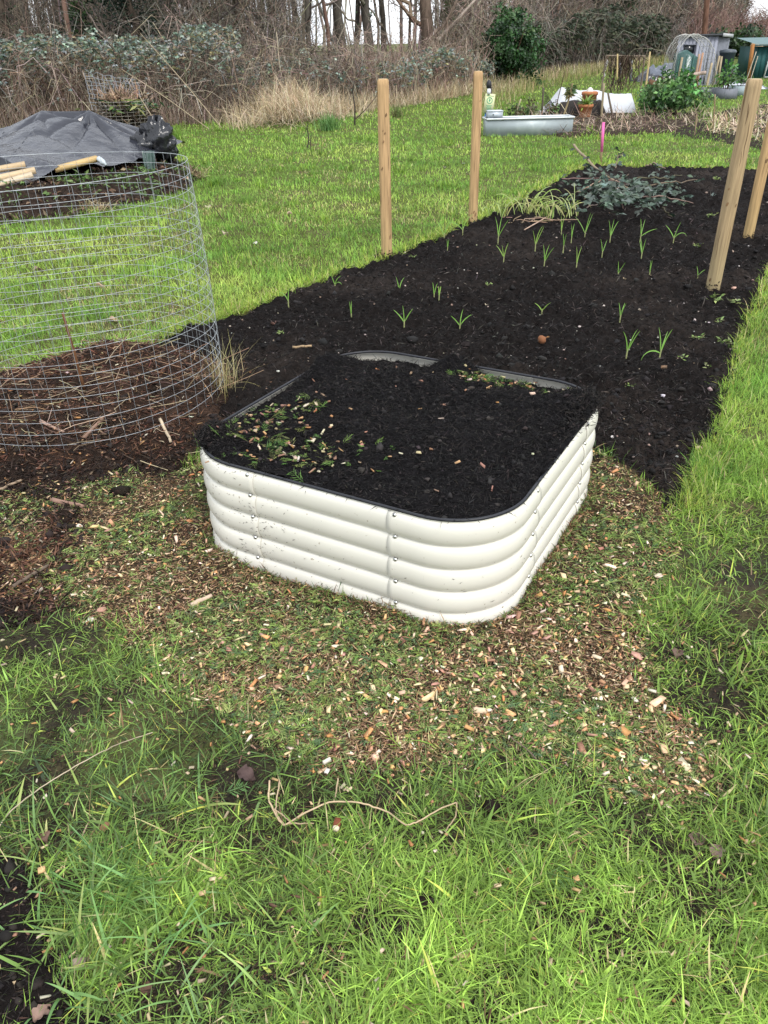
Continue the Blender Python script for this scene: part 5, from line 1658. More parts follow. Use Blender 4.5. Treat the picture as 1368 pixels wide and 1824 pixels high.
obj('bolt_hole', g_lathe([(.014, 0), (.012, .004), (0, .004)], 10, (bx0 - .05, -.1, HT + .07), (.02, .02, .02), rotm(PI / 2, 0, 0)), M_RUBBER, cb)
q = at(872, 240) + [0, .35, 0]
obj('trough_post', g_box((.02, .08, .43), (.09, .07, .90), None, (.10, .085, .07)), M_PLANK, loc=tuple(q), cat='post', label='dark timber stub post behind the yellow sign at the water trough')
sp = empty('standpipe', tuple(q), cat='standpipe', label='blue water pipe with a black tap at the left end of the trough')
obj('pipe', g_tubes(np.array([[-.05, -.02, 0], [-.05, -.02, .3], [-.04, -.01, .7]]), .016, 10, (.03, .09, .28)), M_PLASTIC, sp, smooth=True)
for z in (.32, .42):
    obj('coupling', g_lathe([(.0, -.045), (.03, -.045), (.036, -.03), (.036, .03), (.03, .045), (0, .045)], 12, (-.05, -.02, z), (.03, .13, .45)), M_PLASTIC, sp, smooth=True)
obj('tap_body', g_lathe([(0, 0), (.05, 0), (.058, .06), (.05, .11), (.03, .14), (0, .15)], 14, (-.02, -.03, .86), (.02, .02, .024)), M_RUBBER, sp, smooth=True)
obj('tap_label', g_lathe([(0, -.05), (.036, -.05), (.042, 0), (.03, .05), (0, .05)], 12, (-.02, -.06, .80), (.7, .72, .75)), M_PLASTIC, sp, smooth=True)
so = aty(871.5, 184, q[1] - .06)
sg = empty('water_sign', tuple(so), cat='sign', label='pale yellow notice with a green ring emblem hanging tilted beside the water trough')
sg.rotation_euler = (0, math.radians(6), 0)
obj('board', g_box((0, 0, 0), (.21, .008, .36), None, (.66, .68, .40)), M_PLAIN, sg)
q_ = np.linspace(0, 2 * PI, 33)
M_INK = mat('green_ink', .6, .2, var=None, col=(.10, .38, .22))
obj('ring_emblem', g_tubes(np.stack([.055 * np.cos(q_), -.006 + 0 * q_, .055 + .055 * np.sin(q_)], -1), .007, 6, (.1, .38, .22)), M_INK, sg)
obj('leaf_emblem', (np.array([[0, -.0065, .02], [.022, -.0065, .06], [0, -.0065, .095], [-.022, -.0065, .06]]), [np.array([[0, 1, 2, 3]])], np.tile([.1, .38, .22], (4, 1))), M_INK, sg)
for i, (zz_, w_) in enumerate([(.14, .15), (-.04, .12), (-.065, .09), (-.09, .11), (-.115, .07)]):
    obj('text_line', g_box((0, -.005, zz_), (w_, .003, .010), None, (.25, .45, .28)), M_INK, sg)

# ================================================================== FLEECE PLOT
q = at(1000, 210)
FX0, FX1, FY = at(968, 209)[0], at(1128, 204)[0], q[1] + .3
fc = empty('fleece_cover', (0, 0, 0), cat='fleece cover', label='white garden fleece pegged over hoops behind the water trough')
fx, fy = np.meshgrid(np.linspace(FX0 - .05, FX1 + .05, 90), np.linspace(FY, FY + 1.4, 36))
zt = np.interp(fx, [FX0, FX0 + .12, aty(1000, 163, FY + .6)[0], aty(1035, 168, FY + .6)[0], aty(1062, 168, FY + .6)[0], aty(1085, 173, FY + .6)[0], aty(1126, 176, FY + .6)[0], FX1],
               [.0, .18, .66, .55, .58, .50, .46, .03])
pr = np.clip(1 - np.abs((fy - FY) / 1.4 * 2 - 1), 0, 1) ** .7
obj('fleece', g_grid(fx, fy, zt * pr + .09 * (fbm(fx * 2.4, fy * 2.4, 4, 181) - .5) * pr + .025 * (fbm(fx * 9, fy * 5, 2, 182) - .5) * pr, None, (.74, .76, .80)), M_FLEECE, fc, smooth=True)
# dark netting low in front of the fleece
nx_, ny_ = np.meshgrid(np.linspace(at(975, 210)[0], at(1092, 213)[0], 70), np.linspace(FY - .75, FY - .1, 20))
sh = np.clip(np.sin((ny_ - FY + .75) / .65 * PI), 0, 1) ** .5
nzv = (.24 + .30 * fbm(nx_ * 2.2, ny_ * 2, 3, 183)) * np.interp(nx_, [nx_.min(), nx_.min() + .25, nx_.max() - .2, nx_.max()], [0, 1, 1.1, .1])
obj('dark_netting', g_grid(nx_, ny_, nzv * sh + .03 * (fbm(nx_ * 9, ny_ * 9, 3, 185) - .5), None, (.028, .024, .022)), M_NET, smooth=True, cat='netting', label='dark brown netting heaped in front of the white fleece')
# black net triangle on a stake
A3, B3, C3 = aty(970, 163, FY - .5), aty(970, 208, FY - .5), aty(990, 192, FY - .45)
nt_ = empty('net_flap', tuple(A3), cat='netting', label='black triangular net flap on the dark stake at the left of the fleece')
for i in range(12):
    f = i / 11
    a_, b_ = (A3 + (C3 - A3) * f), (B3 + (C3 - B3) * f)
    obj('net_cord', g_tubes(np.array([a_, (a_ + b_) / 2, b_]) - A3, .006, 3, (.03, .035, .03)), M_NET, nt_)
    a_, b_ = (A3 + (B3 - A3) * f), (C3 + (A3 * (1 - f) + B3 * f - C3) * .0)
    obj('net_cord', g_tubes(np.array([a_, a_ * .5 + b_ * .5, b_]) - A3, .006, 3, (.03, .035, .03)), M_NET, nt_)

def cane(u0, v0, u1, v1, Y, r, col, label, cat='cane', name='cane'):
    b = at(u1, v1) if Y is None else aty(u1, v1, Y)
    if Y is not None:
        b = np.array([b[0], b[1], min(b[2], 0.0)]) if b[2] < .3 else b
    t = aty(u0, v0, b[1])
    return stick(name, b - [0, 0, .03], t, r, col, label, cat)
FYm = FY - .6
cane(968, 156, 965, 212, FYm, .026, (.10, .085, .065), 'dark wooden stake at the left end of the white fleece', 'stake', 'stake')
cane(1006, 128, 985, 207, FYm - .1, .011, (.09, .06, .04), 'thin dark cane leaning right, in front of the fleece', 'cane')
cane(1076, 148, 1070, 220, FYm - .2, .028, (.30, .25, .16), 'greyish stake leaning slightly, right of the terracotta pots', 'stake', 'stake')
cane(1083, 165, 1093, 213, FYm, .026, (.16, .13, .10), 'dark stake leaning left against the white fleece', 'stake', 'stake')
cane(928, 176, 915, 214, FYm, .02, (.38, .34, .22), 'pale dry stalk standing between the yellow sign and the fleece')
cane(1158, 92, 1150, 160, FY + 2.5, .024, (.50, .38, .2), 'light bamboo cane standing behind the leafy green shrub, the right one of two', 'cane')
cane(1100, 96, 1099, 140, FY + 6, .026, (.52, .4, .2), 'light bamboo cane standing farther left, before the dark tarpaulin bundle', 'cane')
cane(1274, 168, 1270, 240, None, .012, (.28, .2, .12), 'thin brown cane standing in the straw-covered plot right of the leafy shrub')
cane(1351, 184, 1348, 246, None, .012, (.25, .19, .12), 'thin brown cane standing in the straw plot behind the knotty post')
cane(1241, 204, 1237, 244, None, .009, (.3, .22, .14), 'short thin cane at the front edge of the straw plot')
cane(1204, 212, 1203, 240, None, .008, (.3, .24, .16), 'short grey cane left of the other canes in the straw plot')

# terracotta pots
def squarepot(u, v, Y, w, h, label, lid):
    p = aty(u, v, Y)
    root = empty('terracotta_pot', (p[0], p[1], 0), math.radians(20), cat='pot', label=label)
    pr = [(w * .48, 0), (w * .60, h * .05), (w * .66, h * .86), (w * .74, h * .87), (w * .74, h * .97), (w * .62, h), (.0, h)] if lid else [(w * .42, 0), (w * .5, h * .1), (w * .62, h * .8), (w * .7, h * .82), (w * .7, h), (w * .6, h), (w * .58, h * .85), (0, h * .85)]
    obj('body', g_lathe(pr, 18, (0, 0, 0), (.40, .165, .075)), M_CLAY, root, smooth=False)
    if lid:
        obj('knob', g_lathe([(w * .3, h), (w * .26, h + .05), (w * .1, h + .09), (0, h + .095)], 14, (0, 0, 0), (.68, .64, .6)), M_CLAY, root, smooth=True)
    return root
squarepot(1047, 200, FY - .05, .28, aty(1047, 163, FY - .05)[2], 'tall terracotta forcing pot with a pale knob in front of the white fleece', True)
ppos = aty(1041, 214, FY - .95)
squarepot(1041, 214, FY - .95, .26, .34, 'lower terracotta pot with a leafy plant, in front of the dark netting', False)
def rosette(name, c, n, L, wd, pal, label, cat, lean=.6):
    d = rand_dir(n, .0, .9)
    g = g_blades(R.normal(0, .02, (n, 3)), R.uniform(0, 6.3, n), np.abs(R.normal(lean, .3, n)), R.normal(.7, .3, n), L * R.uniform(.6, 1.2, n), wd, 4, pick(pal, n))
    return obj(name, g, M_GRASS, loc=tuple(c), cat=cat, label=label)
rosette('potted_plant', (ppos[0], ppos[1], .30), 60, .30, .055, [(.22, .34, .06), (.15, .27, .05), (.3, .38, .12)], 'yellow green leafy plant growing in the lower terracotta pot', 'plant')
# sprouting brassica stalk
bs = at(1000, 218)
br = empty('brassica_stalk', (bs[0], bs[1], 0), cat='plant', label='leggy brassica stalk with a leafy head, leaning in front of the fleece')
tp = aty(1020, 148, bs[1]) - bs
obj('stem', g_tubes(np.array([[0, 0, 0], tp * .5 + [.02, 0, 0], tp]), .022, 6, (.30, .24, .13)), M_TWIG, br, smooth=True)
nb = 46
obj('leaves', g_leaves(tp * R.uniform(.68, .95, (nb, 1)), rand_dir(nb, -.8, .3), R.uniform(.1, .22, nb), R.uniform(.04, .09, nb), pick([(.10, .17, .06), (.2, .22, .09), (.3, .28, .13)], nb), .2), M_LEAF, br)
for (u, lb) in [(945, 'small dark green leafy plant showing over the trough rim'), (918, 'reddish stemmed low plant showing over the left half of the trough rim'), (985, 'low green plant showing over the trough rim right of the dark stake')]:
    p = aty(u, 205, FYm)
    shrub('low_plant', p[0], p[1], .2, .18, .36, 160, .085, [(.05, .11, .04), (.09, .16, .05), (.12, .10, .05)], lb, 'plant', stemsn=5, seed=int(u))
# plot soil and dead stalks round the fleece
fp = pxpoly([(880, 222), (965, 206), (1135, 202), (1255, 205), (1250, 226), (1180, 238), (1080, 244), (1000, 246)])
qx, qy = np.meshgrid(np.arange(1.5, 9.5, .07), np.arange(16.5, 24.5, .07))
qd = sdp(fp, qx, qy)
obj('fleece_plot_soil', g_grid(qx, qy, -.03 + .09 * np.clip(qd / .3 + .3, 0, 1) + .05 * (fbm(qx * 5, qy * 5, 3, 187) - .5), qd > -.15, (.05, .035, .025)), M_SOIL, smooth=True, kind='structure')
n = 1700
x, y = R.uniform(3.5, 8.6, n), R.uniform(16.6, 23, n)
k = (sdp(fp, x, y) > -.1) & ~((np.abs(x - (FX0 + FX1) / 2) < (FX1 - FX0) / 2) & (y > FY) & (y < FY + 1.4))
x, y = x[k], y[k]
n = len(x)
obj('dead_stalks', g_blades(np.stack([x, y, R.uniform(.02, .12, n)], -1), R.uniform(0, 6.3, n), R.normal(1.15, .3, n), R.normal(.3, .4, n), R.uniform(.15, .55, n), .016, 3, pick([(.44, .33, .25), (.34, .25, .18), (.54, .44, .33), (.2, .14, .10)], n)),
    M_STRAW, kind='stuff', cat='dead stalks', label='flattened dead brown stalks on the plot round the fleece and leafy shrub')
# bare brown dead climber on a frame
p = at(1108, 172)
dc = empty('dead_climber', (p[0], p[1], 0), cat='dead climber', label='clump of hanging dead brown stems on a small frame, behind the fleece')
for (a_, b_) in [((-.75, 0, 0), (-.7, 0, 1.25)), ((.65, .1, 0), (.62, .1, 1.2)), ((-.7, 0, 1.22), (.64, .1, 1.18))]:
    obj('frame_pole', g_tubes(np.array([a_, (np.array(a_) + b_) / 2, b_]), .03, 6, (.2, .16, .12)), M_TWIG, dc)
n = 110
s = np.linspace(0, 1, 5)
x = R.normal(-.1, .3, n).clip(-.7, .6)
cp = np.stack([x[:, None] + R.normal(0, .06, (n, 5)), R.normal(0, .12, (n, 5)), 1.22 - s[None] * R.uniform(.3, 1.2, n)[:, None]], -1)
obj('hanging_stems', g_tubes(cp, .012, 3, pick([(.12, .085, .06), (.07, .05, .04), (.2, .15, .11)], n)), M_TWIG, dc, kind='stuff')
p2 = at(1072, 170)
obj('white_rag', g_leaves(np.array([[0, 0, 1.0], [.02, 0, .8], [0, .02, .6]]), np.array([[.2, 0, -1], [-.2, 0, -1], [.1, 0, -1.0]]), .3, .12, np.tile([.7, .7, .7], (3, 1)), .2), M_FLEECE, loc=(p2[0], p2[1], .15), cat='rag', label='white rag hanging at the left of the dead climber frame')

# straw-covered plot on the right
stp = pxpoly([(1190, 243), (1215, 215), (1290, 196), (1368, 186), (1480, 185), (1520, 262), (1368, 272), (1250, 250)])
qx, qy = np.meshgrid(np.arange(4.5, 17, .09), np.arange(13, 26, .09))
qd = sdp(stp, qx, qy)
obj('straw_plot_soil', g_grid(qx, qy, -.03 + .07 * np.clip(qd / .3 + .3, 0, 1) + .05 * (fbm(qx * 5, qy * 5, 3, 189) - .5), qd > -.15, (.035, .026, .02)), M_SOIL, smooth=True, kind='structure')
n = 17000
x, y = R.uniform(4.5, 17, n), R.uniform(13, 26, n)
dd = sdp(stp, x, y)
k = (dd > .6) & (fbm(x * 1.5, y * 1.5, 2, 191) > .30)
x, y = x[k], y[k]
n = len(x)
obj('straw_mulch', g_blades(np.stack([x, y, R.uniform(.03, .1, n)], -1), R.uniform(0, 6.3, n), R.normal(1.15, .25, n), R.normal(.4, .4, n), R.uniform(.12, .4, n), .018, 2, pick([(.62, .49, .33), (.70, .60, .43), (.52, .38, .25), (.36, .25, .16)], n)),
    M_STRAW, kind='stuff', cat='straw mulch', label='pale straw mulch spread over the plot behind the knotty post')
n = 1500
x, y = R.uniform(4.5, 15, n), R.uniform(13, 22, n)
k = (np.abs(sdp(stp, x, y) - .85) < .45)
x, y = x[k], y[k]
n = len(x)
obj('garlic_rows', g_blades(np.stack([x, y, .03 + 0 * x], -1), R.uniform(0, 6.3, n), R.normal(.2, .2, n), R.normal(.6, .3, n), R.uniform(.15, .32, n), .02, 4, pick([(.22, .32, .07), (.30, .36, .12), (.4, .40, .18)], n)), M_GRASS, kind='stuff', cat='seedlings',
    label='rows of pale green seedlings along the front of the straw-covered plot')

# pink topped marker stakes
def pink(u0, v0, u1, v1, lab):
    p = at(u1, v1)
    t = aty(u0, v0, p[1]) - p
    r_ = empty('marker_stake', tuple(p), cat='marker stake', label=lab)
    obj('stake', g_beam((0, 0, -.05), t * .99, .035, .03, (.45, .33, .2)), M_PLANK, r_)
    obj('pink_paint', g_beam(t * .30, t * 1.0, .040, .035, (.80, .16, .42)), M_PLAIN, r_)
    return r_
pink(1075, 218, 1070, 292, 'bright pink painted marker stake at the far end of the black plot')
pink(1335, 150, 1319, 194, 'bright pink painted marker stake leaning on the grass near the straw plot')

# ================================================================== SHED, ARCH, BUTT
YS = 36.0
sA, sB, sC = aty(1194, 165, YS), aty(1263, 165, YS), aty(1283, 165, YS + 2.0)
shd = empty('garden_shed', (sA[0], sA[1], 0), cat='shed', label='small grey painted plank shed with a dark pent roof at the upper right')
o = np.array([sA[0], sA[1], 0])
wv = np.array([sB[0] - sA[0], sB[1] - sA[1], 0])
sv_ = np.array([sC[0] - sB[0], sC[1] - sB[1], 0])
hf, hb = 1.72, 1.66
for i in range(11):
    a_, b_ = i / 11 + .004, (i + 1) / 11 - .004
    lo_, hi_ = wv * a_, wv * b_
    h0 = .0
    door = 5 <= i <= 8
    c_ = np.array([.25, .262, .315]) * R.normal(1, .05) * (1.08 if door else 1)
    V = np.array([lo_, hi_, hi_ + [0, 0, hf], lo_ + [0, 0, hf]]) + np.array([0, -.03 if door else 0, 0])
    V = np.vstack([V, V + [0, .02, 0]])
    obj('plank', (V, [np.array([[0, 1, 2, 3], [5, 4, 7, 6], [0, 3, 7, 4], [1, 5, 6, 2], [3, 2, 6, 7]])], np.tile(c_, (8, 1))), M_PLAIN, shd)
for i in range(9):
    a_, b_ = i / 9 + .004, (i + 1) / 9 - .004
    lo_, hi_ = wv + sv_ * a_, wv + sv_ * b_
    V = np.array([lo_, hi_, hi_ + [0, 0, hf + (hb - hf) * b_], lo_ + [0, 0, hf + (hb - hf) * a_]])
    V = np.vstack([V, V - [.02, 0, 0]])
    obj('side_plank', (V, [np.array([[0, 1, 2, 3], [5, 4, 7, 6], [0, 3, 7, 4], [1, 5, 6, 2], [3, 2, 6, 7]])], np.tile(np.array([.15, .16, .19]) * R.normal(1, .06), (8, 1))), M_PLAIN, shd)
obj('core', (np.vstack([np.array([[.04, .05, 0], wv + [-.04, .05, 0], wv + sv_ - [.04, .05, 0], sv_ + [.04, -.05, 0]]) + [0, 0, z] for z in (0, 1.62)]),
             [np.array([[0, 1, 5, 4], [1, 2, 6, 5], [2, 3, 7, 6], [3, 0, 4, 7], [4, 5, 6, 7]])], np.tile([.05, .05, .06], (8, 1))), M_PLAIN, shd)
ctr = wv / 2 + sv_ / 2
rf = np.array([[-.10, -.12, hf + .01], wv + [.10, -.12, hf + .01], wv + sv_ + [.12, .1, hb + .03], sv_ + [-.08, .1, hb + .03]])
obj('roof', (np.vstack([rf, rf + [0, 0, .07]]), [np.array([[4, 5, 6, 7], [3, 2, 1, 0], [0, 1, 5, 4], [1, 2, 6, 5], [2, 3, 7, 6], [3, 0, 4, 7]])], np.tile([.045, .047, .055], (8, 1))), M_PLAIN, shd)
obj('barge_board', g_beam(rf[1] + [.02, 0, .03], rf[2] + [.02, 0, .03], .03, .12, (.42, .43, .44)), M_PLAIN, shd)
wn = obj('window', g_box(wv * .30 + [0, -.02, 1.28], (.42, .03, .32), None, (.02, .022, .026)), mat('dark_glass', .1, .5, var=None, col=(.012, .014, .018)), shd)
for dz in (-.17, .17):
    obj('window_frame', g_box(wv * .30 + [0, -.035, 1.28 + dz], (.48, .04, .05), None, (.19, .2, .245)), M_PLAIN, wn)
for f_ in (.47, .80):
    obj('door_edge', g_beam(wv * f_ + [0, -.045, .05], wv * f_ + [0, -.045, 1.62], .02, .03, (.12, .125, .15)), M_PLAIN, shd)

# mesh arch
YA = 34.2
ar = empty('mesh_arch', tuple([aty(1237, 160, YA)[0], YA, 0]), cat='garden arch', label='rounded arch of whitish wire netting on wooden posts in front of the shed')
ctr_x = aty(1237, 160, YA)[0]
prof = [(1203, 170), (1199, 140), (1202, 110), (1209, 88), (1222, 68), (1240, 59), (1258, 67), (1270, 82), (1275, 105), (1276, 140), (1277, 172)]
pr_ = np.array([aty(u, v, YA) - [ctr_x, YA, 0] for u, v in prof])
pr_[0, 2] = pr_[-1, 2] = 0
ts = np.linspace(0, 10, 41)
cv = np.stack([np.interp(ts, range(11), pr_[:, i]) for i in range(3)], -1)
for _ in range(2):
    cv[1:-1] = (cv[:-2] + 2 * cv[1:-1] + cv[2:]) / 4
cen = np.array([0, 0, .9])
for j, dy in enumerate(np.linspace(0, 1.3, 9)):
    obj('hoop_wire', g_tubes(cv * np.array([1, 1, 1]) + [0, dy, 0] + R.normal(0, .012, (41, 3)), .014 if j in (0, 8) else .007, 4, (.52, .51, .48)), M_WIRE, ar)
for i in range(0, 41, 2):
    obj('cross_wire', g_tubes(np.array([cv[i], cv[i] + [0, .65, .0], cv[i] + [0, 1.3, 0]]), .0055, 3, (.50, .49, .46)), M_WIRE, ar)
for (u, lab_y) in [(1204, 0), (1276, 0), (1213, 1.3), (1268, 1.3)]:
    x_ = aty(u, 160, YA + lab_y)[0] - ctr_x
    obj('post', g_beam((x_, lab_y - .03, -.05), (x_ + R.normal(0, .04), lab_y - .03, 1.05), .07, .06, (.36, .29, .19)), M_PLANK, ar)
# small green plastic cover at the left of the shed front
gx0, gx1 = aty(1199, 140, 35.2)[0], aty(1234, 140, 35.2)[0]
gc = empty('plastic_greenhouse', ((gx0 + gx1) / 2, 35.2, 0), cat='plastic greenhouse', label='small green plastic cloche greenhouse in front of the shed\'s left half')
w2 = (gx1 - gx0) / 2
V = np.array([[-w2, -.3, 0], [w2, -.3, 0], [w2, .3, 0], [-w2, .3, 0], [-w2, -.3, 1.15], [w2, -.3, 1.0], [w2, .3, 1.0], [-w2, .3, 1.15], [-w2 * .3, -.3, 1.28], [-w2 * .3, .3, 1.28]])
obj('cover', (V, [np.array([[0, 1, 5, 4], [1, 2, 6, 5], [2, 3, 7, 6], [3, 0, 4, 7], [4, 8, 9, 7], [8, 5, 6, 9]]), np.array([[4, 5, 8], [7, 9, 6]])], np.tile([.05, .115, .105], (10, 1))), M_TARP, gc)
for x_ in (-w2, -w2 * .25, w2 * .45, w2):
    obj('frame_tube', g_tubes(np.array([[x_, -.32, 0], [x_, -.32, .6], [x_, -.32, 1.1]]), .016, 6, (.09, .2, .17)), M_PLASTIC, gc)
# poles leaning at the arch
for (u0, v0, u1, v1, c_, lb) in [(1252, 94, 1239, 160, (.44, .26, .17), 'reddish brown pole leaning left inside the arch, right one of the pair'), (1246, 96, 1237, 150, (.40, .27, .19), 'reddish brown pole leaning left inside the arch, left one of the pair'),
                             (1268, 112, 1256, 168, (.42, .34, .22), 'pale pole leaning at the foot of the arch\'s right side')]:
    b_ = aty(u1, v1, YA - .3)
    stick('leaning_pole', (b_[0], b_[1], 0), aty(u0, v0, YA - .2), .045, c_, lb, 'pole', 0, 7, M_PLANK)
b_ = aty(1240, 136, YA - .5)
stick('driftwood', b_ + [-.5, 0, .02], b_ + [.35, 0, .12], .07, (.40, .31, .26), 'gnarled pinkish root wood lying across the foot of the leaning poles', 'root wood', .06, 7, M_BARK)
# water butt
p = aty(1286, 150, 36.0)
wbt = empty('water_butt', (p[0], 36.0, 0), cat='water butt', label='dark blue-black tapered plastic water butt right of the grey shed')
rb = (aty(1300, 115, 36)[0] - aty(1273, 115, 36)[0]) / 2
obj('barrel', g_lathe([(0, .0), (rb * .72, 0), (rb * .76, .05), (rb * .97, 1.1), (rb * 1.02, 1.12), (rb * 1.02, 1.16)], 28, (0, 0, 0), (.022, .034, .048)), M_PLASTIC, wbt, smooth=True)
obj('lid', g_lathe([(rb * 1.05, 1.15), (rb * 1.05, 1.2), (rb * .9, 1.24), (0, 1.27)], 28, (0, 0, 0), (.06, .075, .09)), M_PLASTIC, wbt, smooth=True)
# grey planters beyond the shrub
for i, (u, v, w_, lb) in enumerate([(1262, 166, .42, 'grey planter box at the foot of the arch, leftmost of three'), (1290, 168, .45, 'grey planter box holding a tall leafy plant, middle of three'), (1312, 162, .42, 'pale bluish planter box nearest the crumpled sheeting')]):
    p = at(u, v + 8)
    pl = empty('planter_box', (p[0], p[1], 0), .2, cat='planter', label=lb)
    c_ = [(.16, .17, .19), (.18, .19, .22), (.28, .34, .36)][i]
    for (x_, y_, sx_, sy_) in [(0, -.3, w_, .03), (0, .3, w_, .03), (-w_ / 2 + .015, 0, .03, .57), (w_ / 2 - .015, 0, .03, .57)]:
        obj('side', g_box((x_, y_, .14), (sx_, sy_, .30), None, c_), M_PLAIN, pl)
    obj('soil', g_box((0, 0, .11), (w_ - .065, .56, .22), None, (.03, .022, .018)), M_SOIL, pl)
    if i:
        shrub('planter_plant', p[0], p[1], .28, .25, .95 if i == 1 else .65, 260, .12, [(.09, .2, .05), (.13, .26, .08), (.06, .13, .04)], ['', 'tall leafy green plant in the middle grey planter', 'low green plant in the pale bluish planter'][i], 'plant', stemsn=4, seed=31 + i, z0=.38)
# crumpled black and white sheeting
p = at(1320, 160)
n_, m_ = 40, 24
qx, qy = np.meshgrid(np.linspace(-.95, .8, n_), np.linspace(-.5, .5, m_))
cz = .30 * np.clip(1 - (qx / 1.0) ** 2, 0, 1) * np.clip(1 - (qy / .55) ** 2, 0, 1) * (.4 + fbm(qx * 6, qy * 6, 4, 201))
cc3 = np.where((fbm(qx * 5 + 9, qy * 5, 3, 203) > .5)[..., None], np.array([.5, .52, .56]), np.array([.03, .032, .036]))
obj('crumpled_sheeting', g_grid(qx, qy, cz + .05 * fbm(qx * 14, qy * 14, 2, 205), None, cc3), M_TARP, loc=(p[0], p[1], -.02), cat='plastic sheeting', label='crumpled black and white plastic sheeting on the grass right of the planters')
# dark tarpaulin bundle left of the arch
p = at(1146, 140)
qx, qy = np.meshgrid(np.linspace(-1.3, 1.3, 50), np.linspace(-.6, .6, 24))
cz = .72 * np.clip(1 - (qx / 1.3) ** 2, 0, 1) ** .7 * np.clip(1 - (qy / .6) ** 2, 0, 1) * (.55 + .7 * fbm(qx * 3, qy * 3, 3, 207))
cc3 = np.where((fbm(qx * 2 + 9, qy * 3, 3, 209) + .18 * (cz > .45) > .56)[..., None], np.array([.10, .115, .15]), np.array([.02, .023, .03]))
obj('dark_bundle', g_grid(qx, qy, cz + .08 * fbm(qx * 8, qy * 8, 2, 211), None, cc3), M_TARP, smooth=True, loc=(p[0], p[1] - 3, -.02), cat='tarpaulin bundle', label='dark blue-black tarpaulin bundle on the grass left of the shed')
for (u0, v0, u1, v1, lb) in [(1105, 108, 1104, 138, 'grey square post left of the dark tarpaulin bundle'), (1124, 106, 1123, 140, 'grey square post right against the dark tarpaulin bundle')]:
    b_ = at(u1, v1 + 6)
    t_ = aty(u0, v0, b_[1])
    obj('square_post', g_beam((0, 0, -.05), t_ - b_, .11, .11, (.2, .21, .235)), M_PLANK, loc=tuple(b_), cat='post', label=lb)
# telegraph pole
b_ = aty(1252, 100, 60)
t_ = aty(1264, -60, 60)
tl = empty('telegraph_pole', (b_[0], 60, 0), cat='telegraph pole', label='leaning reddish-brown telegraph pole rising behind the grey shed')
dv_ = (t_ - b_) / (t_[2] - b_[2])
obj('pole', g_tubes(np.array([[0, 0, -.3], dv_ * 3.5 - [0, 0, 0], dv_ * 7.5]) - [b_[2] * dv_[0], 0, 0], np.array([[.19, .17, .15]]), 12, (.16, .085, .06)), M_BARK, tl, smooth=True)
obj('step_bracket', g_box(dv_ * 5.5 + [.1, 0, 0], (.5, .08, .08), None, (.12, .1, .09)), M_BARK, tl)
# green shed at the right edge
YG = 41.0
gA = aty(1340, 139, YG)
gh = empty('green_shed', (gA[0], YG, 0), cat='shed', label='dark teal green shed with a white door frame at the right edge')
hG = aty(1340, 83, YG)[2]
for i in range(16):
    obj('plank', g_box((.11 + i * .22, .0, hG / 2), (.212, .03, hG), None, np.array([.018, .085, .085]) * R.normal(1, .08)), M_PLAIN, gh)
obj('side_wall', g_box((.0, 1.0, hG / 2), (.03, 2.0, hG), None, (.016, .07, .07)), M_PLAIN, gh)
obj('roof', g_beam((-.2, -.15, hG + .05), (3.8, -.15, hG + .05), .3, .06, (.12, .2, .2)), M_PLAIN, gh)
obj('roof_sheet', (np.array([[-.2, -.2, hG + .09], [3.8, -.2, hG + .09], [3.8, 2.2, hG + .35], [-.2, 2.2, hG + .35]]), [np.array([[0, 1, 2, 3]])], np.tile([.10, .17, .17], (4, 1))), M_PLAIN, gh)
dr = obj('door', g_box((1.25, -.03, hG * .44), (1.35, .03, hG * .86), None, (.016, .08, .085)), M_PLAIN, gh)
for (a_, b__) in [((.50, -.06, .0), (.60, -.06, hG * .9)), ((.60, -.06, hG * .9), (2.0, -.06, hG * .9)), ((.5, -.06, .05), (2.0, -.06, .05))]:
    obj('door_frame', g_beam(a_, b__, .07, .05, (.66, .70, .70)), M_PLAIN, dr)
obj('handle', g_box((1.0, -.06, hG * .55), (.05, .04, .12), None, (.6, .6, .6)), M_STEEL, dr)
obj('number_plate', g_box((.72, -.05, hG * .95), (.32, .02, .14), None, (.65, .68, .68)), M_PLAIN, gh)
b_ = aty(1333, 140, 39.5)
obj('rusty_post', g_beam((0, 0, -.05), aty(1341, 79, 39.5) - [b_[0], 39.5, 0], .14, .12, (.33, .15, .05)), M_PLANK, loc=(b_[0], 39.5, 0), cat='post', label='orange-brown timber post leaning against the green shed\'s left corner')
for (u0, v0, u1, v1, lb) in [(1350, 100, 1338, 135, 'thin pale stick leaning on the green shed left of its door'), (1347, 92, 1331, 134, 'thin grey stick leaning by the orange-brown post')]:
    b_ = aty(u1, v1, 39.2)
    stick('stick', (b_[0], b_[1], 0), aty(u0, v0, 39.4), .02, (.40, .36, .28), lb)
# heap of scrap boards and a grey crate
cen_ = aty(1322, 118, 50)
for i, (dx, dz, w_, h_, rt, c_, lb) in enumerate([(-.35, .55, .9, .75, .5, (.55, .42, .3), 'broad tan scrap board leaning at the left of the scrap heap'), (.05, .75, .8, .55, -.5, (.22, .23, .26), 'slate grey scrap board in the middle of the scrap heap'),
                                             (.1, 1.1, 1.2, .28, .35, (.52, .38, .25), 'long tan offcut on top of the scrap heap'), (.55, .6, .7, .5, .15, (.40, .34, .28), 'brown scrap board at the right of the scrap heap'), (.3, 1.3, 1.1, .2, -.05, (.28, .17, .12), 'dark brown offcut lying highest on the scrap heap')]):
    obj('scrap_board', g_box((0, 0, 0), (w_, .08, h_), rotm(.5, rt, 0), c_), M_PLANK, loc=(cen_[0] + dx, 48 + .12 * i, dz), cat='scrap board', label=lb)
p = at(1313, 136)
cr2 = empty('plastic_crate', (p[0], p[1], 0), cat='crate', label='pale grey plastic crate standing on the grass near the green shed')
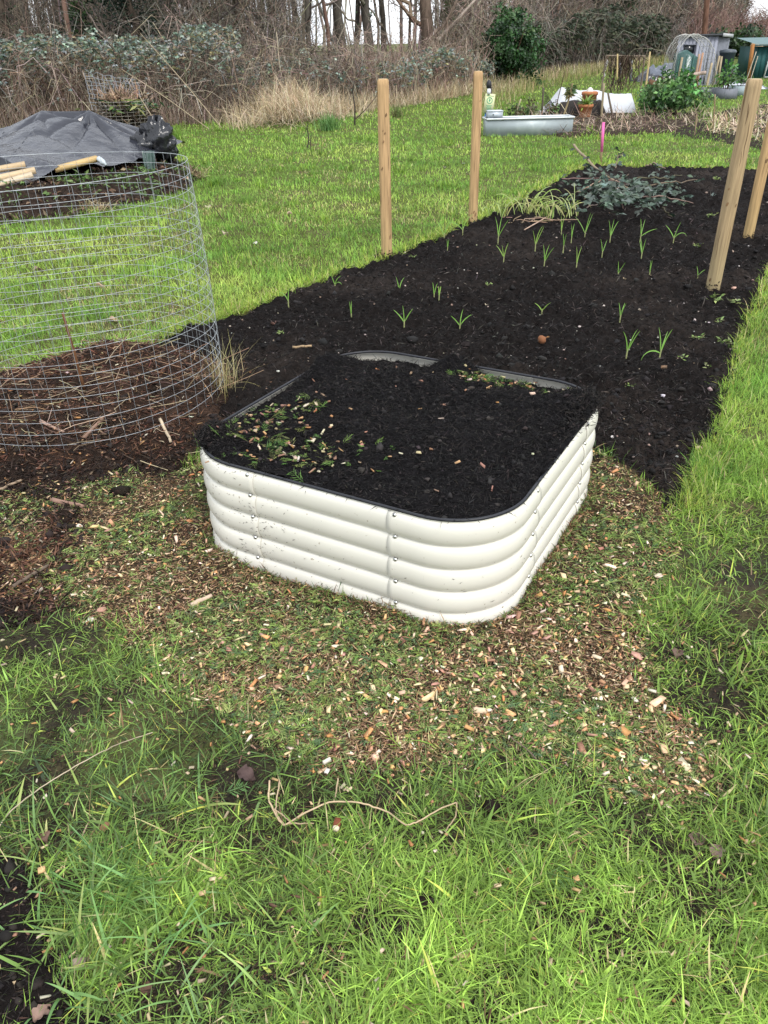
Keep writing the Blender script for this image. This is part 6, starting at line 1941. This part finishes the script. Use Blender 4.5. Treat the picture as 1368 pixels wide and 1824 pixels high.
for (x_, y_, sx_, sy_) in [(0, -.22, .75, .03), (0, .22, .75, .03), (-.37, 0, .03, .41), (.37, 0, .03, .41)]:
    obj('side', g_box((x_, y_, .24), (sx_, sy_, .46), None, (.46, .49, .51)), M_PLASTIC, cr2)
obj('base', g_box((0, 0, .03), (.71, .41, .03), None, (.4, .43, .45)), M_PLASTIC, cr2)
p = at(1326, 137)
obj('green_board', g_box((0, 0, .35), (.06, .6, .8), rotm(0, .35, 0), (.36, .46, .30)), M_PLASTIC, loc=(p[0], p[1], 0), cat='panel', label='pale green panel leaning beside the grey crate')
# rusty firewood bits on the grass left of the arch
for (u, v, lb) in [(1178, 145, 'small dark brown timber offcut on straw left of the green cloche'), (1163, 152, 'small rusty brown block on the straw left of the arch')]:
    p = at(u, v + 4)
    obj('timber_offcut', g_box((0, 0, .12), (.4, .2, .24), rotm(.1, .3, .4), (.16, .085, .05)), M_PLANK, loc=(p[0], p[1], 0), cat='offcut', label=lb)

# ================================================================== BLACK PLOT: SEEDLINGS, LEAVES, BRAMBLE CUTTINGS
def ribbon(path, w, col):
    P = np.array(path, float)
    T = unit(np.gradient(P, axis=0))
    S_ = unit(np.cross(T, np.array([.2, -1, .3])))
    s = np.linspace(0, 1, len(P))
    ww = w * np.sqrt(np.clip(np.minimum(s * 4 + .35, (1 - s) * 1.5), 0, 1))
    V = np.empty((len(P) * 2, 3))
    V[::2], V[1::2] = P - S_ * ww[:, None] / 2, P + S_ * ww[:, None] / 2
    i = np.arange(len(P) - 1) * 2
    return V, [np.stack([i, i + 1, i + 3, i + 2], -1)], np.tile(np.array(col), (len(V), 1))

def seedling(u, v, hpx, leaves, label, pale=0.0):
    p = gp(u, v, soil_z, -.004)
    d = np.linalg.norm(p - [0, 0, CAM_H])
    h = hpx * d / 1370 * R.uniform(.8, 1.0)
    leaves = [(a_ + R.normal(0, .5), b_ * R.uniform(.6, 1.4), c_ * R.uniform(.5, 2.2)) for a_, b_, c_ in leaves]
    root = empty('garlic_seedling', tuple(p), cat='seedling', label=label, group='garlic seedlings in the black plot')
    obj('stem', g_tubes(np.array([[0, 0, -.01], [0, 0, h * .2], [.002, 0, h * .4]]), np.array([[.0042, .004, .003]]) * (1 + h), 6, np.array([.42, .45, .20])), M_LEAF, root, smooth=True)
    q = np.linspace(0, 1, 9)
    for (az, ln, bd) in leaves:
        c = np.array([.19, .38, .07]) * R.normal(1, .12) + pale * np.array([.14, .09, .03])
        th = ln + bd * q ** 1.6
        dl = np.array([math.cos(az), math.sin(az)])
        st = h * .85 / 8
        x = np.concatenate([[0], np.cumsum(np.sin(th[1:]) * st)])
        z = np.concatenate([[0], np.cumsum(np.cos(th[1:]) * st)]) + h * .26
        obj('leaf', ribbon(np.stack([x * dl[0], x * dl[1], z], -1), .0055 + .011 * h, c), M_LEAF, root, smooth=True)
    return root
E_, Wt = 0.1, PI - .1
SD = [(1115, 640, 50, [(E_, .2, .5), (Wt, .15, .4), (E_, .45, .3)], 'three-leaved garlic seedling, left one of the two nearest the bed\'s right back corner'),
      (1174, 642, 62, [(E_, .12, .2), (E_, .55, .2), (Wt, .7, 1.4), (Wt, .1, .2)], 'tallest garlic seedling with one leaf arching down left, nearest the right lawn'),
      (626, 570, 36, [(E_, .02, .1), (Wt, .06, .1)], 'single upright garlic shoot left of the forked one behind the bed\'s left back corner'),
      (720, 582, 40, [(E_, .35, .1), (Wt, .45, .2), (Wt, .05, .1)], 'forked garlic seedling just behind the bed\'s white back rim'),
      (819, 588, 34, [(E_, .1, .2), (Wt, .5, .2), (E_, .7, .9)], 'bushy garlic seedling standing alone behind the middle of the bed\'s back rim'),
      (965, 560, 26, [(Wt, .45, .3), (E_, .4, .2)], 'small yellowish forked garlic seedling behind the brown onion'),
      (1104, 572, 32, [(E_, .12, .3), (E_, .5, .4), (Wt, .15, .3)], 'garlic seedling to the right of and behind the brown onion'),
      (597, 514, 30, [(Wt, .3, .2), (E_, .35, .6), (E_, .8, 1.1)], 'spreading garlic seedling by the plot\'s left edge below the first post'),
      (711, 526, 36, [(E_, .1, .5), (Wt, .08, .2)], 'narrow garlic seedling leaning right, below and right of the first post'),
      (773, 533, 34, [(E_, .12, .15), (Wt, .05, .1)], 'narrow garlic seedling, left of a close pair in the middle of the plot'),
      (782, 533, 24, [(E_, .05, .1), (Wt, .1, .1), (E_, .2, .1)], 'short pale stubby garlic seedling, right of a close pair'),
      (1100, 495, 26, [(E_, .3, .2), (Wt, .06, .1)], 'small garlic seedling left of a taller single shoot in front of the knotty post'),
      (1156, 494, 32, [(E_, .04, .1), (Wt, .06, .1)], 'single upright garlic shoot nearest the knotty post on its left'),
      (1242, 497, 24, [(Wt, .15, .3), (E_, .7, .7)], 'small garlic seedling touching the foot of the knotty post'),
      (797, 447, 22, [(E_, .12, .1), (Wt, .1, .1)], 'short blunt garlic shoot close to the plot\'s left edge between the posts'),
      (897, 467, 32, [(Wt, .6, .2), (E_, .1, .2), (Wt, .25, .2)], 'garlic seedling with a long leaf leaning left, below the pale arching clump'),
      (953, 447, 42, [(Wt, .5, .2), (E_, .3, .2), (E_, .12, .3)], 'tall forked garlic seedling just in front of the pale arching leaf clumps'),
      (969, 476, 36, [(E_, .08, .3), (E_, .3, .2), (Wt, .06, .1)], 'dense upright garlic seedling right of the tall forked one'),
      (1003, 448, 32, [(E_, .07, .1), (Wt, .05, .1)], 'narrow upright garlic shoot midway in the plot, left of the strongest row'),
      (1026, 482, 38, [(E_, .12, .2), (Wt, .06, .1)], 'single tall garlic shoot beside a pale chip in the middle of the plot'),
      (1072, 458, 34, [(E_, .5, .1), (Wt, .1, .2)], 'garlic seedling leaning right, in front of the upright one below the bramble cuttings'),
      (1142, 461, 32, [(E_, .15, .1), (Wt, .9, .1), (Wt, .1, .1)], 'garlic seedling with a bent left leaf, left of the knotty post'),
      (791, 428, 34, [(Wt, .35, .1), (E_, .15, .3), (E_, .4, .4)], 'garlic seedling at the plot\'s left edge, lower left of the second post'),
      (824, 420, 40, [(Wt, .15, -.2), (Wt, .6, 1.2), (E_, .2, .6)], 'garlic seedling with curling leaves at the foot of the second post'),
      (887, 433, 46, [(E_, .1, .1), (Wt, .15, .2), (E_, .4, .2)], 'tall garlic seedling right of the second post'),
      (999, 422, 34, [(E_, .05, .1), (Wt, .08, .1)], 'thin garlic shoot directly in front of the rightmost pale leaf clump'),
      (1017, 434, 30, [(E_, .06, .1), (Wt, .05, .1)], 'thin bluish garlic shoot left of a forked seedling behind the middle of the plot'),
      (1041, 427, 40, [(E_, .3, .1), (Wt, .5, .3), (E_, .1, .1)], 'forked garlic seedling below the left half of the bramble cuttings'),
      (1086, 432, 40, [(E_, .05, .1), (Wt, .15, .1), (E_, .3, .3)], 'upright garlic seedling below the middle of the bramble cuttings'),
      (1140, 430, 34, [(E_, .65, .5), (Wt, .1, .1), (E_, .2, .3)], 'garlic seedling with one leaf out to the right, below the bramble cuttings'),
      (1199, 433, 36, [(E_, .5, 1.0), (Wt, .5, .4), (E_, .15, .2)], 'wide spreading garlic seedling below the right end of the bramble cuttings'),
      (514, 545, 34, [(E_, .08, .1), (Wt, .3, .8)], 'faint thin garlic shoot at the plot\'s left edge, leftmost of all')]
for q in SD:
    seedling(*q, pale=.5 if 'pale' in q[4] or 'yellowish' in q[4] else 0)

# pale arching leaf clumps
for (u, v, hp, n, lb) in [(893, 386, 34, 15, 'pale green arching leaf clump nearest the second post'), (935, 382, 48, 24, 'tallest pale green arching leaf clump, second from the second post'),
                          (972, 388, 40, 22, 'pale green arching leaf clump in the middle, third from the second post'), (1008, 386, 42, 20, 'pale green arching leaf clump nearest the bramble cuttings')]:
    p = gp(u, v, soil_z, 0)
    h = hp * np.linalg.norm(p - [0, 0, CAM_H]) / 1370
    root = empty('leaf_clump', tuple(p), cat='plant', label=lb, group='pale arching leaf clumps in the plot')
    q = np.linspace(0, 1, 10)
    for k in range(n):
        az, ln = R.uniform(0, 2 * PI), R.uniform(.1, .5)
        th = ln + R.uniform(1.0, 2.4) * q ** 1.8
        L = h * R.uniform(.9, 1.5)
        x = np.concatenate([[0], np.cumsum(np.sin(th[1:]) * L / 9)])
        z = np.concatenate([[0], np.cumsum(np.cos(th[1:]) * L / 9)])
        b = R.normal(0, .06, 2)
        obj('leaf', ribbon(np.stack([b[0] + x * math.cos(az), b[1] + x * math.sin(az), np.maximum(z, .005)], -1), .011, pick([(.36, .44, .12), (.24, .34, .08), (.38, .42, .16)], 1)[0]), M_LEAF, root, smooth=True)
n = 40
pp = []
for k in range(16):
    a_, b_ = gp(R.uniform(885, 1020), R.uniform(388, 400), soil_z, .015), None
    e_ = gp(R.uniform(885, 1050), R.uniform(385, 402), soil_z, .02)
    if np.hypot(*(e_ - a_)[:2]) < .6:
        pp.append(np.linspace(a_, e_, 4) + R.normal(0, .01, (4, 3)))
obj('dead_leaf_straws', g_tubes(np.array(pp), .0045, 4, pick([(.42, .32, .22), (.3, .22, .15)], len(pp))), M_STRAW, kind='stuff', cat='dead leaves', label='dead tan leaf straws lying under the pale arching clumps')
stick('stick', gp(934, 412, soil_z, .015), gp(980, 388, soil_z, .03), .006, (.45, .32, .24), 'pinkish straw stick slanting in front of the pale leaf clumps')

# bramble cuttings
p = gp(1110, 350, soil_z, 0)
bc = empty('bramble_cuttings', tuple(p), cat='bramble cuttings', label='pile of cut brambles with blue-green leaves lying on the far part of the black plot')
TW = [[(1022, 258), (1050, 290), (1085, 315), (1130, 338)], [(1000, 318), (1040, 316), (1085, 320), (1120, 330)], [(1034, 374), (1070, 360), (1100, 338), (1110, 318)], [(1090, 336), (1105, 360), (1116, 380)],
      [(1040, 355), (1080, 330), (1120, 310)], [(1150, 330), (1200, 325), (1245, 320)], [(1120, 350), (1180, 350), (1235, 362)], [(1060, 300), (1100, 320), (1160, 345)], [(1096, 300), (1100, 280), (1110, 273)],
      [(1180, 370), (1190, 380), (1200, 390)], [(1070, 320), (1045, 335), (1020, 345)], [(1150, 295), (1165, 290), (1185, 300)], [(1130, 318), (1180, 318), (1215, 312)]]
HZ = [(.35, .28, .2, .06), (.15, .2, .2, .12), (.02, .08, .2, .25), (.22, .1, .02), (.05, .2, .25), (.2, .18, .12), (.15, .15, .05), (.3, .25, .1), (.2, .32, .36), (.12, .1, .02), (.2, .2, .1), (.2, .28, .2), (.25, .25, .15)]
tips = []
for t_, zs in zip(TW, HZ):
    P = np.array([at(u, v, z) for (u, v), z in zip(t_, zs)]) - p
    tq, q = np.linspace(0, 1, len(P)), np.linspace(0, 1, 12)
    P = np.stack([np.interp(q, tq, P[:, i]) for i in range(3)], -1)
    P[1:-1] = (P[:-2] + 2 * P[1:-1] + P[2:]) / 4 + R.normal(0, .008, (10, 3))
    obj('stem', g_tubes(P, np.linspace(.010, .005, 12)[None] * (1.9 if t_[0] == (1022, 258) else 1), 6, pick([(.17, .12, .09), (.25, .18, .14), (.10, .085, .055)], 1)[0]), M_TWIG, bc, smooth=True)
    tips.append(P)
tp = np.concatenate(tips)
n = 330
u, v = np.concatenate([R.normal(1072, 32, 150), R.normal(1152, 42, 180)]), np.concatenate([R.normal(338, 20, 150), R.normal(342, 13, 180)])
zz_ = R.uniform(.03, .40, n) * np.exp(-((u - 1095) / 75) ** 2) + .03
base = np.stack([at(a_, b_, c_) for a_, b_, c_ in zip(u, v, zz_)]) - p
k = R.random(n) < .18
base[k] = tp[R.integers(0, len(tp), k.sum())] + R.normal(0, .03, (k.sum(), 3))
out = []
a = R.uniform(0, 6.3, n)
col = pick([(.085, .125, .088), (.06, .09, .062), (.13, .175, .14), (.04, .06, .042)], n)
for s_ in (-1.1, 0, 1.1):
    out.append(g_leaves(base, np.stack([np.cos(a + s_), np.sin(a + s_), R.normal(0, .35, n)], -1), R.uniform(.05, .095, n), R.uniform(.04, .06, n), col, .12, up=rand_dir(n, .5, 1)))
obj('leaves', g_join(out), M_LEAF, bc, kind='stuff')

# small weeds along the plot's right edge and elsewhere
WEED = [(1288, 614, 1.4, 'largest light green weed cluster by the right lawn edge'), (1240, 604, .8, 'upright small weed beside the tallest garlic seedling'), (1213, 640, .8, 'flat pale weed right of the tallest garlic seedling'), (1280, 575, .8, 'small weed on the plot edge below the knotty post'),
        (1262, 655, .8, 'straggly pale weed at the right plot edge nearest the bed'), (1276, 535, 1.2, 'low weed right below the knotty post'), (1310, 540, 1.0, 'low weed between the knotty post and the right lawn'), (1243, 440, .9, 'pale weed rosette just left of the knotty post'),
        (1265, 386, 1.0, 'pale weed left of the knotty post at half its height'), (1275, 322, 1.2, 'pale weed on the far plot behind the knotty post'), (455, 612, .6, 'tiny bright weed in the soil near the wire bin, left one'), (498, 595, .6, 'tiny bright weed shoot by the fallen leaf'), (870, 510, .7, 'two broad yellow green leaf tips in the middle of the plot'),
        (735, 460, .7, 'small flat weed right of the first post'), (1122, 690, .6, 'thin yellowish weed sprout right of the bed\'s back corner')]
for (u, v, s_, lb) in WEED:
    p = gp(u, v, soil_z, 0)
    n = int(14 * s_) + 5
    L = .032 * s_ * (1 + .05 * p[1])
    g = g_leaves(R.normal(0, L * .5, (n, 3)) * np.array([1, 1, .3]) + [0, 0, L * .35], rand_dir(n, -.1, .7), L * R.uniform(.6, 1.2, n), L * R.uniform(.25, .45, n), pick([(.25, .34, .10), (.18, .28, .07), (.33, .38, .16)], n), .1)
    obj('weed', g, M_LEAF, loc=tuple(p), cat='weed', label=lb, group='small weeds in the black plot')

# onion, stones
p = gp(964, 612, soil_z, .012)
on = empty('onion', tuple(p), cat='onion', label='single brown onion bulb lying on the black soil behind the raised bed')
obj('bulb', g_lathe([(0, -.022), (.014, -.02), (.028, -.008), (.031, .004), (.024, .017), (.010, .026), (.004, .033), (0, .034)], 20, (0, 0, .012), (.22, .095, .045), rotm(0, 1.15, .3)), M_CLAY, on, smooth=True)
for k in range(3):
    obj('dry_skin', g_leaves(np.array([[.028, .008, .022]]), np.array([[.8, .3 * (k - 1), .4]]), .028, .010, np.array([[.5, .3, .15]]), .2), M_BITS, on)
for (u, v, r, c, lb) in [(1308, 514, .026, (.62, .38, .30), 'pinkish flat stone on the soil right of the knotty post\'s foot'), (1183, 787, .016, (.45, .36, .29), 'tan pebble, left one of three in front of the right lawn'), (1228, 786, .011, (.6, .5, .4), 'small round cream pebble, middle of three by the right lawn'),
                      (1245, 799, .018, (.52, .38, .28), 'elongated tan pebble nearest the right lawn edge'), (182, 1087, .018, (.42, .24, .18), 'smooth reddish-brown pebble on the mulch left of the bed'), (163, 1105, .016, (.72, .68, .6), 'white pebble below the reddish-brown pebble at the left'), (141, 938, .016, (.72, .66, .55), 'whitish pebble on the compost edge at the left'),
                      (325, 812, .016, (.62, .5, .38), 'cream pebble beside the bed\'s left corner')]:
    f = mulch_z if v > 805 else soil_z
    p = gp(u, v, f, .004)
    V = ICOV * r * np.array([1.3, .9, .55]) * (1 + R.normal(0, .10, (12, 1)))
    o_ = obj('stone', (V, [ICOF], np.tile(c, (12, 1))), M_CLAY, smooth=True, loc=tuple(p), cat='stone', label=lb)
    o_.rotation_euler = (0, 0, R.uniform(0, 3))
    sub = o_.modifiers.new('smooth', 'SUBSURF')
    sub.levels = sub.render_levels = 2

# clod of dark soil on the mulch
for (u, v, r, lb) in [(215, 878, .035, 'dark soil clod on the mulch left of the bed'), (755, 1608, .017, 'dark soil crumb on the grass in the lower middle'), (875, 1440, .026, 'black soil clod in the grass right of the long twig')]:
    p = gp(u, v, mulch_z if v < 1300 else (lambda x, y: hz(x, y) + .01), .006)
    g = g_clods(np.vstack([[0, 0, 0], R.normal(0, r * .5, (16, 3)) * np.array([1, 1, .4])]), np.concatenate([[r], R.uniform(.25, .6, 16) * r]), pick([(.018, .013, .011), (.028, .02, .016)], 17))
    obj('soil_clod', g, M_SOIL, loc=tuple(p), cat='soil clod', label=lb)

# dead leaves
def deadleaf(u, v, L, c, label, f=None, z=.012):
    L = L * .8
    f = f or (lambda x, y: hz(x, y))
    p = gp(u, v, f, z)
    n_, m_ = 9, 7
    a, b = np.meshgrid(np.linspace(0, 1, n_), np.linspace(-1, 1, m_))
    w = np.sin(a * PI) ** .7 * (1 + .25 * np.cos(a * 18)) * .42
    X, Y = (a - .5) * L, b * w * L
    Z = L * (.16 * np.sin(a * 5 + u) + .4 * b ** 2 * R.uniform(.3, 1) + .05 * np.sin(b * 4 + a * 7))
    o_ = obj('dead_leaf', g_grid(X, Y, Z, None, np.array(c)), M_BITS, smooth=True, loc=tuple(p), cat='dead leaf', label=label, group='fallen dead leaves')
    o_.rotation_euler = (R.normal(0, .15), R.normal(0, .15), R.uniform(0, 6.3))
for q in [(488, 581, .06, (.42, .24, .19), 'pinkish brown fallen leaf on the black soil left of the garlic', soil_z), (1240, 1500, .055, (.20, .13, .11), 'purplish brown crumpled leaf in the grass at the lower right', None), (1275, 1525, .05, (.24, .17, .14), 'second purplish leaf just right of the crumpled one at the lower right', None),
          (150, 1722, .06, (.34, .25, .21), 'pale pinkish brown curled leaf on the bare soil at the lower left', None), (80, 1812, .05, (.3, .2, .16), 'brown leaf at the bottom left corner of the photo', None), (440, 1390, .065, (.10, .065, .06), 'dark wet leaf pressed in mud left of the long twig', None), (985, 1437, .04, (.2, .11, .075), 'reddish brown leaf in the grass below the mulch', None),
          (1205, 1172, .05, (.17, .11, .09), 'dark brown leaf on mud at the right of the mulch', None), (80, 1500, .05, (.2, .12, .09), 'brown bark-like leaf on the soil at the left edge', None), (190, 1480, .035, (.3, .17, .1), 'small orange brown leaf above the bright grass clump', None), (185, 1680, .04, (.14, .09, .07), 'dark brown curled leaf below the bright grass clump', None),
          (262, 1768, .035, (.11, .06, .04), 'dark red-brown rolled leaf near the bottom left', None), (515, 385, .09, (.5, .38, .27), 'tan fallen leaf on the middle of the left lawn', None), (505, 298, .10, (.42, .30, .2), 'brown leaf on the lawn below the pale grass mound', None), (370, 372, .11, (.5, .42, .33), 'pale leaf on the lawn right of the wire bin rim', None),
          (402, 420, .1, (.5, .4, .32), 'cream leaf on the lawn further right of the wire bin', None), (190, 412, .1, (.45, .38, .32), 'pale crumpled leaf seen through the upper mesh of the wire bin', None), (455, 436, .07, (.62, .6, .56), 'small white leaf on the lawn left of the first post', None), (180, 515, .09, (.45, .32, .22), 'tan leaf seen through the middle of the wire bin', None),
          (68, 485, .10, (.25, .18, .14), 'dark leaf seen through the left of the wire bin', None), (205, 575, .09, (.4, .29, .2), 'brown leaf on the grass behind the heap in the wire bin', None), (792, 300, .06, (.66, .64, .6), 'white fleck of a leaf on the lawn between the two left posts', None), (826, 293, .07, (.66, .64, .6), 'white leaf fleck closest to the second post', None),
          (1182, 660, .05, (.3, .2, .13), 'small brown leaf on the soil near the tallest garlic', soil_z), (866, 548, .04, (.55, .48, .36), 'small cream curled leaf in the middle of the black plot', soil_z), (1112, 500, .04, (.5, .4, .26), 'tan leaf bit between two garlic shoots left of the knotty post', soil_z)]:
    deadleaf(*q)

# long dry twigs in the foreground
def twig(name, pts, r, c, label, cat='twig', sub=6, f=None):
    f = f or (lambda x, y: hz(x, y))
    P = np.array([gp(u, v, f, dz) for u, v, dz in pts])
    o0 = P[0].copy()
    t, q = np.arange(len(P)), np.linspace(0, len(P) - 1, sub * len(P))
    C = np.stack([np.interp(q, t, P[:, i]) for i in range(3)], -1)
    for _ in range(2):
        C[1:-1] = (C[:-2] + 2 * C[1:-1] + C[2:]) / 4
    C[1:-1] += R.normal(0, .0006, (len(C) - 2, 3))
    return C - o0, o0, np.linspace(1.1, .8, len(C))[None] * r, c
lt = [(482, 1404, .03), (480, 1440, .03), (500, 1475, .025), (508, 1482, .025), (545, 1463, .035), (590, 1445, .04), (640, 1447, .04), (690, 1460, .035), (722, 1482, .025), (745, 1475, .025), (780, 1458, .035), (812, 1443, .03)]
C, o0, r_, c_ = twig('', lt, .0023, (.50, .38, .25), '')
tw = empty('long_twig', tuple(o0), cat='twig', label='long wavy pale dry twig lying across the foreground grass')
obj('main_stem', g_tubes(C, r_, 7, (.48, .36, .23)), M_TWIG, tw, smooth=True)
for br_ in ([(500, 1404, .03), (494, 1440, .03), (493, 1462, .028), (508, 1480, .026)], [(490, 1455, .03), (505, 1465, .03), (518, 1476, .027)], [(813, 1443, .03), (812, 1463, .02), (793, 1488, .015)], [(603, 1400, .03), (600, 1425, .03), (595, 1444, .035)], [(515, 1478, .025), (560, 1476, .02)]):
    C, o1, r_, _ = twig('', br_, .0020, None, '')
    obj('side_shoot', g_tubes(C + (o1 - o0), r_, 6, (.40, .30, .19)), M_TWIG, tw, smooth=True)
C, o0, r_, c_ = twig('', [(-40, 1560, .03), (20, 1468, .04), (80, 1425, .05), (150, 1382, .05), (215, 1345, .045), (275, 1318, .03)], .0016, None, '')
obj('dry_stalk', g_tubes(C, r_, 6, (.44, .36, .26)), M_TWIG, smooth=True, loc=tuple(o0), cat='stalk', label='straight pale dry stalk slanting through the grass at the left foreground')
C, o0, r_, c_ = twig('', [(905, 1320, .02), (940, 1345, .02), (975, 1385, .02)], .002, None, '')
obj('dark_twiglet', g_tubes(C, r_, 5, (.16, .11, .09)), M_TWIG, smooth=True, loc=tuple(o0), cat='twig', label='thin dark twiglet on the mulch edge right of the bed\'s front')

# chips worth naming
def chip(u, v, dims, c, az, label, f=mulch_z, dz=.014):
    p = gp(u, v, f, dz)
    obj('wood_chip', g_chips(np.zeros((1, 3)), np.array([dims]), np.array([az]), np.array([R.normal(0, .15)]), np.array([c]), .12), M_CHIP, loc=tuple(p), cat='wood chip', label=label, group='wood chips one can pick out')
hzf = lambda x, y: hz(x, y) + .012
chip(583, 1362, (.022, .013, .006), (.72, .66, .55), .6, 'large white chip in the grass above the long twig, upper one of two', hzf)
chip(583, 1380, (.016, .010, .005), (.74, .70, .62), 1.2, 'smaller white chip right below the large white one above the long twig', hzf)
chip(623, 1412, (.017, .006, .005), (.66, .52, .34), .7, 'cream stick-shaped chip just above the long twig', hzf)
chip(77, 1556, (.017, .015, .006), (.62, .40, .20), .3, 'squarish orange chip on the bare soil at the lower left', hzf)
chip(1025, 1572, (.014, .011, .007), (.60, .36, .17), .3, 'squarish orange chip in the grass at the lower right', hzf)
chip(886, 1584, (.017, .007, .005), (.68, .52, .33), .1, 'lone cream chip in the grass left of the squarish orange one', hzf)
chip(362, 1597, (.015, .009, .006), (.62, .42, .25), .2, 'orange chip in the grass right of the bright grass clump', hzf)
chip(380, 1572, (.014, .008, .004), (.66, .52, .34), .1, 'cream chip in the grass above the orange one, right of the bright clump', hzf)
chip(1085, 1352, (.034, .010, .006), (.58, .32, .13), -.4, 'long orange bark chip at the lower right of the mulch')
chip(1078, 1384, (.020, .016, .007), (.72, .62, .50), .4, 'big pale chip below the long orange chip at the lower right of the mulch')
chip(1062, 1176, (.030, .010, .006), (.66, .54, .38), -.6, 'cream splinter on the mulch far right of the bed front corner')
chip(1170, 1030, (.032, .012, .006), (.66, .56, .42), .5, 'pale split chip at the right rim of the mulch')
chip(1160, 1236, (.024, .016, .006), (.66, .6, .5), -.5, 'large whitish chip at the right of the mulch, highest of the lower ones')
chip(1130, 1252, (.012, .020, .007), (.72, .66, .55), .2, 'upright white chip at the lower right part of the mulch')
chip(716, 1240, (.020, .010, .006), (.62, .42, .30), .2, 'pinkish chip on the mulch straight below the bed\'s front corner')
p = gp(600, 1478, hzf, .01)
bt2 = empty('bark_chunk', tuple(p), math.radians(80), cat='wood chunk', label='short branch chunk with red-brown bark and a white cut end, under the long twig')
obj('bark', g_tubes(np.array([[-.004, 0, .006], [.006, 0, .007], [.018, 0, .008]]), np.array([[.009, .0095, .0085]]), 12, (.22, .075, .04), cap=True), M_BARK, bt2, smooth=True)
obj('cut_end', g_tubes(np.array([[-.014, 0, .0055], [-.009, 0, .006], [-.0035, 0, .006]]), np.array([[.007, .0085, .0086]]), 12, (.70, .58, .44), cap=True), M_CHIP, bt2, smooth=True)
# conifer fronds large enough to tell apart
for (u, v, L, az, lb) in [(965, 1562, .10, -.3, 'bright green conifer frond lying in the grass at the lower middle'), (1000, 1265, .09, 1.4, 'dark green conifer frond on the mulch right of the middle'), (400, 1420, .07, .3, 'green conifer frond beside the dark wet leaf'), (470, 802, .1, .7, 'green conifer frond on the bed compost near its left corner')]:
    if v == 802:
        p = at(u, v, BEDH + .03)
    else:
        p = gp(u, v, mulch_z if v < 1300 else hzf, .018)
    g = sprigs(np.zeros((1, 3)), np.array([az]), np.array([L]), pick([(.10, .21, .06)], 1), np.array([.08]), 9, .003)
    obj('conifer_frond', g, M_LEAF, loc=tuple(p), cat='conifer frond', label=lb)
